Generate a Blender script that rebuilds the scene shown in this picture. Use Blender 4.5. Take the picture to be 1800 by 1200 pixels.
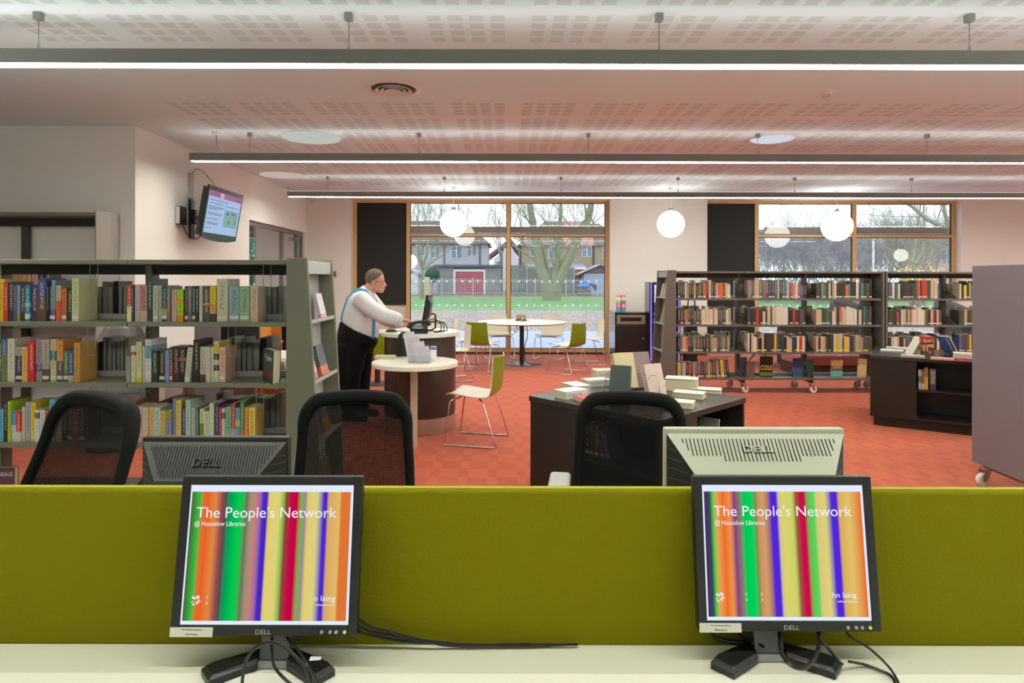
import bpy, bmesh, math, random
from mathutils import Vector, Matrix, Euler
R = math.radians
rnd = random.Random(7)
sc = bpy.context.scene
for _o in list(bpy.data.objects):
    bpy.data.objects.remove(_o)
C = sc.collection

# ------------------------------------------------------------------ camera, sky, exposure
FPX, EYE = 1100.0, 1.5                       # focal length in pixels of an 1800 px wide frame, eye height
cam_d = bpy.data.cameras.new('camera')
cam_d.sensor_width = 36.0
cam_d.lens = 36.0 * FPX / 1800.0
cam_d.shift_x = 14.0 / 1800.0
cam_d.shift_y = -110.0 / 1800.0
cam_d.clip_start, cam_d.clip_end = 0.05, 400
cam = bpy.data.objects.new('camera', cam_d)
C.objects.link(cam)
cam.matrix_world = Matrix.Translation((0, 0, EYE)) @ Matrix.Rotation(R(90), 4, 'X') @ Matrix.Rotation(R(0.13), 4, 'Z')
sc.camera = cam

SKY, LAMP, UPL, GLOBE = 2.1, 44.0, 3.6, 10.0  # strengths of the overcast sky, the strip lights (down, added up), the globe pendants
w = bpy.data.worlds.new('overcast_sky')
sc.world = w
w.use_nodes = True
nt = w.node_tree
bg = nt.nodes['Background']
tc = nt.nodes.new('ShaderNodeTexCoord')
sep = nt.nodes.new('ShaderNodeSeparateXYZ')
nt.links.new(tc.outputs['Generated'], sep.inputs[0])
rmp = nt.nodes.new('ShaderNodeValToRGB')
rmp.color_ramp.elements[0].position = 0.0
rmp.color_ramp.elements[0].color = (0.86, 0.92, 1.0, 1)
rmp.color_ramp.elements[1].position = 1.0
rmp.color_ramp.elements[1].color = (0.74, 0.84, 1.0, 1)
nt.links.new(sep.outputs[2], rmp.inputs[0])
nt.links.new(rmp.outputs[0], bg.inputs[0])
bg.inputs[1].default_value = SKY
vs = sc.view_settings
vs.view_transform = 'Standard'
vs.look = 'None'
vs.exposure = 0.0
vs.gamma = 1.0
vs.use_curve_mapping = False
try:
    sc.cycles.use_denoising = True
    sc.cycles.max_bounces = 10
    sc.cycles.transparent_max_bounces = 24
    sc.cycles.caustics_reflective = False
    sc.cycles.caustics_refractive = False
    sc.cycles.sample_clamp_indirect = 6.0
except Exception:
    pass


def at(px, py, d):
    """The point of the room seen at that spot of the photograph, d metres ahead of the eye."""
    return Vector(((px - 886.0) * d / FPX, d, EYE - (py - 490.0) * d / FPX))


def X(px, d):
    return (px - 886.0) * d / FPX


def Z(py, d):
    return EYE - (py - 490.0) * d / FPX


# ------------------------------------------------------------------ materials
def lin(c):
    return tuple(((v / 255.0) / 12.92 if v / 255.0 <= 0.04045 else ((v / 255.0 + 0.055) / 1.055) ** 2.4) for v in c[:3])


MATS = {}


def M(name, rgb, rough=0.5, metal=0.0, spec=0.5, emit=0.0, var=0.0, scale=20.0, bump=0.0, stretch=None, coat=0.0):
    """A procedural material: colour (sRGB 0-255), optional noise variation and fine relief."""
    key = (name, tuple(rgb), rough, metal, emit, var, scale, bump)
    if key in MATS:
        return MATS[key]
    m = bpy.data.materials.new(name)
    m.use_nodes = True
    n, l = m.node_tree.nodes, m.node_tree.links
    b = n['Principled BSDF']
    c = lin(rgb)
    b.inputs['Base Color'].default_value = (*c, 1)
    b.inputs['Roughness'].default_value = rough
    b.inputs['Metallic'].default_value = metal
    b.inputs['Specular IOR Level'].default_value = spec
    if coat:
        b.inputs['Coat Weight'].default_value = coat
    if emit:
        b.inputs['Emission Color'].default_value = (*c, 1)
        b.inputs['Emission Strength'].default_value = emit
    if var or bump:
        t = n.new('ShaderNodeTexCoord')
        mp = n.new('ShaderNodeMapping')
        if stretch:
            mp.inputs['Scale'].default_value = stretch
        l.new(t.outputs['Object'], mp.inputs[0])
        nz = n.new('ShaderNodeTexNoise')
        nz.inputs['Scale'].default_value = scale
        nz.inputs['Detail'].default_value = 4
        l.new(mp.outputs[0], nz.inputs['Vector'])
        if var:
            mx = n.new('ShaderNodeMix')
            mx.data_type = 'RGBA'
            mx.inputs['A'].default_value = (*[min(1, v * (1 - var)) for v in c], 1)
            mx.inputs['B'].default_value = (*[min(1, v * (1 + var)) for v in c], 1)
            mr = n.new('ShaderNodeMapRange')
            mr.inputs['From Min'].default_value, mr.inputs['From Max'].default_value = (0.36, 0.64) if var >= 0.3 else (0.0, 1.0)
            l.new(nz.outputs[0], mr.inputs['Value'])
            l.new(mr.outputs['Result'], mx.inputs['Factor'])
            l.new(mx.outputs['Result'], b.inputs['Base Color'])
        if bump:
            bp = n.new('ShaderNodeBump')
            bp.inputs['Strength'].default_value = bump
            bp.inputs['Distance'].default_value = 0.005
            l.new(nz.outputs[0], bp.inputs['Height'])
            l.new(bp.outputs[0], b.inputs['Normal'])
    MATS[key] = m
    return m


def emitter(name, rgb, s):
    key = ('E' + name, tuple(rgb), s)
    if key in MATS:
        return MATS[key]
    m = bpy.data.materials.new(name)
    m.use_nodes = True
    n, l = m.node_tree.nodes, m.node_tree.links
    n.remove(n['Principled BSDF'])
    e = n.new('ShaderNodeEmission')
    e.inputs[0].default_value = (*lin(rgb), 1)
    e.inputs[1].default_value = s
    l.new(e.outputs[0], n['Material Output'].inputs[0])
    MATS[key] = m
    return m


def glass(name, tint=(0.97, 0.985, 0.98), boost=1.6, rough=0.0):
    """Clear sheet: light passes, and the surface mirrors by Fresnel."""
    m = bpy.data.materials.new(name)
    m.use_nodes = True
    n, l = m.node_tree.nodes, m.node_tree.links
    n.remove(n['Principled BSDF'])
    tr = n.new('ShaderNodeBsdfTransparent')
    tr.inputs[0].default_value = (*tint, 1)
    gl = n.new('ShaderNodeBsdfGlossy')
    gl.inputs['Roughness'].default_value = rough
    fr = n.new('ShaderNodeFresnel')
    fr.inputs[0].default_value = 1.5
    mu = n.new('ShaderNodeMath')
    mu.operation = 'MULTIPLY'
    mu.inputs[1].default_value = boost
    mu.use_clamp = True
    mix = n.new('ShaderNodeMixShader')
    l.new(fr.outputs[0], mu.inputs[0])
    ge = n.new('ShaderNodeNewGeometry')
    fl_ = n.new('ShaderNodeMath'); fl_.operation = 'SUBTRACT'; fl_.inputs[0].default_value = 1.0
    m2 = n.new('ShaderNodeMath'); m2.operation = 'MULTIPLY'
    l.new(ge.outputs['Backfacing'], fl_.inputs[1])
    l.new(mu.outputs[0], m2.inputs[0]); l.new(fl_.outputs[0], m2.inputs[1])
    l.new(m2.outputs[0], mix.inputs[0])
    l.new(tr.outputs[0], mix.inputs[1])
    l.new(gl.outputs[0], mix.inputs[2])
    l.new(mix.outputs[0], n['Material Output'].inputs[0])
    return m


def weave(name, rgb, open_share=0.2, pitch=0.004):
    """Open mesh cloth: dark threads with small holes between them."""
    m = bpy.data.materials.new(name)
    m.use_nodes = True
    n, l = m.node_tree.nodes, m.node_tree.links
    b = n['Principled BSDF']
    b.inputs['Base Color'].default_value = (*lin(rgb), 1)
    b.inputs['Roughness'].default_value = 0.8
    b.inputs['Specular IOR Level'].default_value = 0.2
    t = n.new('ShaderNodeTexCoord')
    sp = n.new('ShaderNodeSeparateXYZ')
    l.new(t.outputs['Object'], sp.inputs[0])
    hole = []
    for k in (0, 2):
        a = n.new('ShaderNodeMath'); a.operation = 'MULTIPLY'; a.inputs[1].default_value = 2 * math.pi / pitch
        s = n.new('ShaderNodeMath'); s.operation = 'SINE'
        l.new(sp.outputs[k], a.inputs[0]); l.new(a.outputs[0], s.inputs[0])
        hole.append(s)
    p = n.new('ShaderNodeMath'); p.operation = 'ADD'
    l.new(hole[0].outputs[0], p.inputs[0]); l.new(hole[1].outputs[0], p.inputs[1])
    g = n.new('ShaderNodeMath'); g.operation = 'GREATER_THAN'
    g.inputs[1].default_value = 2 - 4 * open_share ** 0.75
    l.new(p.outputs[0], g.inputs[0])
    tr = n.new('ShaderNodeBsdfTransparent')
    mix = n.new('ShaderNodeMixShader')
    l.new(g.outputs[0], mix.inputs[0]); l.new(b.outputs[0], mix.inputs[1]); l.new(tr.outputs[0], mix.inputs[2])
    l.new(mix.outputs[0], n['Material Output'].inputs[0])
    return m


def carpet():
    """Woven carpet: a plaid of wide and narrow cells, red against orange, with yarn streaks across."""
    m = bpy.data.materials.new('plaid_carpet')
    m.use_nodes = True
    n, l = m.node_tree.nodes, m.node_tree.links
    b = n['Principled BSDF']
    b.inputs['Roughness'].default_value = 0.9
    b.inputs['Specular IOR Level'].default_value = 0.35
    b.inputs['Sheen Weight'].default_value = 0.18
    b.inputs['Sheen Roughness'].default_value = 0.4
    t = n.new('ShaderNodeTexCoord')
    sp = n.new('ShaderNodeSeparateXYZ')
    l.new(t.outputs['Object'], sp.inputs[0])

    def math_(op, a, v=None, b_=None):
        k = n.new('ShaderNodeMath'); k.operation = op
        if isinstance(a, float): k.inputs[0].default_value = a
        else: l.new(a, k.inputs[0])
        if b_ is not None: l.new(b_, k.inputs[1])
        elif v is not None: k.inputs[1].default_value = v
        return k.outputs[0]
    cx = math_('LESS_THAN', math_('FRACT', math_('DIVIDE', math_('ADD', sp.outputs[0], 50.0), 0.222)), 0.67)
    cy = math_('LESS_THAN', math_('FRACT', math_('DIVIDE', math_('ADD', sp.outputs[1], 50.0), 0.41)), 0.5)
    xo = math_('ABSOLUTE', math_('SUBTRACT', cx, None, cy))
    mp = n.new('ShaderNodeMapping')
    mp.inputs['Scale'].default_value = (5, 75, 1)
    l.new(t.outputs['Object'], mp.inputs[0])
    nz = n.new('ShaderNodeTexNoise'); nz.inputs['Scale'].default_value = 1.0; nz.inputs['Detail'].default_value = 3
    l.new(mp.outputs[0], nz.inputs['Vector'])
    st = math_('MULTIPLY', math_('SUBTRACT', nz.outputs[0], 0.5), 1.5)
    fac = n.new('ShaderNodeMath'); fac.operation = 'ADD'; fac.use_clamp = True
    l.new(math_('ADD', math_('MULTIPLY', xo, 0.27), 0.365), fac.inputs[0]); l.new(st, fac.inputs[1])
    mx = n.new('ShaderNodeMix'); mx.data_type = 'RGBA'
    mx.inputs['A'].default_value = (*lin((168, 66, 50)), 1)
    mx.inputs['B'].default_value = (*lin((202, 100, 56)), 1)
    l.new(fac.outputs[0], mx.inputs['Factor'])
    l.new(mx.outputs['Result'], b.inputs['Base Color'])
    bp = n.new('ShaderNodeBump'); bp.inputs['Strength'].default_value = 0.35; bp.inputs['Distance'].default_value = 0.004
    l.new(nz.outputs[0], bp.inputs['Height']); l.new(bp.outputs[0], b.inputs['Normal'])
    return m


def lum(c):
    return 0.3 * c[0] + 0.59 * c[1] + 0.11 * c[2]


def spine_mat(rgb):
    """Printed cover stock: plain colour with a column of small illegible title strokes."""
    key = ('spine', tuple(rgb))
    if key in MATS:
        return MATS[key]
    m = bpy.data.materials.new('book_spine')
    m.use_nodes = True
    n, l = m.node_tree.nodes, m.node_tree.links
    b = n['Principled BSDF']
    b.inputs['Roughness'].default_value = 0.35
    ink = (225, 215, 190) if lum(rgb) < 110 else (60, 48, 50)
    t = n.new('ShaderNodeTexCoord')
    sp = n.new('ShaderNodeSeparateXYZ')
    l.new(t.outputs['Generated'], sp.inputs[0])
    oi = n.new('ShaderNodeObjectInfo')
    cb = n.new('ShaderNodeCombineXYZ')
    mz = n.new('ShaderNodeMath'); mz.operation = 'MULTIPLY_ADD'; mz.inputs[1].default_value = 34
    l.new(sp.outputs[2], mz.inputs[0])
    mr = n.new('ShaderNodeMath'); mr.operation = 'MULTIPLY'; mr.inputs[1].default_value = 100
    l.new(oi.outputs['Random'], mr.inputs[0]); l.new(mr.outputs[0], mz.inputs[2])
    mxx = n.new('ShaderNodeMath'); mxx.operation = 'MULTIPLY'; mxx.inputs[1].default_value = 5
    l.new(sp.outputs[0], mxx.inputs[0])
    l.new(mxx.outputs[0], cb.inputs[0]); l.new(mz.outputs[0], cb.inputs[2])
    nz = n.new('ShaderNodeTexNoise'); nz.inputs['Scale'].default_value = 1.0; nz.inputs['Detail'].default_value = 2
    l.new(cb.outputs[0], nz.inputs['Vector'])
    g = n.new('ShaderNodeMath'); g.operation = 'GREATER_THAN'; g.inputs[1].default_value = 0.535
    l.new(nz.outputs[0], g.inputs[0])

    def inside(sock, c, h):
        k = n.new('ShaderNodeMath'); k.operation = 'COMPARE'; k.inputs[1].default_value = c; k.inputs[2].default_value = h
        l.new(sock, k.inputs[0])
        return k.outputs[0]
    a = n.new('ShaderNodeMath'); a.operation = 'MULTIPLY'
    l.new(inside(sp.outputs[0], 0.5, 0.2), a.inputs[0]); l.new(inside(sp.outputs[2], 0.6, 0.32), a.inputs[1])
    a2 = n.new('ShaderNodeMath'); a2.operation = 'MULTIPLY'
    l.new(a.outputs[0], a2.inputs[0]); l.new(g.outputs[0], a2.inputs[1])
    a3 = n.new('ShaderNodeMath'); a3.operation = 'MULTIPLY'; a3.inputs[1].default_value = 0.7
    l.new(a2.outputs[0], a3.inputs[0])
    mx = n.new('ShaderNodeMix'); mx.data_type = 'RGBA'
    mx.inputs['A'].default_value = (*lin(rgb), 1); mx.inputs['B'].default_value = (*lin(ink), 1)
    l.new(a3.outputs[0], mx.inputs['Factor']); l.new(mx.outputs['Result'], b.inputs['Base Color'])
    MATS[key] = m
    return m


# ------------------------------------------------------------------ mesh building
class MB:
    def __init__(s):
        s.v, s.f, s.m = [], [], []

    def add(s, vs_, fs, m=0):
        o = len(s.v)
        s.v += [tuple(q) for q in vs_]
        for f in fs:
            s.f.append([i + o for i in f]); s.m.append(m)
        return s

    def box(s, x0, x1, y0, y1, z0, z1, m=0, mt=None):
        v = [(x0, y0, z0), (x1, y0, z0), (x1, y1, z0), (x0, y1, z0), (x0, y0, z1), (x1, y0, z1), (x1, y1, z1), (x0, y1, z1)]
        if mt is not None:
            v = [mt @ Vector(q) for q in v]
        return s.add(v, [(0, 3, 2, 1), (4, 5, 6, 7), (0, 1, 5, 4), (1, 2, 6, 5), (2, 3, 7, 6), (3, 0, 4, 7)], m)

    def quad(s, a, b, c, d, m=0):
        return s.add([a, b, c, d], [(0, 1, 2, 3)], m)

    def prism(s, poly, axis, a, b, m=0):
        """poly in the plane across axis, extruded from a to b along it (counter-clockwise seen from the + end)."""
        def put(p, t):
            return (t, p[0], p[1]) if axis == 'x' else (p[0], t, p[1]) if axis == 'y' else (p[0], p[1], t)
        k = len(poly)
        v = [put(p, a) for p in poly] + [put(p, b) for p in poly]
        f = [list(range(k - 1, -1, -1)), list(range(k, 2 * k))] + [[i, (i + 1) % k, k + (i + 1) % k, k + i] for i in range(k)]
        return s.add(v, f, m)

    def tube(s, pts, r, n=8, m=0, closed=False, rs=None, cap=True, flat=None):
        """A round bar along pts; rs = radius per point; flat = (a, b) scales of the two cross axes."""
        pts = [Vector(p) for p in pts]
        k = len(pts)
        rs = rs or [r] * k
        up = None
        rings = []
        for i, p in enumerate(pts):
            a = pts[i - 1] if (i > 0 or closed) else pts[i]
            b = pts[(i + 1) % k] if (i < k - 1 or closed) else pts[i]
            t = (b - a)
            t = t.normalized() if t.length > 1e-9 else Vector((0, 0, 1))
            if up is None:
                up = Vector((0, 0, 1)) if abs(t.z) < 0.9 else Vector((0, 1, 0))
            u = t.cross(up)
            u = u.normalized() if u.length > 1e-6 else Vector((1, 0, 0))
            w_ = u.cross(t).normalized()
            up = w_
            fa, fb = flat or (1, 1)
            rings.append([p + (u * math.cos(2 * math.pi * j / n) * fa + w_ * math.sin(2 * math.pi * j / n) * fb) * rs[i] for j in range(n)])
        v = [q for rg in rings for q in rg]
        f = []
        for i in range(k if closed else k - 1):
            for j in range(n):
                f.append((i * n + j, i * n + (j + 1) % n, ((i + 1) % k) * n + (j + 1) % n, ((i + 1) % k) * n + j))
        if cap and not closed:
            f.append(list(range(n - 1, -1, -1))); f.append([(k - 1) * n + j for j in range(n)])
        return s.add(v, f, m)

    def lathe(s, prof, n=32, m=0, c=(0, 0, 0), sx=1.0, sy=1.0):
        v, f = [], []
        k = len(prof)
        for r_, z in prof:
            for j in range(n):
                a = 2 * math.pi * j / n
                v.append((c[0] + r_ * math.cos(a) * sx, c[1] + r_ * math.sin(a) * sy, c[2] + z))
        for i in range(k - 1):
            for j in range(n):
                f.append((i * n + j, i * n + (j + 1) % n, (i + 1) * n + (j + 1) % n, (i + 1) * n + j))
        return s.add(v, f, m)

    def disc(s, c, r_, n=24, m=0, axis='z', flip=False):
        v = []
        for j in range(n):
            a = 2 * math.pi * j / n
            p = (math.cos(a) * r_, math.sin(a) * r_)
            v.append((c[0] + p[0], c[1] + p[1], c[2]) if axis == 'z' else (c[0] + p[0], c[1], c[2] + p[1]) if axis == 'y' else (c[0], c[1] + p[0], c[2] + p[1]))
        f = list(range(n))
        return s.add(v, [f[::-1] if flip else f], m)

    def ball(s, c, r_, nu=16, nv=10, m=0, sc_=(1, 1, 1)):
        v, f = [], []
        for i in range(nv + 1):
            th = math.pi * i / nv
            for j in range(nu):
                a = 2 * math.pi * j / nu
                v.append((c[0] + r_ * sc_[0] * math.sin(th) * math.cos(a), c[1] + r_ * sc_[1] * math.sin(th) * math.sin(a), c[2] - r_ * sc_[2] * math.cos(th)))
        for i in range(nv):
            for j in range(nu):
                f.append((i * nu + j, i * nu + (j + 1) % nu, (i + 1) * nu + (j + 1) % nu, (i + 1) * nu + j))
        return s.add(v, f, m)

    def grid(s, fn, nu, nv, m=0, thick=None):
        v = [fn(i / nu, j / nv) for j in range(nv + 1) for i in range(nu + 1)]
        f = [(j * (nu + 1) + i, j * (nu + 1) + i + 1, (j + 1) * (nu + 1) + i + 1, (j + 1) * (nu + 1) + i) for j in range(nv) for i in range(nu)]
        return s.add(v, f, m)

    def mesh(s, name, mats, smooth=False):
        me = bpy.data.meshes.new(name)
        me.from_pydata(s.v, [], s.f)
        for q in (mats if isinstance(mats, (list, tuple)) else [mats]):
            me.materials.append(q)
        for p, i in zip(me.polygons, s.m):
            p.material_index = i
            p.use_smooth = smooth
        if 4 < len(s.f) < 4000:
            bm = bmesh.new(); bm.from_mesh(me)
            bmesh.ops.recalc_face_normals(bm, faces=bm.faces)
            bm.to_mesh(me); bm.free()
        me.update()
        return me


def obj(name, mb, mats, parent=None, loc=None, rot=None, smooth=False, bevel=0.0, solid=0.0, subsurf=0, kind=None):
    me = mb.mesh(name, mats, smooth) if isinstance(mb, MB) else mb
    o = bpy.data.objects.new(name, me)
    C.objects.link(o)
    if parent is not None: o.parent = parent
    if loc is not None: o.location = loc
    if rot is not None: o.rotation_euler = rot
    if solid:
        md = o.modifiers.new('thick', 'SOLIDIFY'); md.thickness = solid; md.offset = 0
    if bevel:
        md = o.modifiers.new('edge', 'BEVEL'); md.width = bevel; md.segments = 2; md.limit_method = 'ANGLE'; md.angle_limit = R(40)
    if subsurf:
        md = o.modifiers.new('sub', 'SUBSURF'); md.levels = subsurf; md.render_levels = subsurf
    if smooth and not subsurf:
        try:
            me.set_sharp_from_angle(angle=R(38))
        except Exception:
            pass
    if kind: o['kind'] = kind
    return o


def tag(o, label=None, cat=None, group=None, kind=None):
    if label: o['label'] = label
    if cat: o['category'] = cat
    if group: o['group'] = group
    if kind: o['kind'] = kind
    return o


def thing(name, label, cat, loc=(0, 0, 0), rz=0.0, group=None, kind=None):
    o = bpy.data.objects.new(name, None)
    o.empty_display_size = 0.1
    C.objects.link(o)
    o.location = loc
    o.rotation_euler = (0, 0, rz)
    return tag(o, label, cat, group, kind)


def dup(root, loc=None, rz=None, label=None, group=None):
    kids = {}
    for q in C.objects:
        if q.parent is not None: kids.setdefault(q.parent.name, []).append(q)
    r = root.copy(); C.objects.link(r)
    if loc is not None: r.location = loc
    if rz is not None: r.rotation_euler = (0, 0, rz)
    if label: r['label'] = label
    if group: r['group'] = group
    for ch in kids.get(root.name, []):
        c = ch.copy(); C.objects.link(c); c.parent = r
        for g in kids.get(ch.name, []):
            d = g.copy(); C.objects.link(d); d.parent = c
    return r


def text(name, body, size, mat, parent=None, loc=(0, 0, 0), rot=(0, 0, 0), align='CENTER', ext=0.0004, sx=1.0):
    cu = bpy.data.curves.new(name, 'FONT')
    cu.body = body
    cu.size = size
    cu.extrude = ext
    cu.align_x = align
    cu.align_y = 'CENTER'
    cu.resolution_u = 3
    cu.materials.append(mat)
    tmp = bpy.data.objects.new(name, cu)
    C.objects.link(tmp)
    me = bpy.data.meshes.new_from_object(tmp.evaluated_get(bpy.context.evaluated_depsgraph_get()))
    bpy.data.objects.remove(tmp)
    bpy.data.curves.remove(cu)
    me.name = name
    o = bpy.data.objects.new(name, me)
    C.objects.link(o)
    if parent is not None: o.parent = parent
    o.location = loc
    o.rotation_euler = rot
    o.scale = (sx, 1, 1)
    return o


def structure(name, mb, mats, **k):
    o = obj(name, mb, mats, **k)
    o['kind'] = 'structure'
    return o


ORD = ['zeroth', 'first', 'second', 'third', 'fourth', 'fifth', 'sixth', 'seventh', 'eighth', 'ninth', 'tenth', 'eleventh', 'twelfth', 'thirteenth', 'fourteenth', 'fifteenth', 'sixteenth', 'seventeenth', 'eighteenth', 'nineteenth', 'twentieth']
ORD += ['twenty-' + q for q in ORD[1:10]] + ['thirtieth'] + ['thirty-' + q for q in ORD[1:10]]
# ------------------------------------------------------------------ shared finishes
WALLW = M('wall_paint', (234, 231, 226), 0.85, spec=0.2, var=0.02, scale=3)
CEILW = M('ceiling_paint', (226, 240, 245), 0.9, spec=0.2)
CEILD = M('ceiling_slot', (206, 215, 215), 0.9, spec=0.2)
TIMBER = M('oak_frame', (206, 166, 112), 0.5, var=0.12, scale=8, stretch=(1, 1, 6))
DARKGREY = M('dark_grey_metal', (60, 58, 58), 0.45)
ALU = M('brushed_aluminium', (150, 152, 148), 0.4, metal=0.6)
STEEL = M('chrome_steel', (215, 215, 215), 0.16, metal=1.0)
WHITEL = M('white_laminate', (232, 230, 216), 0.35)
BLACKP = M('black_plastic', (22, 22, 22), 0.4)
RUBBER = M('black_rubber', (14, 14, 14), 0.6)
GLASSW = glass('window_glass', boost=1.9)
ACRYL = glass('clear_acrylic', (0.95, 0.97, 0.97), 0.35)
PAGES = M('page_edges', (214, 203, 168), 0.8, var=0.06, scale=150, stretch=(1, 1, 0.02))
PAPER = M('white_paper', (235, 235, 235), 0.7)
CEIL = 3.11

# ------------------------------------------------------------------ room shell
structure('floor', MB().box(-9, 11, 3.72, 12.62, -0.12, 0), carpet())
structure('floor_added_bounce', MB().box(-9, 11, -4, 3.72, -0.12, 0), M('pale_bounce_floor', (214, 218, 214), 0.5, spec=0.3, var=0.03, scale=30))  # pale floor added out of view to bounce neutral light onto the ceiling
structure('trim_4', MB().box(-9, 11, 3.70, 3.74, 0, 0.004), ALU)  # metal strip along the edge of the added pale floor
structure('ceiling', MB().box(-9, 11, -4, 12.62, CEIL, CEIL + 0.1), CEILW)
slots = MB()
for fy in [3.25, 3.83] + [5.73 + 0.585 * k for k in range(10)]:
    if 4.3 < fy < 5.7 or fy > 10.9: continue
    for bx in range(-6, 17):
        xr = 0.0 - 0.655 * bx
        xr = 0.655 * bx
        if xr - 0.5 < -3.25 or xr > 10.2: continue
        for i in range(4):
            for j in range(4):
                x0 = xr - 0.484 + i * 0.1325; y0 = fy + j * 0.1165
                for k in range(4):
                    yy = y0 + k * 0.0205
                    slots.add([(x0, yy, CEIL - 0.0006), (x0, yy + 0.014, CEIL - 0.0006), (x0 + 0.087, yy + 0.014, CEIL - 0.0006), (x0 + 0.087, yy, CEIL - 0.0006)], [(0, 1, 2, 3)])
obj('perforation', slots, CEILD, bpy.data.objects['ceiling'], kind='stuff')

WY = 12.35
W1A, W1B, W2A, W2B, WH = -3.02, 2.095, 4.01, 9.025, 3.068
bw = MB()
bw.box(-3.91 - 0.15, W1A, WY, WY + 0.27, 0, CEIL)
bw.box(W1B, W2A, WY, WY + 0.27, 0, CEIL)
bw.box(W2B, 11, WY, WY + 0.27, 0, CEIL)
bw.box(W1A, W1B, WY, WY + 0.27, WH, CEIL)
bw.box(W2A, W2B, WY, WY + 0.27, WH, CEIL)
bw.box(-4.9, -4.06, WY, WY + 0.27, 0, CEIL)
bw.box(-9, -7.0, WY, WY + 0.27, 0, CEIL)
bw.box(-7.0, -4.9, WY, WY + 0.27, WH, CEIL)
structure('wall_back', bw, WALLW)
wl = MB()
wl.box(-4.06, -3.91, 6.63, 9.6, 0, CEIL)
wl.box(-4.06, -3.91, 9.6, 12.3, 2.4, CEIL)
wl.box(-4.06, -3.91, 12.3, WY, 0, CEIL)
structure('wall_left', wl, WALLW)
structure('wall_alcove', MB().box(-9, -4.06, 6.63, 6.78, 0, CEIL), WALLW)
structure('wall_far_left', MB().box(-9.15, -9, -4, 12.62, 0, CEIL), WALLW)
structure('wall_right', MB().box(11, 11.15, -4, 12.62, 0, CEIL), WALLW)
structure('wall_rear', MB().box(-9, 11, -4.15, -4, 0, CEIL), WALLW)
SKIRT = M('dark_skirting', (66, 64, 66), 0.5)
sk = MB()
for a, b in ((-3.91, W1A - 0.005), (W1B + 0.005, W2A - 0.005), (W2B + 0.005, 11)):
    sk.box(a, b, WY - 0.015, WY, 0, 0.1)
structure('baseboard_back', sk, SKIRT, bevel=0.003)
structure('baseboard_left', MB().box(-3.91, -3.895, 6.63, 9.6, 0, 0.1), SKIRT)

BLIND = M('blackout_blind', (32, 34, 35), 0.75, var=0.06, scale=2, bump=0.05)
SEAL = M('dark_gasket', (40, 38, 36), 0.6)
BEIGEPAN = M('lower_panel', (214, 204, 192), 0.6)
def frosted():
    m = bpy.data.materials.new('frosted_dot')
    m.use_nodes = True
    n, l = m.node_tree.nodes, m.node_tree.links
    n.remove(n['Principled BSDF'])
    t, d, x_ = n.new('ShaderNodeBsdfTranslucent'), n.new('ShaderNodeBsdfDiffuse'), n.new('ShaderNodeMixShader')
    t.inputs[0].default_value = d.inputs[0].default_value = (0.95, 0.97, 1, 1)
    x_.inputs[0].default_value = 0.3
    l.new(t.outputs[0], x_.inputs[1]); l.new(d.outputs[0], x_.inputs[2]); l.new(x_.outputs[0], n['Material Output'].inputs[0])
    return m


DOTS = frosted()


def window(n, xa, xb, blind, mull, Y=12.5, dots=True, left_post=True):
    """Full-height timber window: blind bay, glazed bays with a transom, frosted safety dots."""
    root = bpy.data.objects.new('window_%d' % n, None)
    C.objects.link(root)
    root.location = (0, Y, 0); root['kind'] = 'structure'
    fr = MB()
    posts = sorted(set([xb - 0.075] + mull + ([xa] if left_post else []) + ([blind[1]] if blind else [])))
    for p in posts:
        fr.box(p, p + 0.075, 0, 0.09, 0, WH)
    obj('frame', fr, TIMBER, root, bevel=0.004)
    g0 = (blind[1] if blind else xa)
    obj('head_rail', MB().box(xa + (0.0 if not left_post else 0.0751), xb - 0.0751, 0.002, 0.088, WH - 0.052, WH), TIMBER, root)
    rails = [g0] + mull + [xb - 0.075]
    for a, b in zip(rails[:-1], rails[1:]):
        obj('transom', MB().box(a + 0.0751, b - 0.0001, 0.004, 0.086, 2.345, 2.40), TIMBER, root, bevel=0.003)
        obj('sill_rail', MB().box(a + 0.0751, b - 0.0001, 0.004, 0.086, 0.035, 0.105), TIMBER, root)
        obj('threshold', MB().box(a + 0.0751, b - 0.0001, 0.004, 0.086, 0, 0.034), SEAL, root)
        for z0, z1 in ((0.105, 2.345), (2.40, WH - 0.052)):
            obj('pane', MB().box(a + 0.075, b, 0.035, 0.055, z0, z1), GLASSW, root)
            e = MB()
            for q in ((a + 0.075, a + 0.087, z0, z1), (b - 0.012, b, z0, z1), (a + 0.075, b, z0, z0 + 0.012), (a + 0.075, b, z1 - 0.012, z1)):
                e.box(q[0], q[1], 0.028, 0.062, q[2], q[3])
            obj('gasket', e, SEAL, root)
        if dots:
            d = MB()
            k = int((b - a - 0.12) / 0.155)
            off = (b - a - 0.075 - (k - 1) * 0.155) / 2
            for i in range(k):
                for zz in (1.5 - 4.5 / 88, 1.5 - 46.5 / 88):
                    d.disc((a + 0.075 + off + i * 0.155, 0.0335, zz), 0.022, 14, axis='y', flip=True)
            obj('safety_dots', d, DOTS, root, kind='stuff')
    if blind:
        obj('blind', MB().box(blind[0], blind[1], 0.03, 0.05, blind[2], WH - 0.052), BLIND, root)
        obj('blind_bar', MB().box(blind[0], blind[1], 0.022, 0.056, blind[2] - 0.02, blind[2]), DARKGREY, root)
        if blind[2] > 0.3:
            obj('lower_panel', MB().box(blind[0], blind[1], 0.04, 0.07, 0, blind[2] - 0.0201), BEIGEPAN, root)
    return root


window(1, W1A, W1B, (W1A + 0.0751, X(714, 12.5), 0.99), [X(890.5, 12.5)])
window(2, W2A, W2B, (W2A, X(1327, 12.5), 0.12), [X(1499, 12.5)], left_post=False)
window(3, -7.0, -4.9, None, [-5.95], dots=False)
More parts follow.
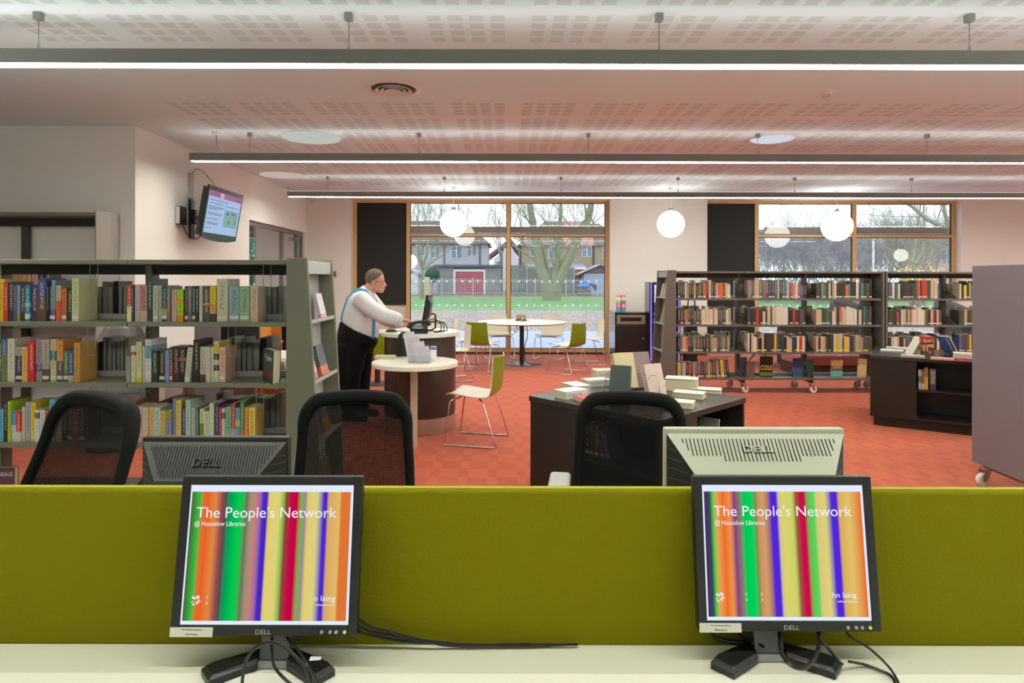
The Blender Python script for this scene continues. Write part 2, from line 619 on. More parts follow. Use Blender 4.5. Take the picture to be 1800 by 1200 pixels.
# fixed sun shade outside each window
LOUV = M('shade_fin', (150, 140, 136), 0.5)
for n, (a, b) in enumerate(((X(722, 13), X(1064, 13)), (X(1335, 13), X(1671, 13)), (-6.9, -5.0))):
    structure('trim_%d' % (n + 1), MB().box(a, b, 12.75, 13.15, 2.46, 2.53).box(a, b, 12.72, 12.75, 2.44, 2.56), LOUV, bevel=0.005)

# glazed screen to the side room, set in the left wall
FRG = M('grey_screen_frame', (118, 116, 116), 0.45)
door = bpy.data.objects.new('door_1', None)
C.objects.link(door); door['kind'] = 'structure'; door.location = (-3.985, 0, 0)
df = MB()
df.box(-0.03, 0.03, 9.6, 12.3, 2.33, 2.4)
for y0, y1 in ((11.16, 11.24), (11.95, 12.03), (12.24, 12.3)):
    df.box(-0.03, 0.03, y0, y1, 0, 2.33)
obj('frame', df, FRG, door, bevel=0.003)
for y0, y1 in ((9.6, 11.16), (11.24, 11.95), (12.03, 12.24)):
    obj('pane', MB().box(-0.006, 0.006, y0, y1, 0.02, 2.33), GLASSW, door)
obj('door_closer', MB().box(0.03, 0.075, 11.7, 11.95, 2.2, 2.27), FRG, door, bevel=0.006)
obj('door_handle', MB().box(0.03, 0.07, 11.3, 11.33, 0.95, 1.25), STEEL, door, bevel=0.006)
sl = thing('added_ceiling_light', 'unseen square ceiling light added to brighten the side room behind the glazed screen', 'light', (-6.6, 9.6, CEIL))
obj('frame', MB().box(-0.62, 0.62, -0.62, 0.62, -0.03, 0), CEILW, sl)
obj('diffuser', MB().box(-0.58, 0.58, -0.58, 0.58, -0.036, -0.0301), emitter('added_panel_glow', (250, 252, 240), 9.0), sl)  # glowing panel added out of sight to light the side room
tag(obj('counter', MB().box(-6.2, -4.3, 10.4, 10.75, 0, 1.38), M('pale_blue_counter', (196, 214, 232), 0.3), bevel=0.01), 'pale blue counter in the side room behind the glazed screen', 'counter')

# ------------------------------------------------------------------ suspended strip lights
HOUS = M('strip_housing', (122, 122, 118), 0.5)
DIFF = emitter('strip_diffuser', (255, 254, 240), LAMP)
UPD = emitter('added_uplight_glow', (255, 252, 244), UPL)
WIRE = M('suspension_wire', (120, 118, 116), 0.4, metal=0.7)


def strip(y, x0, x1, wires, label):
    z0, z1, wd = 2.79, 2.875, 0.105
    t = thing('strip_light', label, 'light', ((x0 + x1) / 2, y, z1), group='suspended strip lights')
    a, b = x0 - (x0 + x1) / 2, x1 - (x0 + x1) / 2
    h = MB().box(a, b, 0, 0.006, z0 - z1, 0).box(a, b, wd - 0.006, wd, z0 - z1, 0).box(a, b, 0.006, wd - 0.006, -0.008, 0)
    h.box(a, a + 0.006, 0.006, wd - 0.006, z0 - z1, -0.008).box(b - 0.006, b, 0.006, wd - 0.006, z0 - z1, -0.008)
    obj('housing', h, HOUS, t)
    k = 6
    for i in range(k):
        q0, q1 = a + 0.007 + (b - a - 0.014) * i / k, a + 0.007 + (b - a - 0.014) * (i + 1) / k
        obj('diffuser', MB().box(q0 + 0.002, q1 - 0.002, 0.0065, wd - 0.0065, z0 - z1 + 0.002, z0 - z1 + 0.012), DIFF, t)
    obj('added_uplight', MB().box(a + 0.03, b - 0.03, 0.02, wd - 0.02, 0.0002, 0.004), UPD, t)  # glowing slab added on top of the housing to brighten the ceiling
    for wx in wires:
        xx = wx - (x0 + x1) / 2
        c = obj('wire', MB().tube([(xx, wd / 2, 0), (xx, wd / 2, CEIL - z1)], 0.0022, 6), WIRE, t)
        obj('grip', MB().lathe([(0.0, 0), (0.011, 0), (0.009, 0.03), (0.004, 0.05), (0, 0.05)], 10, c=(xx, wd / 2, 0)), ALU, c)
        obj('ceiling_mount', MB().box(xx - 0.022, xx + 0.022, wd / 2 - 0.022, wd / 2 + 0.022, CEIL - z1 - 0.045, CEIL - z1), ALU, c, bevel=0.003)
    return t


L1 = strip(3.75, -3.45, 10.6, [X(62, 3.78) + 1.885 * k for k in range(0, 7)], 'long grey strip light on wires, first from the green desk screen')
L2 = strip(6.87, -3.46, 10.6, [X(437, 6.9) + 1.873 * k for k in range(0, 7)], 'long grey strip light, middle one of the three overhead')
L3 = strip(9.86, -3.42, 10.6, [X(575, 9.9) + 1.85 * k for k in range(0, 7)], 'long grey strip light closest to the tall windows')
strip(0.62, -3.45, 10.6, [-2.8 + 1.88 * k for k in range(7)], 'strip light above the white desk, out of view overhead')
# power flex of the middle strip
fx = thing('power_flex', 'grey power flex from ceiling rose to the middle strip light', 'cable', (X(378, 6.9), 6.92, CEIL))
obj('rose', MB().lathe([(0, -0.03), (0.03, -0.03), (0.045, -0.02), (0.05, 0), (0, 0)], 20), M('white_plastic', (225, 220, 215), 0.5), fx)
obj('flex', MB().tube([(0, 0, -0.03), (0.004, 0, -0.1), (0.014, 0, -0.17), (0.016, 0, CEIL * 0 - 0.234)], 0.005, 8), M('grey_flex', (120, 118, 118), 0.5), fx)

# globe pendants
GLW = emitter('opal_glass', (255, 252, 240), GLOBE)
for px, py, d, dia, lab in ((797, 393, 11.0, 0.47, 'white globe pendant in front of the first glazed bay'),
                            (1179, 393, 11.0, 0.47, 'white globe pendant against the plain wall between the windows'),
                            (1471, 396.5, 11.3, 0.525, 'white globe pendant in front of the second window'),
                            ((4.6, 2.6), 2.42, 0, 0.5, 'added globe pendant, out of view over the aisle beyond the mauve end panel'), ((7.4, 5.6), 2.42, 0, 0.5, 'added globe pendant, out of view over the study area beside the far shelves'),  # both unseen, added as extra neutral light for the ceiling
                            ((10.7, 8.2), 2.16, 0, 0.34, 'globe pendant in the corner past the second window'), ((8.6, 1.6), 2.42, 0, 0.5, 'added globe pendant, out of view by the side wall across the room'),  # the side wall globe is unseen, added as extra ceiling light
                            ((-3.25, 3.4), 2.1, 0, 0.5, 'added globe pendant, out of view over the aisle beside the outer book bay'),  # unseen, added to throw more light on the left wall
                            ((-5.2, -1.2), 2.42, 0, 0.5, 'added globe pendant, unseen behind the desk, alcove side'), ((5.2, -1.2), 2.42, 0, 0.5, 'added globe pendant, unseen behind the desk, shelf side')):  # two more globes added behind the view as fill light
    p = at(px, py, d) if d else Vector((px[0], px[1], py))
    g = thing('globe_pendant', lab, 'light', p, group='globe pendants')
    obj('globe', MB().ball((0, 0, 0), dia / 2, 32, 20), GLW, g, smooth=True)
    obj('cord', MB().tube([(0, 0, dia / 2 + 0.05), (0, 0, CEIL - p.z - 0.03)], 0.004, 6), M('white_cord', (225, 222, 215), 0.5), g)
    obj('cap', MB().lathe([(0, 0), (0.04, 0), (0.035, 0.05), (0.012, 0.06), (0, 0.06)], 16, c=(0, 0, dia / 2 - 0.008)), ALU, g)
    obj('ceiling_rose', MB().lathe([(0, -0.03), (0.04, -0.03), (0.05, 0), (0, 0)], 16, c=(0, 0, CEIL - p.z)), M('white_plastic', (225, 220, 215), 0.5), g)

# ------------------------------------------------------------------ things set in the ceiling
CW = M('ceiling_fitting', (226, 218, 212), 0.4)
v = at(691, 155, 5.29)
vent = thing('air_diffuser', 'round white ceiling air diffuser with concentric rings', 'vent', (v.x, v.y, CEIL))
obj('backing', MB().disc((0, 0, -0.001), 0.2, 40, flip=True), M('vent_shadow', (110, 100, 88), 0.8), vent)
obj('rim', MB().lathe([(0.186, -0.002), (0.19, -0.014), (0.2, -0.018), (0.238, -0.008), (0.245, 0)], 64), CW, vent, smooth=True)
for k, r_ in enumerate((0.155, 0.11, 0.066)):
    obj('ring', MB().lathe([(r_ - 0.03, -0.014), (r_ - 0.004, -0.03), (r_, -0.031), (r_ + 0.002, -0.028), (r_ - 0.02, -0.008)], 64), CW, vent, smooth=True)
obj('centre', MB().lathe([(0, -0.026), (0.022, -0.025), (0.03, -0.018), (0.02, -0.008), (0, -0.008)], 32), CW, vent, smooth=True)
for px, d, r_, lab in ((546, 7.14, 0.33, 'large round daylight tube diffuser at the edge of the perforated panels'), (1357, 7.17, 0.23, 'bright round daylight tube diffuser beside a suspension wire'), (495, 9.73, 0.33, 'pale round daylight tube diffuser above the wall television')):
    t = thing('daylight_tube', lab, 'daylight tube', (X(px, d), d, CEIL))
    obj('diffuser', MB().lathe([(0, -0.012), (r_ - 0.012, -0.012), (r_ - 0.004, -0.009), (r_, 0)], 48), emitter('daylight_diffuser', (214, 218, 232) if px == 1357 else (190, 196, 188) if px == 546 else (196, 180, 170), 0.95), t, smooth=True)
    obj('rim', MB().lathe([(r_, -0.001), (r_ + 0.008, -0.008), (r_ + 0.016, 0)], 48), CW, t, smooth=True)
t = thing('motion_sensor', 'small clear dome motion sensor on the ceiling', 'sensor', (X(1451, 5.37), 5.37, CEIL))
obj('base', MB().lathe([(0, -0.008), (0.07, -0.008), (0.075, 0)], 24), CW, t, smooth=True)
obj('dome', MB().lathe([(0.05, -0.008), (0.045, -0.028), (0.03, -0.042), (0, -0.05)], 24), glass('dome_lens', (0.9, 0.88, 0.86), 3), t, smooth=True)
t = thing('wall_sensor', 'small white box sensor high in the wall corner', 'sensor', at(549, 353, 12.3))
obj('body', MB().box(-0.03, 0.03, -0.02, 0.03, -0.05, 0.05), CW, t, bevel=0.008)
obj('lens', MB().box(-0.02, 0.02, -0.026, -0.0201, -0.035, 0.005), M('lens_white', (200, 200, 200), 0.2), t, bevel=0.002)
t = thing('wall_plate', 'small grey entry control plate on the pink wall', 'switch', at(587, 482, 12.33))
obj('plate', MB().box(-0.04, 0.04, -0.012, 0.012, -0.055, 0.055), M('plate_grey', (120, 118, 118), 0.4, metal=0.5), t, bevel=0.004)
obj('button', MB().box(-0.014, 0.014, -0.018, -0.0121, -0.02, 0.01), DARKGREY, t, bevel=0.002)
# ------------------------------------------------------------------ outside the windows
structure('ground_paving', MB().box(-40, 45, 12.62, 18.3, -0.2, -0.02), M('pale_paving', (176, 186, 206), 0.7, var=0.06, scale=2))
structure('ground_woodchip', MB().box(-60, 70, 18.3, 30.5, -0.2, -0.02), M('wood_chip', (166, 150, 140), 0.95, var=0.6, scale=8, stretch=(1.3, 0.8, 1)))
tag(obj('lawn', MB().box(-90, 100, 30.5, 52.5, -0.2, -0.02), M('lawn_grass', (118, 158, 96), 0.95, var=0.25, scale=1.2)), kind='structure')
structure('ground_verge', MB().box(-120, 140, 52.5, 140, -0.2, -0.02), M('leaf_litter', (150, 124, 116), 0.95, var=0.4, scale=2))

GALV = M('galvanised_rail', (196, 202, 204), 0.5)
fen = thing('bow_top_fence', 'bow-topped galvanised railing fence beyond the lawn', 'fence', (0, 55.5, 0))
bars, p = MB(), 0.345
x = -17.0
while x < 17:
    top = 1.42
    pts = [(x, 0, 0), (x, 0, top)] + [(x + p / 4 * (1 - math.cos(a)), 0, top + p / 4 * math.sin(a)) for a in (0.6, 1.2, 1.9, 2.5)] + [(x + p / 2, 0, top), (x + p / 2, 0, 0)]
    bars.tube(pts, 0.016, 4, cap=False)
    x += p
obj('bars', bars, GALV, fen, kind='stuff')
for z in (0.2, 1.32):
    obj('rail', MB().box(-17, 17, 0.01, 0.05, z, z + 0.05), GALV, fen)
for k in range(-6, 7):
    obj('post', MB().box(k * 2.76 - 0.03, k * 2.76 + 0.03, 0.02, 0.08, 0, 1.6), GALV, fen)

GREYT = M('weathered_timber', (122, 128, 118), 0.9, var=0.2, scale=4, stretch=(8, 8, 0.6))
tf = thing('timber_fence', 'weathered grey close-boarded garden fence panels behind the railing', 'fence', (0, 58, 0))
for a, b, t_ in ((892, 925, 466), (926, 953, 468.5), (954, 984, 468.5), (985, 1008, 470)):
    x0, x1, z1 = X(a, 58), X(b, 58), Z(t_, 58)
    pn = MB()
    k = int((x1 - x0) / 0.15)
    for i in range(k):
        q = x0 + (x1 - x0) * i / k
        pn.box(q, q + (x1 - x0) / k - 0.015, 0, 0.03 + 0.012 * (i % 2), 0.05, z1)
    obj('panel', pn, GREYT, tf, kind='stuff')
    obj('post', MB().box(x1, x1 + 0.12, -0.02, 0.1, 0, z1 + 0.1), M('concrete_post', (160, 164, 164), 0.9), tf)

WINF = M('white_upvc', (236, 238, 242), 0.4)
PANE = M('house_pane', (112, 130, 150), 0.1, spec=0.8)


def house_window(root, x0, x1, z0, z1, y, mull=1, bar=0.7):
    f = obj('window', MB().box(x0, x1, y - 0.06, y + 0.02, z0, z1), WINF, root)
    k = mull + 1
    wd = (x1 - x0)
    for i in range(k):
        a, b = x0 + wd * i / k + 0.05, x0 + wd * (i + 1) / k - 0.05
        if bar and i % 2 == 0:
            zz = z0 + (z1 - z0) * bar
            obj('pane', MB().box(a, b, y - 0.075, y - 0.0601, z0 + 0.06, zz - 0.03), PANE, f)
            obj('pane', MB().box(a, b, y - 0.075, y - 0.0601, zz + 0.03, z1 - 0.06), PANE, f)
        else:
            obj('pane', MB().box(a, b, y - 0.075, y - 0.0601, z0 + 0.06, z1 - 0.06), PANE, f)
    return f


def hip_roof(x0, x1, y0, y1, ze, zr, hl=True, hr=True):
    ym = (y0 + y1) / 2
    a = x0 + (3.2 if hl else 0); b = x1 - (3.2 if hr else 0)
    v = [(x0, y0, ze), (x1, y0, ze), (x1, y1, ze), (x0, y1, ze), (a, ym, zr), (b, ym, zr)]
    return MB().add(v, [(0, 1, 5, 4), (1, 2, 5), (2, 3, 4, 5), (3, 0, 4), (3, 2, 1, 0)])


D1 = 68.0
PEB = M('pebbledash', (196, 190, 196), 0.95, var=0.07, scale=6)
SLATE = M('brown_roof_tile', (120, 104, 100), 0.9, var=0.15, scale=3, stretch=(1, 1, 6))
h1 = thing('house', 'grey pebbledashed house behind the red garage door', 'house', (0, D1, 0))
x0, x1 = X(640, D1), X(857, D1)
obj('wall', MB().box(x0, x1, 0, 7.5, 0, Z(430, D1)), PEB, h1)
obj('roof', hip_roof(x0 - 0.3, x1 + 0.35, -0.4, 7.9, Z(429.5, D1), Z(388, D1 + 3.5)), SLATE, h1)
obj('gutter', MB().box(x0 - 0.3, x1 + 0.35, -0.5, -0.39, Z(430.5, D1), Z(428.6, D1)), M('black_gutter', (50, 52, 58), 0.5), h1)
for a, b, c, d_ in ((732, 747, 431, 450), (756, 773, 432, 454), (793, 812, 432.5, 454.5), (821, 838, 430.5, 450.5), (690, 708, 432, 454)):
    house_window(h1, X(a, D1), X(b, D1), Z(d_, D1), Z(c, D1), 0, 1 if b - a < 18 else 1, 0.62)
for q in (781, 843.5, 723):
    obj('drain_pipe', MB().tube([(X(q, D1), -0.1, 1.0), (X(q, D1), -0.1, Z(424 if q == 843.5 else 430, D1))], 0.055, 6), M('black_gutter', (50, 52, 58), 0.5), h1)
house_window(h1, X(735, D1), X(755, D1), 0.8, 2.2, 0, 1, 0.6)

g = thing('garage', 'pebbledashed lean-to garage with a faded red up-and-over door', 'garage', (0, 60, 0))
x0, x1 = X(769, 60), X(880, 60)
GRW = M('garage_render', (150, 150, 146), 0.95, var=0.12, scale=3)
obj('wall', MB().box(x0, X(798, 60), 0, 5, 0, 2.62).box(X(852, 60), x1, 0, 5, 0, 2.62).box(X(798, 60), X(852, 60), 0.3, 5, 2.3, 2.62), GRW, g)
obj('roof', MB().box(x0 - 0.3, x1 + 0.15, -0.3, 5.3, 2.63, 2.86), M('felt_roof', (96, 108, 122), 0.8), g, bevel=0.02)
obj('door_frame', MB().box(X(797, 60), X(800.5, 60), -0.06, 0.1, 0, 2.4).box(X(850, 60), X(853, 60), -0.06, 0.1, 0, 2.4).box(X(800.5, 60), X(850, 60), -0.06, 0.1, 2.2, 2.4), WINF, g)
dr = MB()
for i in range(10):
    dr.box(X(800.5, 60), X(850, 60), 0.02, 0.08, i * 0.22, i * 0.22 + 0.2)
obj('garage_door', dr, M('faded_red_door', (186, 88, 98), 0.6, var=0.05, scale=2), g, kind='stuff')

D2 = 66.0
BRK = M('tan_brick', (172, 156, 130), 0.95, var=0.12, scale=5)
REDB = M('red_brick', (170, 108, 92), 0.95, var=0.15, scale=5)
h2 = thing('house', 'tan brick house with red and brown roof behind the large tree', 'house', (0, D2, 0))
x0, x1 = X(914, D2), X(1110, D2)
obj('wall', MB().box(x0, x1, 0, 7.5, 0, Z(432, D2)), BRK, h2)
obj('roof', hip_roof(x0 - 0.3, X(984, D2), -0.4, 7.9, Z(431, D2), Z(388, D2 + 3.5), True, False), M('brown_tile_pale', (150, 132, 124), 0.9, var=0.12, scale=3), h2)
obj('roof', hip_roof(X(984, D2), X(1044, D2), -0.4, 7.9, Z(431, D2), Z(388, D2 + 3.5), False, False), M('red_roof_tile', (188, 140, 132), 0.9, var=0.12, scale=3), h2)
obj('roof', hip_roof(X(1044, D2), x1 + 0.3, -0.4, 7.9, Z(431, D2), Z(392, D2 + 3.5), False, True), SLATE, h2)
obj('chimney', MB().box(X(916, D2), X(923, D2), 2, 3, Z(431, D2), Z(408, D2)), REDB, h2)
for a, b, c, d_ in ((932, 948, 432.5, 450.5), (964, 974, 432.5, 454.5), (997, 1012, 433, 455), (1023, 1040, 431.5, 451), (1059, 1075, 433, 454)):
    house_window(h2, X(a, D2), X(b, D2), Z(d_, D2), Z(c, D2), 0, 1, 0.68)
for q in (914.5, 1043):
    obj('drain_pipe', MB().tube([(X(q, D2), -0.1, 0.5), (X(q, D2), -0.1, Z(432, D2))], 0.07, 6), M('black_gutter', (50, 52, 58), 0.5), h2)
e = obj('extension', MB().box(X(921, 63), X(1030, 63), -3, 0, 0, Z(473, 63)), REDB, h2)
obj('fascia', MB().box(X(923, 63), X(1030, 63), -3.15, -3, Z(473, 63), Z(468.5, 63)), WINF, e)
obj('lean_to_roof', MB().prism([(-3.2, Z(468.5, 63)), (0, Z(468.5, 63)), (0, Z(462, 63))], 'x', X(922, 63), X(1030, 63)), M('grey_lean_to', (150, 158, 172), 0.8), e)
obj('chimney_stub', MB().box(X(916, 63), X(922, 63), -3, -2, 0, Z(461, 63)), REDB, e)

sh = thing('garden_shed', 'pale blue garden shed with a purple-brown gable', 'shed', (0, 60.5, 0))
ax, zl = X(1055, 60.5), Z(481, 60.5)
obj('wall', MB().box(X(1026, 60.5), X(1085, 60.5), 0, 3, 0, zl), M('pale_blue_boards', (170, 186, 206), 0.8, var=0.08, scale=2), sh)
obj('gable', MB().prism([(X(1026, 60.5), zl), (X(1084, 60.5), zl), (ax, Z(465, 60.5))], 'y', 0, 3), M('purple_brown_gable', (120, 96, 100), 0.8), sh)
obj('roof', MB().prism([(X(1015, 60.5), zl - 0.12), (X(1015, 60.5), zl), (ax, Z(463.5, 60.5)), (X(1095, 60.5), zl), (X(1095, 60.5), zl - 0.12), (ax, Z(465, 60.5))], 'y', -0.3, 3.2), M('shed_roof', (180, 178, 178), 0.8), sh)
tp = thing('tarpaulin', 'bright blue tarpaulin heaped behind the railing', 'tarpaulin', at(1027, 503, 57))
obj('cover', MB().ball((0, 0, 0), 0.5, 16, 10, sc_=(1.1, 0.7, 0.4)), M('blue_tarp', (60, 130, 205), 0.5, bump=0.8, scale=4), tp)
tr_g = random.Random(4)
obj('fold', MB().grid(lambda u, v: Vector((-0.7 + 1.9 * u, -0.1 + 0.5 * v, 0.1 + 0.3 * math.sin(3.1 * u) * math.sin(3.1 * v) + tr_g.uniform(-0.12, 0.14) - 0.5 * (u > 0.85) * v)), 9, 5), M('blue_tarp', (60, 130, 205), 0.5, bump=0.8, scale=4), tp, smooth=True)
obj('support', MB().box(-0.6, 0.6, -0.2, 0.2, -0.85, -0.2), GREYT, tp)

gb = thing('house', 'white gabled house far off between the two nearer houses', 'house', (0, 84, 0))
obj('wall', MB().box(X(868, 84), X(912, 84), 0, 8, 0, Z(455, 84)), M('white_render', (226, 228, 234), 0.9), gb)
obj('gable', MB().prism([(X(868, 84), Z(455, 84)), (X(912, 84), Z(455, 84)), (X(897, 84), Z(430, 84))], 'y', 0, 0.3), M('white_render', (226, 228, 234), 0.9), gb)
obj('roof', MB().prism([(X(858, 84), Z(455, 84)), (X(897, 84), Z(425, 84)), (X(914, 84), Z(449, 84)), (X(914, 84), Z(440, 84)), (X(897, 84), Z(418, 84)), (X(856, 84), Z(450, 84))], 'y', -0.3, 8), SLATE, gb)
house_window(gb, X(872, 84), X(880, 84), Z(470, 84), Z(459, 84), 0, 0, 0)

shd = thing('outbuilding', 'white outbuilding with a pale sloping roof behind the slim tree', 'outbuilding', (0, 58.5, 0))
obj('wall', MB().box(X(690, 58.5), X(735, 58.5), 0, 3, 0, Z(481, 58.5)), M('white_boards', (226, 230, 236), 0.8), shd)
obj('roof', MB().prism([(X(688, 58.5), Z(466, 58.5)), (X(742, 58.5), Z(481, 58.5)), (X(742, 58.5), Z(479, 58.5)), (X(688, 58.5), Z(463, 58.5))][::-1], 'y', -0.2, 3.2), M('pale_sheet_roof', (190, 200, 216), 0.6), shd)
tag(obj('gate_post', MB().box(X(746, 56.5), X(755, 56.5), 56.4, 56.6, 0, Z(487, 56.5)), M('yellow_boarding', (220, 204, 150), 0.8), bevel=0.01), 'pale yellow board standing behind the railing by the slim tree', 'post')
sa = thing('street_lamp', 'slim white lamp post beyond the second window', 'lamp post', (X(1535, 38), 38, 0))
obj('post', MB().tube([(0, 0, 0), (0, 0, 6.5)], 0.06, 8, rs=[0.075, 0.05]), WINF, sa)
obj('head', MB().box(-0.1, 0.5, -0.12, 0.12, 6.5, 6.6), WINF, sa, bevel=0.02)
h3 = thing('house', 'red brick house glimpsed at the edge of the second window', 'house', (0, 70, 0))
obj('wall', MB().box(X(1650, 70), X(1760, 70), 0, 7, 0, Z(428, 70)), M('pale_red_brick', (206, 172, 166), 0.95, var=0.1, scale=4), h3)
obj('roof', hip_roof(X(1646, 70), X(1764, 70), -0.4, 7.4, Z(428, 70), Z(398, 73)), SLATE, h3)
house_window(h3, X(1655, 70), X(1671, 70), Z(463, 70), Z(436, 70), 0, 1, 0.7)
house_window(h3, X(1690, 70), X(1706, 70), Z(463, 70), Z(436, 70), 0, 1, 0.7)

# ------------------------------------------------------------------ bare trees
BARK = M('mossy_bark', (150, 148, 124), 0.95, var=0.18, scale=3)
TWIG = M('grey_twigs', (158, 156, 150), 0.95)
TWIGB = M('violet_twigs', (160, 152, 166), 0.95)


def grow(mb, p, d, ln, r, lev, rg, wob=0.18, up=0.12, kids=3, spread=0.6, ratio=0.68):
    k = 3
    pts, rs = [Vector(p)], [r]
    q, dv = Vector(p), Vector(d).normalized()
    for i in range(k):
        dv = (dv + Vector((rg.uniform(-wob, wob), rg.uniform(-wob, wob), rg.uniform(-wob, wob) + up * 0.4))).normalized()
        q = q + dv * (ln / k)
        pts.append(q.copy()); rs.append(max(0.006, r * (1 - 0.42 * (i + 1) / k)))
    mb.tube(pts, r, 6 if r > 0.12 else (4 if r > 0.035 else 3), rs=rs, cap=False)
    if lev <= 0: return
    for j in range(kids):
        f = rg.uniform(0.45, 1.0) if j else 1.0
        i = min(k - 1, int(f * k)); base = pts[i].lerp(pts[i + 1], f * k - i) if i < k and f < 1 else pts[-1]
        ax = Vector((rg.uniform(-1, 1), rg.uniform(-1, 1), rg.uniform(-0.3, 0.9)))
        nd = (dv + ax.normalized() * spread * rg.uniform(0.7, 1.25)).normalized()
        grow(mb, base, nd, ln * ratio * rg.uniform(0.8, 1.15), rs[i + 1 if i + 1 < len(rs) else -1] * 0.66, lev - 1, rg, wob, up, kids, spread, ratio)


def limb_tree(name, label, base, limbs, rg, lev=4, r0=0.3, mat=None, d=45, ratio=0.66, kids=3):
    t = thing(name, label, 'tree', base)
    tk, br = MB(), MB()
    for pts, rr in limbs:
        P3 = [Vector((X(a, d), dy, Z(b, d))) - Vector((base[0], 0, base[2])) for a, b, dy in pts]
        n = len(P3)
        rs = [rr * (1 - 0.6 * i / (n - 1)) for i in range(n)]
        tk.tube(P3, rr, 8, rs=rs)
        for i in range(3 if pts[0][1] > 515 and n > 4 else 1, n):
            for s in range(3):
                ax = Vector((rg.uniform(-1, 1), rg.uniform(-0.8, 0.8), rg.uniform(-0.25, 0.8))).normalized()
                grow(br, P3[i - 1].lerp(P3[i], rg.random()), (P3[i] - P3[i - 1]).normalized() * 0.6 + ax, rg.uniform(1.6, 3.4), min(0.07, rs[i] * 0.26), lev, rg, kids=kids, ratio=ratio)
        grow(br, P3[-1], P3[-1] - P3[-2], 3.0, rs[-1], lev, rg, kids=kids, ratio=ratio)
    obj('trunk', tk, mat or BARK, t, smooth=True)
    obj('branches', br, mat or BARK, t, kind='stuff')
    return t


rg = random.Random(3)
limb_tree('bare_tree', 'large bare multi-stemmed tree standing on the lawn', (X(970, 45), 45, -0.02), [
    ([(966, 528, 0), (964, 505, 0), (951, 470, 0.1), (946, 440, 0.2), (938, 400, 0.2), (930, 352, 0.3)], 0.52),
    ([(974, 528, 0.1), (976, 502, 0.1), (988, 478, 0), (1003, 447, -0.1), (1016, 415, -0.2), (1034, 385, -0.2), (1040, 345, -0.3)], 0.5),
    ([(972, 500, 0), (980, 455, -0.1), (984, 410, -0.1), (986, 350, 0)], 0.26),
    ([(968, 490, 0), (960, 460, 0.1), (954, 435, 0.2)], 0.13)], rg, 4, d=45, ratio=0.68)
limb_tree('bare_tree', 'slim bare tree forking low beside the yellow board', (X(742, 47), 47, -0.02), [
    ([(742, 526, 0), (743, 490, 0), (742, 472, 0)], 0.17),
    ([(742, 474, 0), (736, 455, 0.1), (731, 430, 0.2), (727, 405, 0.2)], 0.1),
    ([(742, 474, 0), (748, 455, -0.1), (752, 430, -0.1), (750, 400, 0)], 0.1),
    ([(743, 476, 0), (757, 462, 0.2), (772, 452, 0.3), (788, 440, 0.4)], 0.07)], rg, 4, d=47, ratio=0.62)
for px, d, h_, lab in ((735, 78, 13, 'tall bare tree rising behind the grey house roof'), (812, 82, 12, 'spreading bare tree behind the grey house chimney end'), (880, 74, 11, 'bare tree between the grey house and the tan house'), (1050, 80, 13, 'tall bare tree behind the red roof')):
    t = thing('bare_tree', lab, 'tree', (X(px, d), d, -0.02))
    tk, br = MB(), MB()
    tk.tube([(0, 0, 0), (0.1, 0, h_ * 0.4)], 0.25, 8, rs=[0.25, 0.18])
    for s in range(4):
        grow(br, (0.1, 0, h_ * 0.4 - 0.3 * s), (rg.uniform(-0.6, 0.6), rg.uniform(-0.5, 0.5), 1), h_ * 0.36, 0.12, 4, rg, kids=3, ratio=0.62)
    obj('trunk', tk, TWIG, t, smooth=True); obj('branches', br, TWIG, t, kind='stuff')
# dense winter scrub beyond the second window
for k, (px, d, h_, m, lab) in enumerate((
        (1345, 42, 5.2, TWIGB, 'violet-grey leafless thicket at the blind end of the second window'), (1385, 47, 5.6, TWIG, 'grey leafless shrub behind the globe reflection'),
        (1425, 40, 4.6, TWIGB, 'rounded violet-grey leafless shrub mid window'), (1465, 46, 5.5, TWIG, 'tall grey leafless shrub beside the globe pendant'),
        (1505, 43, 4.4, TWIGB, 'leafless shrub behind the window mullion'), (1545, 45, 6.4, TWIG, 'tall twiggy tree behind the lamp post'),
        (1590, 44, 6.6, TWIG, 'twiggy tree behind the yellow bush'), (1640, 50, 6.0, TWIG, 'twiggy tree in front of the red brick house'), (1405, 60, 7.4, TWIGB, 'distant round-crowned tree above the thicket'), (1475, 66, 7.0, TWIGB, 'distant violet tree above the shrubs'))):
    t = thing('leafless_shrub', lab, 'shrub', (X(px, d), d, -0.02))
    br = MB()
    for s in range(12):
        grow(br, (rg.uniform(-0.9, 0.9), rg.uniform(-0.4, 0.4), 0), (rg.uniform(-0.8, 0.8), rg.uniform(-0.5, 0.5), 1), h_ * 0.47, 0.05, 4, rg, kids=4, spread=0.75, ratio=0.64, up=0.05)
    obj('stems', br, m, t, kind='stuff')
t = thing('yellow_bush', 'bright yellow flowering bush low behind the bookcase top', 'bush', (X(1612, 27), 27, -0.02))
st, fl_ = MB(), MB()
for s in range(60):
    a = rg.uniform(0, 2 * math.pi)
    e_ = Vector((math.cos(a) * rg.uniform(0.3, 1.15), math.sin(a) * rg.uniform(0.2, 0.8), rg.uniform(1.3, 2.15)))
    st.tube([(e_.x * 0.2, e_.y * 0.2, 0), (e_.x * 0.55, e_.y * 0.55, e_.z * 0.6), e_], 0.012, 3)
    for q in range(26):
        f = rg.uniform(0.4, 1.0)
        c_ = Vector((e_.x * f, e_.y * f, e_.z * f)) + Vector((rg.uniform(-0.07, 0.07), rg.uniform(-0.07, 0.07), rg.uniform(-0.05, 0.08)))
        r_ = rg.uniform(0.02, 0.045)
        fl_.add([c_ + Vector((r_, 0, 0)), c_ + Vector((0, r_, r_)), c_ + Vector((-r_, 0, 0.3 * r_)), c_ + Vector((0, -r_, -r_))], [(0, 1, 2), (0, 2, 3), (0, 3, 1), (1, 3, 2)])
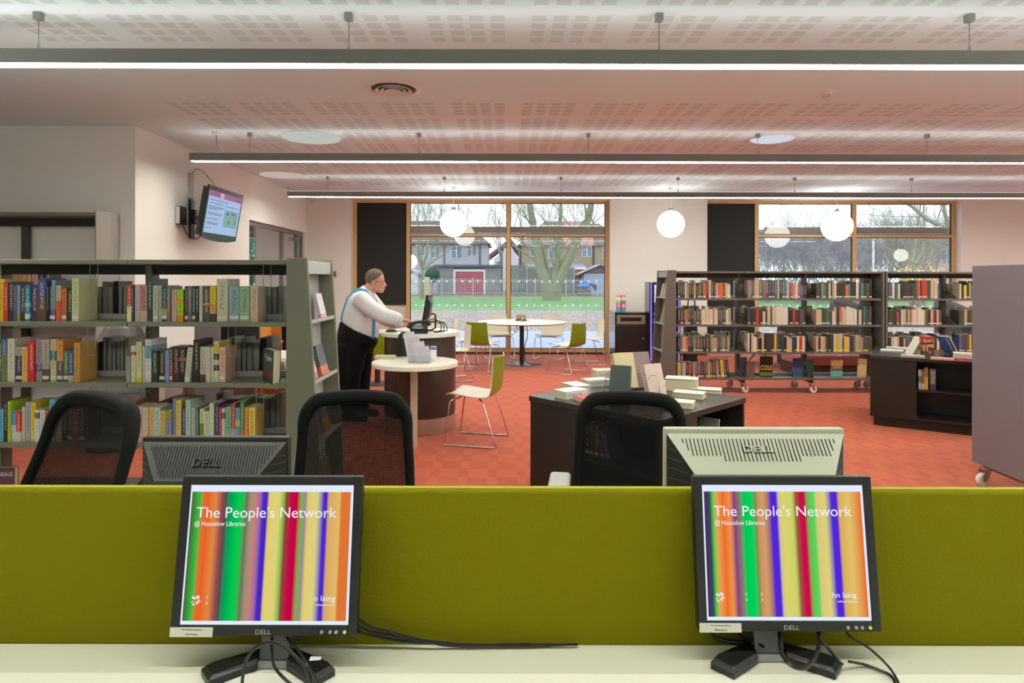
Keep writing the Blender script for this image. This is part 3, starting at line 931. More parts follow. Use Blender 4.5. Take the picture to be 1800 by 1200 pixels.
obj('stems', st, TWIG, t, kind='stuff'); obj('blossom', fl_, M('yellow_blossom', (240, 222, 96), 0.8), t, kind='stuff')
limb_tree('bare_tree', 'pale bare tree with a spreading low fork behind the yellow bush', (X(1608, 31), 31, -0.02), [
    ([(1608, 533, 0), (1608, 478, 0), (1606, 455, 0)], 0.16), ([(1606, 460, 0), (1580, 445, 0), (1555, 432, 0)], 0.08), ([(1607, 462, 0), (1622, 440, 0), (1624, 405, 0)], 0.12)], rg, 3, d=31, ratio=0.6)
limb_tree('bare_tree', 'overhanging bare limb crossing the top of the second window', (X(1700, 24), 24, -0.02), [
    ([(1700, 558, 0), (1698, 460, 0), (1680, 415, 0), (1655, 396, 0), (1630, 384, 0), (1604, 362, 0), (1585, 350, 0)], 0.13), ([(1700, 460, 0), (1668, 390, 0.1), (1660, 350, 0.1)], 0.11)], rg, 3, d=24, ratio=0.6)
EV = M('dark_evergreen', (62, 96, 78), 0.9, var=0.2, scale=6)
t = thing('evergreen_bush', 'dark green evergreen bush beside the garage', 'bush', (X(760, 58), 58, -0.02))
lv, st = MB(), MB().tube([(0, 0, 0), (0, 0, 1.6)], 0.06, 6)
for s in range(1600):
    a, b_ = rg.uniform(0, 2 * math.pi), rg.uniform(-1, 1)
    rr = 0.62 * rg.uniform(0.7, 1.05)
    c_ = Vector((rr * math.cos(a) * math.sqrt(1 - b_ * b_), rr * math.sin(a) * math.sqrt(1 - b_ * b_), 1.9 + rr * b_ * 1.15))
    r_ = rg.uniform(0.05, 0.1)
    lv.add([c_ + Vector((r_, 0, 0)), c_ + Vector((0, r_ * 0.6, r_)), c_ + Vector((-r_, 0, 0.2 * r_)), c_ + Vector((0, -r_ * 0.5, -r_))], [(0, 1, 2, 3)])
obj('stem', st, TWIG, t); obj('foliage', lv, EV, t, kind='stuff')
# garden of the side room window
for px, d, lab in ((440, 20, 'green leafy tree seen through the side room window'),):
    t = thing('garden_tree', lab, 'tree', (X(px, d), d, -0.02))
    br, lv = MB(), MB()
    for s in range(5):
        grow(br, (0, 0, 0.8), (rg.uniform(-0.6, 0.6), rg.uniform(-0.5, 0.5), 1), 1.3, 0.09, 3, rg, kids=3, ratio=0.7)
    br.tube([(0, 0, 0), (0, 0, 0.9)], 0.14, 8)
    for s in range(2200):
        c_ = Vector((rg.gauss(0, 0.9), rg.gauss(0, 0.7), 2.3 + rg.gauss(0, 0.8)))
        r_ = rg.uniform(0.04, 0.09)
        lv.add([c_ + Vector((r_, 0, 0)), c_ + Vector((0, r_ * 0.6, r_)), c_ + Vector((-r_, 0, 0.2 * r_)), c_ + Vector((0, -r_ * 0.5, -r_))], [(0, 1, 2, 3)])
    obj('branches', br, BARK, t, kind='stuff'); obj('foliage', lv, M('teal_green_leaf', (70, 140, 112), 0.9, var=0.2), t, kind='stuff')
# ------------------------------------------------------------------ bookcases
GREEN_GREY = M('olive_grey_steel', (116, 114, 98), 0.45, spec=0.4)
PALE_STEEL = M('pale_grey_steel', (172, 174, 170), 0.4, spec=0.4)
DARK_STEEL = M('dark_shelf_beam', (46, 43, 38), 0.6)
BROWN_STEEL = M('taupe_steel', (98, 90, 84), 0.42, spec=0.4)
TAUPE_PALE = M('pale_taupe_steel', (150, 146, 148), 0.35, spec=0.5)
WHEEL = M('white_nylon_wheel', (224, 220, 214), 0.4)


def caster(parent, c, turn=0.0, top=0.14):
    """Swivel caster: white wheel in a steel fork under the leg."""
    m = Matrix.Translation(c) @ Matrix.Rotation(turn, 4, 'Z')
    f = MB()
    f.box(-0.03, 0.03, -0.026, 0.026, top - 0.012, top, mt=m)
    for s in (-1, 1):
        f.add([m @ Vector(q) for q in [(-0.028, s * 0.024, top - 0.012), (0.03, s * 0.024, top - 0.012), (0.045, s * 0.024, 0.045), (0.02, s * 0.024, 0.04)]], [(0, 1, 2, 3)])
        f.add([m @ Vector(q) for q in [(-0.028, s * 0.027, top - 0.012), (0.03, s * 0.027, top - 0.012), (0.045, s * 0.027, 0.045), (0.02, s * 0.027, 0.04)]], [(3, 2, 1, 0)])
    k = obj('caster', f, STEEL, parent)
    wv = MB()
    for y0 in (-0.017,):
        v, n = [], 20
        for (rr, yy) in ((0.015, -0.018), (0.043, -0.018), (0.05, -0.01), (0.05, 0.01), (0.043, 0.018), (0.015, 0.018)):
            v += [m @ Vector((0.03 + rr * math.cos(2 * math.pi * j / n), yy, 0.05 + rr * math.sin(2 * math.pi * j / n))) for j in range(n)]
        fs = [(i * n + j, i * n + (j + 1) % n, (i + 1) * n + (j + 1) % n, (i + 1) * n + j) for i in range(5) for j in range(n)]
        wv.add(v, fs)
    obj('wheel', wv, WHEEL, k, smooth=True)
    return k


def bookcase(label, loc, nb, bay, D, levels, body, pale, end=None, plain=(), wheels=False, top=1.606, rz=0.0, group=None, wire=()):
    """Double-sided steel bookcase. Local x along the run, y away from the front, bays of equal width."""
    t = thing('bookcase', label, 'bookcase', loc, rz, group)
    L = nb * bay
    for lv in levels:
        for b in range(nb):
            obj('shelf', MB().box(b * bay + 0.002, (b + 1) * bay - 0.002, 0, D, lv - 0.027, lv), body, t, bevel=0.003)
            obj('back_stop', MB().box(b * bay + 0.03, (b + 1) * bay - 0.03, D / 2 - 0.012, D / 2 + 0.012, lv, lv + 0.032), pale, t)
    for b in range(nb):
        obj('canopy', MB().box(b * bay + 0.002, (b + 1) * bay - 0.002, 0, D, top - 0.026, top), body, t, bevel=0.003)
        obj('cross_beam', MB().box(b * bay + 0.02, (b + 1) * bay - 0.02, D / 2 - 0.02, D / 2 + 0.02, top - 0.085, top - 0.027), DARK_STEEL, t)
    for b in range(nb + 1):
        x = b * bay
        z0 = 0.17 if wheels else 0.0
        up = obj('upright', MB().box(x - 0.018, x + 0.018, D / 2 - 0.045, D / 2 + 0.045, z0, top - 0.027), body, t)
        s = MB()
        for k in range(int((top - z0 - 0.15) / 0.04)):
            s.box(x - 0.004, x + 0.004, D / 2 - 0.0465, D / 2 - 0.0451, z0 + 0.06 + k * 0.04, z0 + 0.08 + k * 0.04)
        obj('slot_column', s, RUBBER, up, kind='stuff')
        for lv in levels:
            br = MB()
            for sx in (-0.021, 0.019):
                br.add([(x + sx, 0.03, lv), (x + sx, D / 2 - 0.045, lv), (x + sx, D / 2 - 0.045, lv + 0.12), (x + sx, 0.16, lv + 0.085), (x + sx, 0.03, lv + 0.03)], [(0, 1, 2, 3, 4)])
            if 0 < b < nb or (b == nb and not end == 'R'):
                obj('shelf_bracket', br, body, t, solid=0.003)
    if wheels:
        for b in range(nb + 1):
            x = min(max(b * bay, 0.03), L - 0.03)
            lg = obj('leg', MB().prism([(0.02, 0.19), (0.06, 0.14), (D - 0.06, 0.14), (D - 0.02, 0.19)], 'x', x - 0.025, x + 0.025), BROWN_STEEL, t, bevel=0.003)
            caster(t, (x, 0.05, 0), rnd.uniform(-0.5, 0.9))
            caster(t, (x, D - 0.05, 0), rnd.uniform(2.4, 3.4))
    else:
        obj('plinth', MB().box(0.02, L - 0.02, 0.03, D - 0.03, 0, levels[-1] - 0.0275), body, t)
    zb = 0.165 if wheels else 0.012
    for side in plain:
        x = -0.03 if side == 'L' else L + 0.002
        obj('end_panel', MB().box(x, x + 0.028, -0.012, D + 0.012, zb, top + 0.004), body, t, bevel=0.004)
    if end:
        s = 1 if end == 'R' else -1
        e0 = L + 0.004 if end == 'R' else -0.004

        def wd(z): return 0.118 + 0.06 * (top - z)
        for y0 in (-0.012, D - 0.016):
            pts = [(e0, zb), (e0 + s * wd(zb), zb), (e0 + s * wd(top), top + 0.012), (e0, top + 0.012)]
            obj('end_panel', MB().prism(pts if s > 0 else pts[::-1], 'y', y0, y0 + 0.028), body, t, bevel=0.003)
        obj('end_board', MB().prism([(e0 + s * 0.09, zb + 0.02), (e0 + s * 0.095, zb + 0.02), (e0 + s * 0.03, top - 0.04), (e0 + s * 0.025, top - 0.04)], 'y', 0.0162, D - 0.0162), pale, t)
        obj('end_cap', MB().box(min(e0 + s * 0.005, e0 + s * 0.112), max(e0 + s * 0.005, e0 + s * 0.112), 0.0162, D - 0.0162, top - 0.08, top - 0.002), pale, t, bevel=0.003)
        for lv in [q - 0.012 for q in levels]:
            a, b = e0 + s * 0.03, e0 + s * (wd(lv) - 0.004)
            zz = lv
            pl = [(a, zz - 0.004), (b, zz + 0.002), (b, zz + 0.024), (b - s * 0.006, zz + 0.024), (b - s * 0.006, zz + 0.012), (a, zz + 0.006)]
            obj('display_shelf', MB().prism(pl if s > 0 else pl[::-1], 'y', 0.0165, D - 0.0165), pale, t)
    for (x, lv, h_) in wire:
        obj('wire_book_support', MB().tube([(x - 0.022, 0.03, lv), (x - 0.022, 0.028, lv - h_ + 0.02), (x - 0.016, 0.03, lv - h_), (x + 0.016, 0.03, lv - h_), (x + 0.022, 0.028, lv - h_ + 0.02), (x + 0.022, 0.03, lv)], 0.002, 6), M('dull_wire', (130, 128, 114), 0.45), t)
    return t


LV = [1.248, 0.897, 0.548, 0.19]
FY, BAY, DEP = 3.60, 0.915, 0.52            # left bookcase: front plane, bay width, depth
LX0 = X(503, FY) - 2 * BAY
bookcase('double-sided olive grey bookcase with a tapered display end, behind the mesh chairs', (LX0, FY, 0), 2, BAY, DEP, LV, GREEN_GREY, PALE_STEEL, end='R',
         wire=[(X(159, FY) - LX0, 1.58, 0.175), (X(466, FY) - LX0, 1.58, 0.18), (X(155, FY) - LX0, 1.221, 0.17), (X(404, FY) - LX0, 1.221, 0.17), (X(454, FY) - LX0, 0.87, 0.15), (X(173, FY) - LX0, 0.87, 0.15)])
RY, RBAY, RD = 8.22, 0.9, 0.52
RX0 = X(1189, RY)
LVR = [1.252, 0.905, 0.548, 0.206]
bookcase('long taupe bookcase on white casters with a tapered display end', (RX0, RY, 0), 3, RBAY, RD, LVR, BROWN_STEEL, TAUPE_PALE, end='L', plain='R', wheels=True,
         wire=[(0.37, 1.58, 0.15), (1.27, 1.58, 0.14), (2.0, 1.22, 0.14)])
RX1 = RX0 + 3 * RBAY + 0.075
bookcase('second taupe caster bookcase, partly hidden by the grey end panel', (RX1, RY, 0), 3, RBAY, RD, LVR, BROWN_STEEL, TAUPE_PALE, plain='LR', wheels=True)
MAUVE = M('mauve_grey_panel', (118, 111, 116), 0.5, spec=0.4)
bookcase('mobile bookcase showing only its plain mauve grey end panel and caster', (X(1706, 4.6) + 0.03, 4.08, 0), 2, 0.9, 0.52, LV[:3] + [0.24], MAUVE, TAUPE_PALE, plain='LR', wheels=True, rz=R(-2.2), top=1.6)

# ------------------------------------------------------------------ books
NBOOK = [0]


def book_mesh(w_, h, d, main, bands=(), strip=None, pages=True):
    """Cover of a book: spine at y=0 facing -y, boards at x=0 and x=w, page block between."""
    mats, idx = [], {}

    def mi(m):
        if m.name not in idx:
            idx[m.name] = len(mats); mats.append(m)
        return idx[m.name]
    mb = MB()
    cuts = [(0.0, main)]
    for lo, hi, c in bands:
        cuts += [(lo, c), (hi, None)]
    ed = sorted(set([0.0, 1.0] + [q for b in bands for q in b[:2]]))
    for a, b in zip(ed[:-1], ed[1:]):
        c = main
        for lo, hi, cc in bands:
            if lo <= a + 1e-6 and b <= hi + 1e-6: c = cc
        mb.quad((0, 0, a * h), (w_, 0, a * h), (w_, 0, b * h), (0, 0, b * h), mi(spine_mat(c)))
        k = mi(spine_mat(c))
        mb.quad((w_, 0, a * h), (w_, d, a * h), (w_, d, b * h), (w_, 0, b * h), k)
        mb.quad((0, d, a * h), (0, 0, a * h), (0, 0, b * h), (0, d, b * h), k)
    t_ = min(0.002, w_ * 0.15)
    k = mi(spine_mat(main))
    for z in (0, h):
        mb.quad((0, 0, z), (t_, 0, z), (t_, d, z), (0, d, z), k)
        mb.quad((w_ - t_, 0, z), (w_, 0, z), (w_, d, z), (w_ - t_, d, z), k)
        mb.quad((t_, 0, z), (w_ - t_, 0, z), (w_ - t_, t_, z), (t_, t_, z), k)
    mb.quad((t_, t_, 0), (t_, d, 0), (t_, d, h), (t_, t_, h), k)
    mb.quad((w_ - t_, t_, 0), (w_ - t_, d, 0), (w_ - t_, d, h), (w_ - t_, t_, h), k)
    if not pages:
        k = mi(PAGES)
        mb.quad((t_, t_, h - 0.002), (w_ - t_, t_, h - 0.002), (w_ - t_, d - 0.002, h - 0.002), (t_, d - 0.002, h - 0.002), k)
        mb.quad((t_, d - 0.002, 0), (w_ - t_, d - 0.002, 0), (w_ - t_, d - 0.002, h), (t_, d - 0.002, h), k)
    if strip and not pages:
        mb.quad((w_ * 0.08, -0.0006, 0.012), (w_ * 0.92, -0.0006, 0.012), (w_ * 0.92, -0.0006, 0.03), (w_ * 0.08, -0.0006, 0.03), mi(strip))
    me = bpy.data.meshes.new('book')
    me.from_pydata(mb.v, [], mb.f)
    for q in mats: me.materials.append(q)
    for p, i in zip(me.polygons, mb.m): p.material_index = i
    return me, t_


LABELW = M('white_spine_label', (206, 203, 190), 0.6)
LABELY = M('yellow_spine_label', (222, 200, 40), 0.6)


def book(w_, h, d, main, bands=(), label='', group=None, strip=None, loc=(0, 0, 0), rot=(0, 0, 0), pages=True, pagecol=None):
    me, t_ = book_mesh(w_, h, d, main, bands, strip, pages)
    o = obj('book', me, None, None, loc, rot)
    tag(o, label, 'book', group)
    if pages:
        obj('page_block', MB().box(t_, w_ - t_, t_, d - 0.003, 0.0015, h - 0.003), pagecol or PAGES, o)
        if strip:
            obj('spine_label', MB().box(w_ * 0.06, w_ * 0.94, -0.0012, -0.0002, 0.014, 0.034), strip, o)
    NBOOK[0] += 1
    return o


def shelf_row(spec, base_z, y, f, where, group, x_shift=0.0):
    """spec rows: (px left, px right, px top, colour, phrase, bands, lean) as measured; f = metres per pixel there."""
    for n, s in enumerate(spec):
        a, b, top, col, ph = s[:5]
        bands = s[5] if len(s) > 5 else ()
        lean = s[6] if len(s) > 6 else 0.0
        base_px = 490 + (EYE - base_z) / f
        h = (base_px - top) * f
        h = max(0.15, h)
        d = min(0.2, h * 0.68)
        w_ = (b - a) * f - 0.0012
        book(w_, h, d, col, bands, '%s, %s on %s' % (ph, ORD[n + 1], where), group, LABELW if (n * 7 + int(a)) % 3 == 0 else None,
             ((a - 886) * f + x_shift, y + rnd.uniform(0, 0.012), base_z), (0, R(lean), R(rnd.uniform(-1.2, 1.2))))


f_ = (FY + 0.03) / FPX
YB = FY + 0.025
cream, white = (192, 184, 156), (205, 200, 192)
T1 = [(-5, 7, 492, (205, 165, 20), 'yellow paperback'), (7, 15, 498, (176, 52, 42), 'red paperback with cream edge'), (15.5, 25, 497, (46, 46, 62), 'dark navy paperback'),
      (25, 28.5, 503, (92, 82, 92), 'thin grey-mauve paperback'), (28.5, 35, 503, (122, 138, 178), 'pale blue paperback with green foot', ((0, .22, (132, 142, 52)),)),
      (35.5, 44.5, 503, (62, 50, 46), 'dark brown paperback'), (45, 54, 503, (44, 122, 152), 'teal paperback with clouds', ((.08, .22, (150, 190, 190)), (.4, .52, (140, 180, 185)))),
      (54.5, 66, 502, (66, 52, 76), 'dark purple paperback'), (66.5, 81.5, 491, (92, 68, 46), 'tall brown and blue hardback', ((.55, 1, (62, 66, 128)),)), (82, 86, 500, (30, 28, 34), 'thin black paperback'),
      (86.5, 91, 503, (62, 76, 80), 'thin slate green paperback'), (91.5, 98, 494, (104, 142, 168), 'pale blue tall paperback', ((0, .3, (104, 92, 128)),)), (98.5, 107, 503, (206, 86, 44), 'orange and tan paperback', ((.57, 1, (182, 162, 120)),)),
      (107.5, 116.5, 509, (182, 98, 66), 'short orange-brown paperback'), (117, 126, 509, (46, 54, 46), 'short dark green paperback'), (126.5, 138.5, 490.5, (186, 184, 138), 'tall cream-green hardback')]
W1 = 'top shelf, outer bay of tapered bookcase'
shelf_row(T1, LV[0], YB, f_, W1, 'books on the top shelf, outer bay')
T2 = [(224, 232, 502, (192, 62, 60), 'red and cream paperback', ((0, .42, (216, 206, 160)),)), (232, 236, 504, (58, 54, 56), 'thin charcoal paperback'), (236.5, 245, 503, (190, 176, 182), 'pale lilac paperback'),
      (245.3, 258, 503, (178, 118, 116), 'dusty pink paperback', ((0, .3, (196, 160, 140)),)), (258.5, 268, 491, (40, 62, 62), 'tall dark teal hardback'), (268.5, 278, 503, (172, 172, 146), 'beige green paperback'),
      (278.3, 284, 503, (166, 166, 146), 'pale sage paperback'), (284.3, 294, 503, (36, 66, 76), 'deep teal paperback with gold', ((.16, .36, (172, 150, 100)),)), (294.3, 300.5, 504, (112, 108, 108), 'thin grey paperback'),
      (301.5, 310, 510, (202, 158, 146), 'short shell pink paperback'), (310.3, 322, 510, (150, 188, 40), 'short lime green paperback', ((0, .2, (206, 140, 30)), (.55, .68, (214, 150, 30)))), (325, 331, 504, (46, 46, 46), 'thin black-grey paperback'),
      (331.3, 338, 504, (108, 92, 108), 'mauve paperback'), (338.3, 344, 504, (52, 72, 72), 'thin dark green paperback'), (344.3, 350.5, 504, (46, 52, 44), 'thin dark olive paperback'), (351, 356.5, 503, (186, 180, 160), 'thin cream paperback'),
      (357.5, 368.5, 504, (82, 78, 80), 'grey paperback with orange dot', ((.46, .52, (214, 160, 40)),)), (369.5, 380, 503, (204, 174, 26), 'yellow paperback fading to dark', ((0, .22, (66, 62, 50)), (.22, .5, (206, 140, 70)))),
      (381, 400.5, 491, (188, 180, 156), 'thick tall cream hardback'), (401.8, 420.5, 504, (128, 158, 160), 'thick duck-egg blue paperback'), (421.8, 439, 504, (132, 162, 130), 'thick sage green paperback'), (440, 453.5, 504, (188, 166, 144), 'tan paperback with portrait cover')]
W2 = 'top shelf, tapered-end bay'
shelf_row(T2, LV[0], YB, f_, W2, 'books on the top shelf, end bay')
M1 = [(-8, 4, 602, (64, 112, 74), 'green paperback'), (4.3, 13.3, 598, (78, 102, 140), 'landscape-covered paperback', ((0, .62, (118, 120, 74)),)), (14, 26.5, 597, (198, 188, 164), 'tall cream hardback'),
      (27, 39.5, 611, (62, 52, 74), 'short plum paperback', ((.75, 1, (160, 150, 150)),)), (40, 49.6, 611, (212, 162, 88), 'short tan-orange paperback'), (50, 61, 600.5, (204, 42, 42), 'bright red paperback with yellow title'), (61.8, 74, 598, (152, 128, 142), 'mauve hardback', ((.24, .42, (86, 80, 126)),)),
      (74.3, 87, 598, (168, 152, 140), 'taupe hardback', ((0, .3, (76, 72, 62)),)), (88, 98.8, 598, (188, 172, 134), 'sand hardback with teal block', ((.5, .73, (46, 112, 116)),)), (99, 110, 600, (206, 134, 60), 'sunset orange hardback', ((0, .5, (98, 78, 80)),)),
      (110.5, 120, 617, (86, 106, 56), 'short leaf green paperback'), (120.3, 130, 617, (56, 80, 126), 'short blue paperback', ((0, .2, (170, 166, 150)),)), (131, 141.5, 604, (184, 134, 62), 'gold hardback with a painted cover')]
W3 = 'middle shelf, outer bay, tapered bookcase'
shelf_row(M1, LV[1], YB, f_, W3, 'books on the middle shelf, outer bay')
M2 = [(223, 230, 638, (150, 148, 134), 'low grey-cream booklet'), (231, 239.5, 609, (200, 190, 170), 'cream paperback with a red heart', ((.74, .84, (150, 50, 50)),)), (240, 250, 602, (196, 188, 140), 'cream-yellow paperback', ((0, .12, (214, 196, 30)),)),
      (252.3, 255.8, 610, (206, 200, 190), 'thin white paperback'), (256.2, 267, 598, (204, 196, 190), 'tall white hardback with blue figure', ((.56, .86, (110, 152, 170)),)), (267.8, 279, 617, (44, 56, 44), 'short dark green paperback'),
      (279.6, 290.5, 617, (66, 48, 44), 'short dark red-brown paperback'), (291, 298, 617, (122, 140, 186), 'short cornflower paperback'), (298.3, 304, 611, (76, 78, 52), 'thin olive and rust paperback', ((0, .5, (146, 72, 50)),)), (304.3, 314, 611, (86, 44, 58), 'maroon paperback'),
      (315, 327, 611, (46, 40, 40), 'blackish paperback with orange spot', ((.6, .7, (170, 100, 60)),)), (325, 334.5, 611, (190, 182, 164), 'leaning cream paperback', (), 5.5), (340.5, 351, 598, (44, 40, 38), 'tall black hardback'),
      (351.3, 361.5, 611, (192, 180, 162), 'cream paperback with dark foot', ((0, .22, (92, 66, 56)),)), (362.8, 371, 611, (196, 188, 168), 'cream paperback with brown bird'), (371.4, 375.8, 611, (206, 200, 190), 'thin white paperback with green fleck'),
      (376, 384.8, 601, (196, 186, 150), 'patchwork black and yellow paperback', ((.28, .42, (40, 38, 34)), (.55, .7, (44, 40, 30)), (.7, .95, (206, 182, 60)))), (385.5, 396.5, 611, (206, 160, 140), 'salmon paperback')]
W4 = 'middle shelf, tapered-end bay'
shelf_row(M2, LV[1], YB, f_, W4, 'books on the middle shelf, end bay')
B1 = [(-8, 7, 722, (96, 170, 202), 'sky blue paperback'), (7.2, 14.5, 706, (66, 28, 32), 'dark maroon paperback'), (14.8, 20.5, 707, (160, 184, 40), 'lime green paperback'), (20.8, 29, 725, (206, 200, 196), 'blue and white paperback', ((.55, 1, (60, 120, 180)),)),
      (29.3, 37.5, 725, (206, 196, 186), 'red and white paperback', ((.34, 1, (206, 52, 56)),)), (38, 43.5, 717, (206, 184, 150), 'thin cream paperback with red foot'), (44.3, 53, 709, (162, 156, 166), 'lilac grey paperback'), (53.5, 62, 709, (220, 186, 50), 'yellow paperback with figures'),
      (62.4, 70.2, 722, (210, 206, 198), 'white paperback with photo panel', ((.74, .92, (70, 56, 54)),)), (70.5, 80, 722, (200, 196, 186), 'off-white paperback'), (80.4, 87.5, 722, (180, 90, 60), 'brick paperback behind the mesh chair'), (88, 97.6, 703, (96, 160, 190), 'tall light blue paperback'), (98, 107.5, 708, (220, 206, 140), 'pale yellow paperback'),
      (108, 118, 720, (60, 66, 60), 'dark green paperback behind the mesh chair'), (118.4, 128, 716, (90, 70, 60), 'brown paperback behind the mesh chair'), (128.4, 140, 722, (170, 40, 50), 'crimson paperback behind the mesh chair'), (140.4, 150, 712, (66, 62, 70), 'charcoal paperback behind the mesh chair')]
W5 = 'lowest visible shelf, outer bay'
shelf_row(B1, LV[2], YB, f_, W5, 'books on the lowest visible shelf, outer bay')
B2 = [(228, 236, 708, (120, 80, 70), 'brown paperback'), (236.4, 245, 716, (206, 196, 180), 'pale cream paperback'), (245.4, 253, 716, (196, 158, 140), 'pinkish paperback'), (253.3, 261.5, 717, (202, 176, 150), 'peach paperback'), (262, 271, 717, (214, 170, 110), 'apricot paperback'), (271.4, 281.5, 717, (176, 194, 188), 'pale mint paperback'),
      (282.2, 292, 723, (198, 162, 84), 'tan-gold paperback'), (292.4, 302.5, 723, (128, 130, 152), 'olive and lilac paperback', ((.72, 1, (140, 138, 66)),)), (303.5, 309, 703, (132, 130, 158), 'slim lavender paperback'), (310, 319, 704, (204, 172, 92), 'honey yellow paperback'), (319.5, 327, 718, (66, 72, 96), 'navy grey paperback'),
      (327.4, 336, 704, (166, 186, 170), 'mint paperback with olive foot', ((0, .12, (120, 106, 70)),)), (336.3, 344, 718, (186, 186, 170), 'grey-cream paperback'), (344.3, 350, 718, (70, 96, 104), 'thin teal-grey paperback'), (350.4, 358.7, 720, (206, 200, 150), 'cream and green paperback', ((0, .56, (124, 142, 40)),)),
      (359, 368.8, 724, (206, 186, 168), 'oatmeal paperback'), (369.3, 376.4, 710, (190, 206, 160), 'pale green paperback'), (377, 384.6, 711, (66, 52, 112), 'indigo paperback'), (385.3, 390, 717, (172, 44, 56), 'slim red paperback'), (390.4, 395.8, 719, (206, 196, 176), 'white and brown paperback', ((.7, .88, (84, 60, 50)),)),
      (396.2, 406.5, 717, (122, 166, 136), 'sage green paperback'), (407.3, 414.6, 710, (162, 70, 52), 'brick red paperback', ((0, .36, (186, 146, 140)),)), (414.9, 422.4, 718, (112, 146, 178), 'blue paperback with pink foot', ((0, .15, (200, 66, 116)), (.48, .66, (220, 182, 100)))), (422.8, 430.4, 706, (66, 118, 66), 'tall green paperback', ((0, .3, (170, 106, 90)),)),
      (431, 437.3, 717, (214, 132, 50), 'orange paperback'), (437.8, 449.5, 717, (216, 178, 82), 'gold paperback with a patterned cover')]
W6 = 'lowest visible shelf, tapered-end bay'
shelf_row(B2, LV[2], YB, f_, W6, 'books on the lowest visible shelf, end bay')

# spines turned away: the books of the far side, seen by their page edges
fb = (FY + 0.30) / FPX
for (rows, lv, wh, gp) in (
        ([(168, 178), (178.5, 189), (189.5, 198), (198.5, 207), (207.5, 214), (214.5, 222)], LV[0], 'top shelf, outer bay', 'far-side books, top shelf outer bay'),
        ([(456, 467), (467.5, 477), (477.5, 487), (487.5, 498)], LV[0], 'top shelf, tapered-end bay', 'far-side books, top shelf end bay'),
        ([(168, 172), (172.6, 180), (180.6, 187), (187.6, 196), (196.6, 203), (203.6, 210), (210.6, 217), (217.6, 226)], LV[1], 'middle shelf, outer bay', 'far-side books, middle shelf outer bay'),
        ([(400, 411), (411.6, 424), (424.6, 433), (433.6, 444), (444.6, 456), (456.6, 466), (466.6, 478)], LV[1], 'middle shelf, tapered-end bay', 'far-side books, middle shelf end bay'),
        ([(118, 128), (128.6, 137), (137.6, 146), (146.6, 158), (158.6, 166), (166.6, 174), (174.6, 184), (184.6, 196), (196.6, 210), (210.6, 222)], LV[2], 'lowest visible shelf, outer bay', 'far-side books, lowest shelf outer bay'),
        ([(300, 312), (312.6, 324), (380, 392), (392.6, 404), (404.6, 415), (415.6, 426), (426.6, 438), (438.6, 450), (450.6, 462), (462.6, 474), (474.6, 484), (484.6, 494)], LV[2], 'lowest visible shelf, tapered-end bay', 'far-side books, lowest shelf end bay')):
    for n, (a, b) in enumerate(rows):
        dark = (n * 5 + int(a)) % 4 == 1
        colr = (36, 36, 38) if dark else rnd.choice([(150, 152, 146), (134, 138, 134), (160, 158, 150), (120, 124, 120)])
        h = rnd.choice([0.198, 0.198, 0.205, 0.232])
        d = 0.15
        w_ = (b - a) * fb - 0.001
        o = book(w_, h, d, colr, (), '%s book showing page edges, %s at the back of the %s' % ('black' if dark else 'pale', ORD[n + 1], wh), gp,
                 None, ((b - 886) * fb, FY + 0.30 + d + rnd.uniform(0, .01), lv), (0, 0, R(180)), True, M('grey_page_edges', (150, 150, 140), 0.8, var=0.06, scale=120, stretch=(1, 1, 0.02)) if not dark else M('black_slip_case', (20, 20, 22), 0.6))
# the leaning and face-out books of the bookcase
tl = book(0.045, 0.196, 0.13, (66, 76, 70), ((0, .14, (70, 52, 48)), (.2, .34, (130, 52, 46))), 'book face-out beside the tapered end, white name on grey-green cover', None, None, (X(462, 3.68) + 0.032, 3.712, LV[1] + 0.001), (R(-4), 0, R(-135)))
text('title', 'Tyler', 0.045, LABELW, tl, (0.0456, 0.068, 0.145), (R(90), 0, R(90)))
mg = book(0.03, 0.205, 0.14, (96, 40, 52), ((0, .45, (84, 44, 34)),), 'maroon book face-out on the bottom shelf with white MARRIAGE lettering', None, None, (X(-14, 3.64), 3.66, LV[3]), (R(-6), 0, R(-90)))
mg.location = (X(-16, 3.64) + 0.0, 3.64 + 0.03, LV[3] + 0.001)
mg.rotation_euler = (0, R(0), R(-90))
text('title', 'MARRIAGE', 0.034, LABELW, mg, (0.0309, 0.072, 0.165), (R(90), 0, R(90)), sx=0.72)
# books of the caster bookcases: those of the first two bays singly, the rest (past the limit) together
DARKS = [((40, 36, 34), 'black'), ((58, 46, 40), 'dark brown'), ((52, 56, 66), 'slate'), ((72, 42, 42), 'maroon'), ((60, 66, 52), 'olive'), ((44, 40, 48), 'charcoal'), ((92, 78, 62), 'brown'), ((70, 62, 58), 'umber')]
LIGHTS = [((186, 170, 142), 'cream'), ((170, 150, 118), 'tan'), ((206, 196, 182), 'off-white'), ((150, 132, 110), 'fawn'), ((196, 160, 140), 'peach')]
BRIGHT = [((176, 52, 44), 'red'), ((206, 96, 44), 'orange'), ((60, 116, 98), 'green'), ((204, 168, 56), 'yellow'), ((74, 84, 132), 'blue'), ((110, 60, 90), 'plum')]
rb = random.Random(11)
frt = RY / FPX


def pick(row, i):
    u = rb.random()
    if row == 1 and 9 < i % 30 < 17 and u < 0.85: return LIGHTS[2] if rb.random() < .6 else LIGHTS[0]
    return rb.choice(DARKS) if u < 0.52 else rb.choice(LIGHTS) if u < 0.78 else rb.choice(BRIGHT)


mass_idx, mass_mats, mass = {}, [], MB()


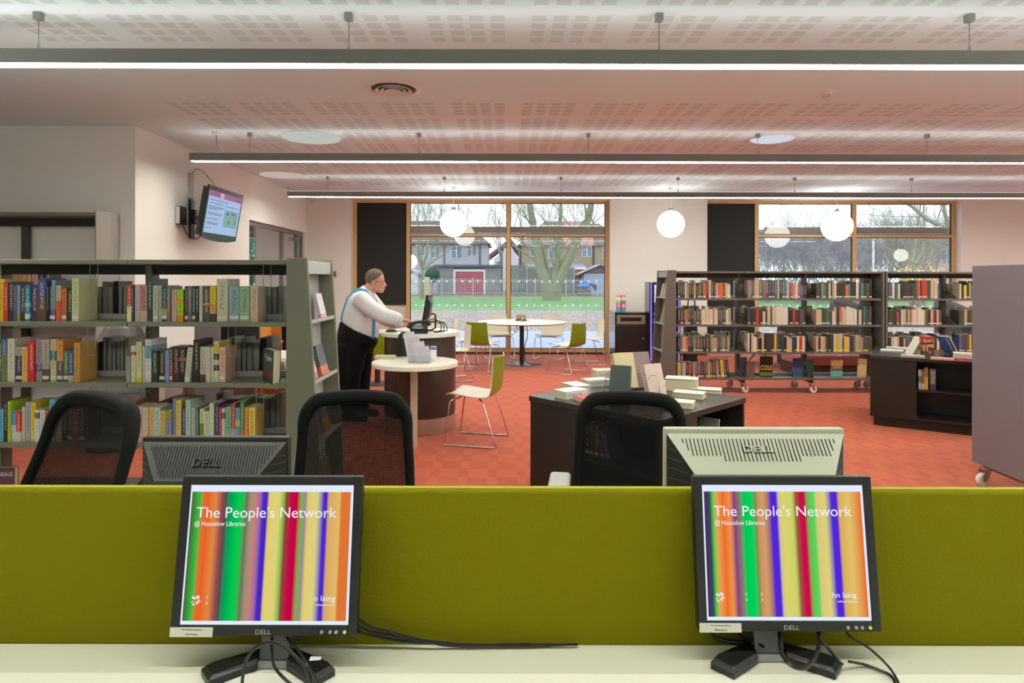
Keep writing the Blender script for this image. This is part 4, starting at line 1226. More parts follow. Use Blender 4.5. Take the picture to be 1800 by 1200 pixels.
def mass_book(x, y, z, w_, h, d, col, strip):
    def mi(m):
        if m.name not in mass_idx:
            mass_idx[m.name] = len(mass_mats); mass_mats.append(m)
        return mass_idx[m.name]
    k = mi(M('cover', col, 0.4)); p = mi(PAGES); ls = mi(LABELY if strip == 'y' else LABELW)
    zs = (0.014, 0.03)
    mass.quad((x, y, z), (x + w_, y, z), (x + w_, y, z + zs[0]), (x, y, z + zs[0]), k)
    mass.quad((x, y, z + zs[0]), (x + w_, y, z + zs[0]), (x + w_, y, z + zs[1]), (x, y, z + zs[1]), ls if strip else k)
    mass.quad((x, y, z + zs[1]), (x + w_, y, z + zs[1]), (x + w_, y, z + h), (x, y, z + h), k)
    mass.quad((x + w_, y, z), (x + w_, y + d, z), (x + w_, y + d, z + h), (x + w_, y, z + h), k)
    mass.quad((x, y + d, z), (x, y, z), (x, y, z + h), (x, y + d, z + h), k)
    mass.quad((x, y, z + h), (x + w_, y, z + h), (x + w_, y + d, z + h), (x, y + d, z + h), p)
    mass.quad((x + w_, y + d, z), (x, y + d, z), (x, y + d, z + h), (x + w_, y + d, z + h), p)


ROWN = ['top', 'second', 'third', 'bottom']
BAYN = ['tapered-end bay', 'middle bay', 'far bay']
LIMIT = {(0, 0), (0, 1), (0, 2), (1, 0), (0, 3)}
for unit, ux in ((0, RX0), (1, RX1)):
    for row in range(4):
        for bay_ in range(3):
            if unit == 1 and bay_ > 1: continue
            if row == 3 and (unit, bay_) != (0, 0): continue
            single = unit == 0 and (bay_, row) in LIMIT
            x = ux + bay_ * RBAY + (0.025 if bay_ == 0 else 0.05 if unit == 0 else 0.06)
            end = ux + (bay_ + 1) * RBAY - (0.2 if bay_ == 0 else 0.1 if bay_ == 1 else 0.14)
            n = 0
            th = 0.2
            while x < end:
                w_ = rb.uniform(0.019, 0.042)
                if rb.random() < 0.4: th = rb.choice([0.178, 0.18, 0.198, 0.198, 0.2, 0.216, 0.232, 0.24])
                h = th + rb.uniform(-0.003, 0.003)
                col, nm = pick(row, n)
                n += 1
                strip = 'y' if (row >= 2 and rb.random() < 0.3) else 'w' if rb.random() < 0.5 else None
                if single:
                    lean = rb.uniform(4, 9) if (row == 3 and n > 17) else 0
                    book(w_ - 0.0012, h, 0.135, col, (), '%s book, %s on the %s shelf, %s, white-castered bookcase' % (nm, ORD[n], ROWN[row], BAYN[bay_]),
                         'books on the %s shelf, %s' % (ROWN[row], BAYN[bay_]), LABELY if strip == 'y' else LABELW if strip else None, (x, RY + 0.02 + rb.uniform(0, .008), LVR[row] + (0.003 if lean else 0)), (0, R(-lean), 0), False)
                    if lean: x += 0.004
                else:
                    mass_book(x, RY + 0.02 + rb.uniform(0, .008), LVR[row], w_ - 0.0012, h, 0.135, col, strip)
                x += w_
            # the far side's rows, seen over and between
            x = ux + bay_ * RBAY + 0.03
            while row < 3 and x < ux + (bay_ + 1) * RBAY - 0.08:
                w_ = rb.uniform(0.02, 0.04)
                if rb.random() < 0.84:
                    mass_book(x, RY + 0.5, LVR[row], w_ - 0.0015, rb.choice([0.18, 0.2, 0.2, 0.215, 0.235]), -0.135, rb.choice([(120, 112, 96), (140, 132, 112), (90, 84, 76), (150, 146, 134)]), None)
                x += w_
o = obj('book_rows', mass, mass_mats)
tag(o, 'remaining rows of small books on the two caster bookcases', 'books', kind='stuff')

# face-out books on the bottom shelf of the caster bookcase
art = lambda nm, c: M('cover_art_' + nm, c, 0.4, var=0.5, scale=30)


def face_out(px0, px1, top, z, y, col, label, words=None, wcol=None, bands=(), th=0.025, size=None, f=None, lean=4):
    f = f or y / FPX
    w_, h = (px1 - px0) * f, ((490 + (EYE - z) / f) - top) * f
    b = book(th, h, w_, col, bands, label, None, None, ((px0 - 886) * f, y + th, z + 0.002), (0, R(lean), R(-90)))
    for k, (s, zz, sz) in enumerate(words or []):
        text('title', s, sz * h, wcol or LABELW, b, (th + 0.0008, w_ / 2, zz * h), (R(90), 0, R(90)), sx=min(1.0, 0.92 * w_ / (0.62 * sz * h * max(1, len(s)))))
    return b


yr = RY + 0.1
face_out(1300, 1312, 627, LVR[3], yr + 0.03, (50, 76, 84), 'dark teal book face-out, first beyond the leaning row on the bottom shelf')
face_out(1312, 1327, 634, LVR[3], yr, (120, 84, 78), 'dusty red book face-out and askew on the bottom shelf')
face_out(1336, 1358, 625, LVR[3], yr, (38, 40, 26), 'black book face-out with yellow lettering, bottom shelf', [('COLE', 0.44, 0.32)], M('yellow_title', (220, 206, 90), 0.5), ((.05, .22, (120, 120, 44)),))
face_out(1394, 1411, 628, LVR[3], yr, (60, 84, 120), 'blue book face-out with a paler lower half, bottom shelf', None, None, ((.5, 1, (46, 56, 84)),))
face_out(1419, 1430, 632, LVR[3], yr, (38, 72, 60), 'dark green book face-out beside the middle caster leg')
face_out(1461, 1481, 631.5, LVR[3], yr, (110, 170, 156), 'travel guide face-out with sunset sky over turquoise sea', [('Cornwall', 0.58, 0.2)], LABELW, ((.36, .66, (96, 92, 84)), (.66, 1, (206, 160, 84))))
bk = face_out(1508, 1523, 629, LVR[3], yr, (196, 168, 110), 'thick book face-out by the dark end panel showing cream pages', None, None)

# ------------------------------------------------------------------ leaflets and books on the tapered display ends
XE = X(503, FY) + 0.004


def on_end(y, z, w_, h, th, col, label, bands=(), side=1, x=None, lean=-14, cat='book'):
    """A book leaning back on a display shelf, cover turned to +x (side 1) or -x."""
    return book(th, h, w_, col, bands, label, None, None, (x, y, z), (0, R(lean * side), 0) if side > 0 else (0, R(lean * side), R(180)))


on_end(3.86, LV[0] + 0.004, 0.12, 0.155, 0.02, (206, 204, 214), 'pale pink and white book on the upper shelf of the tapered end', ((0, .16, (206, 150, 160)),), 1, XE + 0.105)
on_end(3.83, LV[1] + 0.004, 0.15, 0.185, 0.03, (74, 80, 92), 'dark book with orange foot on the second shelf of the tapered end', ((0, .3, (206, 116, 72)),), 1, XE + 0.11)
on_end(3.66, LV[1] + 0.004, 0.13, 0.18, 0.012, (206, 210, 214), 'white striped booklet beside the dark orange-footed book', ((0, .2, (196, 130, 140)),), 1, XE + 0.115)
on_end(3.84, LV[2] + 0.004, 0.14, 0.17, 0.02, (170, 104, 72), 'orange book on the third shelf of the tapered end, seen through the mesh chair', ((.5, 1, (110, 104, 116)),), 1, XE + 0.135)
on_end(3.82, LV[3] + 0.004, 0.15, 0.2, 0.025, (120, 106, 66), 'olive and red book low on the tapered end behind the mesh chair', ((0, .34, (150, 50, 60)),), 1, XE + 0.15)
XR = RX0 - 0.004
for z, y, w_, h, c, lab in ((LVR[0], 8.36, 0.13, 0.2, (152, 124, 104), 'tan booklet on the upper display shelf of the white-castered bookcase'), (LVR[0], 8.52, 0.13, 0.19, (170, 150, 136), 'pale tan booklet behind another on the upper display shelf'),
                            (LVR[1], 8.34, 0.13, 0.2, (140, 116, 100), 'brown booklet on the second display shelf, taupe tapered end'), (LVR[1], 8.52, 0.13, 0.19, (150, 128, 112), 'fawn booklet behind another on the second display shelf'),
                            (LVR[2], 8.36, 0.13, 0.2, (226, 230, 238), 'white leaflet on the third display shelf of the taupe end')):
    b = book(0.012, h, w_, c, (), lab, None, None, (XR - 0.1, y + w_, z + 0.004), (0, R(-13), R(180)))

# ------------------------------------------------------------------ low square display units
UNIT = M('dark_taupe_laminate', (40, 34, 31), 0.42, spec=0.35)
UNITIN = M('dark_taupe_inside', (40, 35, 33), 0.5)


def display_unit(label, corner, rz, s=1.0, h=0.72):
    """Square book table; each face is half closed panel, half open compartment with a shelf (turned like a pinwheel)."""
    t = thing('display_table', label, 'display table', corner, rz, 'square display tables')
    obj('table_top', MB().box(-0.008, s + 0.008, -0.008, s + 0.008, h - 0.036, h), M('satin_taupe_top', (46, 40, 37), 0.24, spec=0.6), t, bevel=0.003)
    obj('plinth', MB().box(0.03, s - 0.03, 0.03, s - 0.03, 0, 0.095), UNIT, t)
    obj('bottom_board', MB().box(0, s, 0, s, 0.0951, 0.12), UNIT, t)
    c = s / 2
    z0, z1 = 0.1201, h - 0.0361
    for k in range(4):
        m = Matrix.Translation((c, c, 0)) @ Matrix.Rotation(R(90) * k, 4, 'Z') @ Matrix.Translation((-c, -c, 0))
        obj('closed_panel', MB().box(0, 0.385, 0, 0.02, z0, z1, mt=m), UNIT, t)
        obj('divider', MB().box(0.385, 0.4, 0, 0.38, z0, z1, mt=m), UNIT, t)
        obj('back_board', MB().box(0.4001, s - 0.0201, 0.36, 0.38, z0, z1, mt=m), UNITIN, t)
        obj('shelf', MB().box(0.4001, s - 0.0201, 0.004, 0.36, 0.385, 0.403, mt=m), UNIT, t)
    return t


tA = display_unit('dark square display table covered with loose books, behind the mesh chair', (X(933, 4.185), 4.185, 0), math.atan2(-0.725, 0.68))
tB = display_unit('dark square display table with a Spain guide, beside the mauve end panel', (X(1530, 6.47), 6.47, 0), math.atan2(-0.555, 0.832))


def unit_pt(t, u, v, z):
    m = Matrix.Translation(t.location) @ Matrix.Rotation(t.rotation_euler.z, 4, 'Z')
    return m @ Vector((u, v, z))


def lying(px, py, d0, w_, l, th, ang, col, label, top=0.72, f=None):
    """A book lying flat: front board up; px, py the middle of its foot as seen, at table height."""
    d = (EYE - top) * FPX / (py - 490)
    p = Vector((X(px, d), d, top))
    b = book(th, l, w_, col, (), label, 'books lying on the dark display table', None, p, (R(0), R(-90), R(ang)), True)
    m = Matrix.Rotation(R(ang), 4, 'Z') @ Matrix.Rotation(R(-90), 4, 'Y')
    c = m @ Vector((th / 2, w_ / 2, l / 2))
    b.location = (p.x - c.x, p.y - c.y, top + 0.0005 - min(0, (m @ Vector((0, 0, 0))).z, (m @ Vector((th, 0, 0))).z))
    return b


WCOV = (226, 226, 222)
lying(1013, 688, 0, 0.125, 0.19, 0.055, 115, WCOV, 'thick white-backed paperback with wavy cover on a raised stack at the table edge')
lying(1004, 697, 0, 0.125, 0.19, 0.05, 35, (222, 224, 226), 'white-backed paperback lying on the near table corner')
lying(1048, 676, 0, 0.125, 0.19, 0.045, 20, (224, 226, 228), 'white-backed paperback lying behind the raised stack')
lying(1066, 668, 0, 0.13, 0.2, 0.085, 10, (214, 210, 196), 'very thick cream paperback lying farthest from the mesh chair')
lying(1040, 703, 0, 0.13, 0.2, 0.025, 25, (206, 60, 52), 'thin red-edged book lying in front of the stood-up covers')
lying(1199, 684, 0, 0.15, 0.22, 0.085, 160, (196, 196, 184), 'fat open-bent hardback with curled cover near the table corner')
lying(1212, 697, 0, 0.125, 0.195, 0.035, 152, (218, 220, 206), 'pale paperback lying between two others along the table edge')
lying(1242, 688, 0, 0.125, 0.2, 0.025, 160, (222, 226, 220), 'thin pale paperback overhanging the far table corner')
lying(1192, 713, 0, 0.125, 0.195, 0.035, 155, (214, 212, 196), 'white paperback lying closest to the mesh chair on the open side')
lying(1158, 676, 0, 0.125, 0.19, 0.03, 160, (206, 210, 206), 'pale paperback half hidden behind the stood-up pink-spined book')


def stood(px, d, rz, lean, w_, h, th, col, label, bands=(), words=None):
    b = book(th, h, w_, col, bands, label, None, None, (X(px, d), d, 0.722), (0, R(lean), R(rz)))
    for s, zz, sz in words or []:
        text('title', s, sz, LABELW, b, (th + 0.0008, w_ / 2, zz), (R(90), 0, R(90)))
    return b


stood(1073, 4.16, -112, -13, 0.135, 0.205, 0.035, (62, 74, 74), 'grey-green book with a pale face on the cover, stood on a wire easel')
stood(1082, 4.42, -70, -18, 0.16, 0.25, 0.05, (196, 182, 140), 'tall cream-edged book leaning behind the grey-green one')
stood(1112, 4.48, -64, -14, 0.16, 0.25, 0.04, (136, 108, 108), 'tall dusty mauve book leaning behind the glossy pink one', ((0, .4, (110, 92, 92)),))
stood(1137, 4.02, -58, -16, 0.15, 0.225, 0.04, (206, 180, 170), 'glossy pink-white book with dark spine, stood on a wire easel', ((0, .08, (70, 50, 44)),))
for px, d, lab in ((1076, 4.15, 'thin wire easel holding the grey-green book'), (1150, 4.0, 'thin wire easel holding the glossy pink book')):
    e_ = thing('wire_easel', lab, 'book stand', (X(px, d), d, 0.7215))
    w1 = MB()
    for s in (-0.05, 0.05):
        w1.tube([(s, -0.05, 0.02), (s, -0.045, 0.0), (s, 0.05, 0.0), (s * 0.8, 0.03, 0.1), (s * 0.4, 0.02, 0.16)], 0.0022, 5)
    w1.tube([(-0.02, 0.02, 0.16), (0.02, 0.02, 0.16)], 0.0022, 5)
    obj('wire', w1, STEEL, e_)

# books in the open compartments
m0 = tA.rotation_euler.z
for k, (u, h, th, c, ln, lab) in enumerate(((0.43, 0.2, 0.03, (60, 40, 40), 0, 'dark maroon book standing inside the dark table behind the mesh chair'), (0.465, 0.21, 0.03, (50, 50, 52), 0, 'black book second inside the dark table behind the mesh chair'),
                                            (0.5, 0.2, 0.035, (120, 40, 36), 0, 'red book with yellow label inside the dark table'), (0.555, 0.19, 0.022, (110, 112, 110), -14, 'grey book leaning inside the dark table'), (0.6, 0.18, 0.022, (96, 90, 92), -18, 'dusky book leaning last inside the dark table'))):
    book(th, h, 0.14, c, (), lab, 'books inside the dark display table', LABELY if k == 2 else LABELW, unit_pt(tA, u, 0.05, 0.4045), (0, R(ln), m0))
for k, (u, h, th, c, ln, lab) in enumerate(((0.42, 0.17, 0.03, (190, 180, 140), 0, 'cream book inside the open corner compartment of the dark table'), (0.455, 0.17, 0.03, (150, 80, 74), 0, 'brick book inside the open corner compartment of the dark table'), (0.49, 0.175, 0.025, (90, 110, 96), 0, 'green book inside the open corner compartment'),
                                            (0.56, 0.17, 0.03, (110, 150, 140), 0, 'teal book lying low in the open corner compartment'), (0.72, 0.2, 0.015, (150, 150, 150), 16, 'grey pamphlet leaning in the open corner compartment'))):
    book(th, h, 0.14, c, (), lab, 'books in the corner compartment', None, unit_pt(tA, 1.0 - 0.05, u, 0.4045 if k != 4 else 0.407), (0, R(ln * 0.6), m0 + R(90)))
mB = tB.rotation_euler.z
for k, (u, h, th, c, bd, lab) in enumerate(((0.415, 0.19, 0.025, (206, 200, 190), ((.35, .7, (60, 110, 80)),), 'white and green guide first inside the second dark table'), (0.442, 0.19, 0.022, (120, 60, 90), ((0, .3, (200, 196, 190)),), 'white and purple guide inside the second dark table'),
                                            (0.466, 0.215, 0.03, (226, 176, 60), ((.6, 1, (160, 120, 90)),), 'yellow and tan guide inside the second dark table'), (0.51, 0.205, 0.05, (110, 104, 108), ((0, .3, (60, 64, 96)),), 'grey-blue guide turned out inside the second dark table'))):
    book(th, h, 0.13, c, bd, lab, 'guides inside the second dark table', None, unit_pt(tB, u, 0.05, 0.4045), (0, 0, mB))

# things on the second display table
zt = 0.7215
sp_ = book(0.03, 0.2, 0.125, (60, 44, 40), ((.7, 1, (176, 44, 36)), (.44, .58, (196, 110, 70)), (.02, .3, (90, 54, 44))), 'Spain travel guide face-out on the second dark table', None, None, (X(1622, 6.36), 6.39, zt), (0, R(-6), R(-90)))
sp_.location = (X(1623, 6.36), 6.40, zt)
text('title', 'Spain', 0.045, LABELW, sp_, (0.031, 0.0625, 0.155), (R(90), 0, R(90)))
ar = MB()
for a in ((0.02, 0.03, 0.05, 0.06), (0.045, 0.06, 0.05, 0.1), (0.07, 0.085, 0.03, 0.05), (0.06, 0.1, 0.1, 0.118), (0.095, 0.118, 0.085, 0.12), (0.008, 0.03, 0.06, 0.09)):
    ar.quad((0.0306, a[0], a[2]), (0.0306, a[1], a[2]), (0.0306, a[1], a[3]), (0.0306, a[0], a[3]))
obj('cover_print', ar, M('flame_orange', (222, 150, 84), 0.4), sp_)
for k, (px, rz, ln, c, lab) in enumerate(((1604, -150, 26, (196, 192, 176), 'cream guide leaning left of the Spain guide'), (1610, -150, 26, (120, 122, 110), 'olive guide leaning against the cream one'))):
    book(0.018, 0.21, 0.13, c, (), lab.replace('left of', 'towards'), None, None, (X(px, 6.5), 6.5 + 0.04 * k, zt), (0, R(30), R(0)))
for k, (px, c, lab) in enumerate(((1677, (50, 76, 140), 'blue guide leaning against the Spain display'), (1684, (170, 150, 140), 'pale guide leaning outside the blue guide'))):
    book(0.018, 0.21, 0.13, c, (), lab, None, None, (X(px, 6.45), 6.45, zt + 0.004), (0, R(-27), R(0)))
for (px, py, w_, l, th, a, c, lab) in ((1578, 611, 0.15, 0.22, 0.014, -34, (206, 206, 196), 'large pale brochure lying at the back of the second dark table'), (1568, 615, 0.15, 0.21, 0.012, -34, (216, 218, 216), 'white brochure lying on the corner of the second dark table'),
                                      (1605, 626, 0.13, 0.2, 0.02, -34, (176, 168, 160), 'grey book lying in front of the cream guide'), (1658, 630, 0.13, 0.2, 0.016, -34, (206, 150, 130), 'coral leaflet lying in front of the blue guide'),
                                      (1697, 627, 0.13, 0.2, 0.05, -34, (222, 216, 200), 'stacked white book by the mauve panel, upper'), (1700, 633, 0.13, 0.2, 0.03, -34, (150, 60, 76), 'crimson and white book by the mauve panel, lower')):
    o_ = lying(px, py, 0, w_, l, th, a, c, lab, 0.7205)
    o_['group'] = 'books lying on the second dark table'
# ------------------------------------------------------------------ the white desk, the green screen, the monitors
DZ, PY = 0.709, 1.36
LIME = M('lime_wool', (118, 114, 6), 0.95, spec=0.15, var=0.05, scale=160, bump=0.3)
dk = thing('desk', 'long white computer desk in front of the green screen', 'desk', (0, 0.9, 0))
obj('desk_top', MB().box(-3.3, 3.3, -0.4, 1.257 - 0.9 - 0.001, DZ - 0.025, DZ), WHITEL, dk, bevel=0.002)
obj('rear_strip', MB().box(-3.3, 3.3, 1.257 - 0.9 + 0.001, PY - 0.9 - 0.002, DZ - 0.027, DZ - 0.002), M('off_white_strip', (206, 204, 184), 0.4), dk, bevel=0.002)  # back band of the desk top, a greyer strip set slightly lower
for x in (-3.2, 0, 3.2):
    obj('leg', MB().box(x - 0.03, x + 0.03, -0.3, -0.24, 0, DZ - 0.0271).box(x - 0.03, x + 0.03, 0.38, 0.44, 0, DZ - 0.0271).box(x - 0.03, x + 0.03, -0.239, 0.379, DZ - 0.07, DZ - 0.0271), ALU, dk)
ds = thing('desk_screen', 'lime green fabric desk screen across the whole view', 'screen', (0, PY, 0))
obj('screen_panel', MB().box(-3.3, 3.3, 0, 0.038, 0.5, 1.04), LIME, ds, bevel=0.006)
obj('edge_trim', MB().box(-3.3, 3.3, 0.012, 0.026, 1.0395, 1.0415), M('lime_piping', (164, 160, 30), 0.9), ds)
for x in (-3.0, -1.0, 1.0, 3.0):
    obj('support', MB().box(x - 0.02, x + 0.02, 0.008, 0.03, 0, 0.499), ALU, ds)
d2 = thing('desk', 'matching desk on the far side of the green screen', 'desk', (0, 1.8, 0))
obj('desk_top', MB().box(-3.3, 3.3, -0.395, 0.13, DZ - 0.025, DZ), WHITEL, d2, bevel=0.002)
for x in (-3.2, 0, 3.2):
    obj('leg', MB().box(x - 0.03, x + 0.03, -0.35, -0.29, 0, DZ - 0.0251).box(x - 0.03, x + 0.03, 0.04, 0.1, 0, DZ - 0.0251), ALU, d2)

ST_A = [(0, (72, 96, 52)), (.05, (56, 190, 66)), (.072, (214, 120, 54)), (.10, (240, 98, 36)), (.15, (226, 140, 70)), (.19, (150, 76, 84)), (.215, (80, 80, 76)), (.24, (0, 160, 96)), (.295, (0, 206, 72)), (.325, (40, 190, 84)), (.345, (120, 106, 92)), (.37, (150, 150, 120)), (.40, (206, 130, 120)), (.43, (160, 110, 170)),
        (.45, (76, 40, 196)), (.475, (72, 40, 190)), (.487, (232, 206, 116)), (.55, (224, 214, 122)), (.575, (150, 196, 90)), (.595, (140, 70, 54)), (.625, (196, 14, 70)), (.665, (200, 0, 70)), (.69, (120, 180, 80)), (.715, (150, 140, 150)), (.735, (232, 206, 116)), (.79, (222, 214, 130)), (.83, (80, 44, 204)), (.85, (78, 40, 200)), (.862, (220, 170, 104)), (.93, (230, 190, 106)), (.945, (228, 118, 48)), (1, (222, 120, 60))]
ST_B = [(0, (76, 44, 96)), (.035, (66, 70, 90)), (.05, (40, 200, 70)), (.075, (226, 170, 90)), (.12, (246, 110, 36)), (.16, (240, 150, 80)), (.19, (140, 60, 130)), (.225, (130, 130, 110)), (.25, (0, 206, 90)), (.30, (0, 214, 90)), (.325, (110, 150, 90)), (.345, (214, 150, 80)), (.375, (214, 160, 120)), (.40, (190, 130, 90)),
        (.425, (84, 40, 214)), (.46, (84, 40, 214)), (.475, (214, 200, 150)), (.50, (226, 214, 110)), (.56, (206, 214, 110)), (.585, (150, 90, 54)), (.61, (206, 14, 80)), (.64, (196, 20, 70)), (.66, (110, 190, 80)), (.70, (90, 220, 96)), (.715, (226, 200, 130)), (.77, (226, 214, 120)), (.79, (170, 160, 170)), (.81, (84, 40, 220)), (.845, (84, 40, 214)), (.86, (222, 176, 90)), (.92, (232, 196, 110)), (1, (232, 110, 44))]


def stripes(stops):
    m = bpy.data.materials.new('display_picture')
    m.use_nodes = True
    n, l = m.node_tree.nodes, m.node_tree.links
    n.remove(n['Principled BSDF'])
    e = n.new('ShaderNodeEmission'); e.inputs[1].default_value = 0.95
    t = n.new('ShaderNodeTexCoord'); s_ = n.new('ShaderNodeSeparateXYZ'); r_ = n.new('ShaderNodeValToRGB')
    l.new(t.outputs['Generated'], s_.inputs[0]); l.new(s_.outputs[0], r_.inputs[0]); l.new(r_.outputs[0], e.inputs[0]); l.new(e.outputs[0], n['Material Output'].inputs[0])
    cr = r_.color_ramp
    for i, (p, c) in enumerate(stops[:32]):
        el = cr.elements[i] if i < 2 else cr.elements.new(p)
        if i < 2: el.position = p if i == 0 else 1.0
    els = list(cr.elements)
    for el in els: pass
    for i, (p, c) in enumerate(stops[:32]):
        pass
    while len(cr.elements) > 1: cr.elements.remove(cr.elements[-1])
    cr.elements[0].position = 0; cr.elements[0].color = (*lin(stops[0][1]), 1)
    for p, c in stops[1:32]:
        el = cr.elements.new(p); el.color = (*lin(c), 1)
    return m


BACKLIT = emitter('display_white', (226, 236, 252), 1.0)
TXTW = emitter('display_text', (240, 242, 250), 0.95)


def fit(o, width):
    xs = [v.co.x for v in o.data.vertices]
    o.scale = (width / max(1e-6, max(xs) - min(xs)), 1, 1)
    return o


def front_monitor(label, xc, dt, db, zt, zb_, stops, variant, xb):
    W_ = 0.376
    t = thing('computer_monitor', label, 'monitor', (xb, db + 0.005, DZ), 0, 'computer monitors')
    tilt = math.atan2(dt - db, zt - zb_)
    Hh = math.hypot(dt - db, zt - zb_)
    # head in its own frame: u across, v up the screen from its lower edge, n towards the viewer
    m = Matrix.Translation((xc - xb, -0.005, zb_ - DZ)) @ Matrix.Rotation(-tilt, 4, 'X')
    bz = MB()
    s, b_, tp = 0.018, 0.0205, 0.018
    bz.box(-W_ / 2, -W_ / 2 + s, 0, 0.022, 0, Hh, mt=m); bz.box(W_ / 2 - s, W_ / 2, 0, 0.022, 0, Hh, mt=m)
    bz.box(-W_ / 2 + s, W_ / 2 - s, 0, 0.022, 0, b_, mt=m); bz.box(-W_ / 2 + s, W_ / 2 - s, 0, 0.022, Hh - tp, Hh, mt=m)
    obj('bezel', bz, M('monitor_black', (26, 26, 28), 0.38), t, bevel=0.002)
    obj('back_shell', MB().box(-W_ / 2 + 0.004, W_ / 2 - 0.004, 0.0221, 0.03, 0.006, Hh - 0.006, mt=m).box(-0.12, 0.12, 0.0301, 0.04, 0.05, Hh - 0.08, mt=m), M('monitor_black', (26, 26, 28), 0.38), t, bevel=0.004)
    a, b2, c, d_ = -W_ / 2 + s, W_ / 2 - s, b_, Hh - tp
    obj('display', MB().quad((a, 0.004, c), (b2, 0.004, c), (b2, 0.004, d_), (a, 0.004, d_)), BACKLIT, t)
    t.children if False else None
    dsp = [q for q in C.objects if q.parent == t and q.name.startswith('display')][-1]
    dsp.matrix_local = m
    sw, shh = b2 - a, d_ - c
    pic = obj('picture', MB().quad((a + sw * .011, 0.0032, c + shh * .027), (b2 - sw * .016, 0.0032, c + shh * .027), (b2 - sw * .016, 0.0032, d_ - shh * .05), (a + sw * .011, 0.0032, d_ - shh * .05)), stripes(stops), dsp)
    u0 = a

    def put(s_, xl, xr, yy, size, mt=TXTW):
        o_ = text('caption', s_, size, mt, dsp, (u0 + sw * (xl + xr) / 2, 0.0022, d_ - shh * yy), (R(90), 0, 0), ext=0.0002)
        return fit(o_, sw * (xr - xl))
    put("The People's Network", .045 if variant == 0 else .065, .90 if variant == 0 else .92, .205 if variant == 0 else .2, 0.03)
    put('@ Hounslow Libraries', .04 if variant == 0 else .07, .35 if variant == 0 else .38, .285, 0.013)
    put('hn laing' if variant else 'n laing', .77 if variant else .79, .915, .815, 0.015)
    put('infrastructure', .80, .915, .86, 0.0055)
    if variant:
        for s_, xx, yy in (('C', .24, .81), ('D', .335, .81), ('3', .24, .85), ('V', .335, .85)): put(s_, xx, xx + .01, yy, 0.007)
    else:
        for s_, xx, yy in (('C', .145, .81), ('3', .145, .85)): put(s_, xx, xx + .01, yy, 0.007)
    cr = MB()
    rc = random.Random(5)
    for k in range(16):
        cx, cy = u0 + sw * (.085 + rc.uniform(-.022, .022)), d_ - shh * (.83 + rc.uniform(-.03, .03))
        r_, q = rc.uniform(.001, .0024), rc.uniform(0, 3)
        cr.add([(cx + 2 * r_ * math.cos(q), 0.0022, cy + 2 * r_ * math.sin(q)), (cx - r_ * math.sin(q), 0.0022, cy + r_ * math.cos(q)), (cx - 2 * r_ * math.cos(q), 0.0022, cy - 2 * r_ * math.sin(q)), (cx + r_ * math.sin(q) * .5, 0.0022, cy - r_ * math.cos(q) * .5)], [(0, 1, 2, 3)])
    obj('crest', cr, TXTW, dsp, kind='stuff')
    SILV = M('silver_print', (176, 176, 172), 0.35, metal=0.3)
    lg = text('maker_mark', 'DELL', 0.0125, SILV, dsp, (0.0 if variant == 0 else 0.002, -0.0006, c - 0.0125), (R(90), 0, 0))
    fit(lg, 0.031)
    for k, bx in enumerate((0.118, 0.135, 0.147, 0.164)):
        bt = obj('button', MB().lathe([(0, 0.003), (0.0026, 0.003), (0.0034, 0.0015), (0.0034, 0)], 12), emitter('power_glow', (206, 226, 90), 0.9) if k == 3 else SILV, t, smooth=True)
        bt.matrix_local = m @ Matrix.Translation((bx, 0, 0.0085)) @ Matrix.Rotation(R(90), 4, 'X')
    stk = obj('sticker', MB().box(-W_ / 2 + 0.001, -W_ / 2 + 0.087, -0.0012, -0.0004, -0.001, 0.017), M('sticker_paper', (222, 220, 206), 0.6), t)
    stk.matrix_local = m
    for s_, zz, wd in (('This Terminal contains an', 0.0128, 0.042), ('Office Package', 0.0042, 0.025)):
        fit(text('caption', s_, 0.0042, M('sticker_ink', (60, 60, 70), 0.6), stk, (-W_ / 2 + 0.045, -0.0016, zz), (R(90), 0, 0), ext=0.0001), wd)
    # stand: grey neck and two spread black feet
    obj('neck', MB().add([(-0.031, 0.014, 0.012), (0.031, 0.014, 0.012), (0.027, 0.052, 0.13), (-0.027, 0.052, 0.13), (-0.031, 0.05, 0.012), (0.031, 0.05, 0.012), (0.027, 0.07, 0.13), (-0.027, 0.07, 0.13)],
                         [(0, 1, 2, 3), (5, 4, 7, 6), (1, 5, 6, 2), (4, 0, 3, 7), (3, 2, 6, 7), (0, 4, 5, 1)]), M('stand_grey', (104, 106, 106), 0.4, metal=0.3), t, bevel=0.002)
    for s_ in (-1, 1):
        lo = [(s_ * 0.03, 0.0), (s_ * 0.1, -0.055), (s_ * 0.134, -0.016), (s_ * 0.118, 0.0), (s_ * 0.03, 0.052)]
        hi = [(s_ * 0.03, 0.006), (s_ * 0.098, -0.044), (s_ * 0.124, -0.014), (s_ * 0.113, 0.0), (s_ * 0.03, 0.048)]
        k = len(lo)
        v = [(p[0], p[1], 0.0) for p in lo] + [(p[0], p[1], 0.013) for p in lo[:3]] + [(p[0], p[1], 0.013) for p in lo[3:]] + [(p[0], p[1], 0.02) for p in hi]
        f = [list(range(k))] + [[i, (i + 1) % k, k + (i + 1) % k, k + i] for i in range(k)] + [[k + i, k + (i + 1) % k, 2 * k + (i + 1) % k, 2 * k + i] for i in range(k)] + [list(range(2 * k, 3 * k))]
        obj('foot', MB().add(v, f), M('monitor_black', (26, 26, 28), 0.38), t, bevel=0.0015)
    obj('foot_bridge', MB().box(-0.0299, 0.0299, 0.006, 0.05, 0, 0.0118), M('stand_pale', (150, 152, 150), 0.4, metal=0.3), t)
    return t


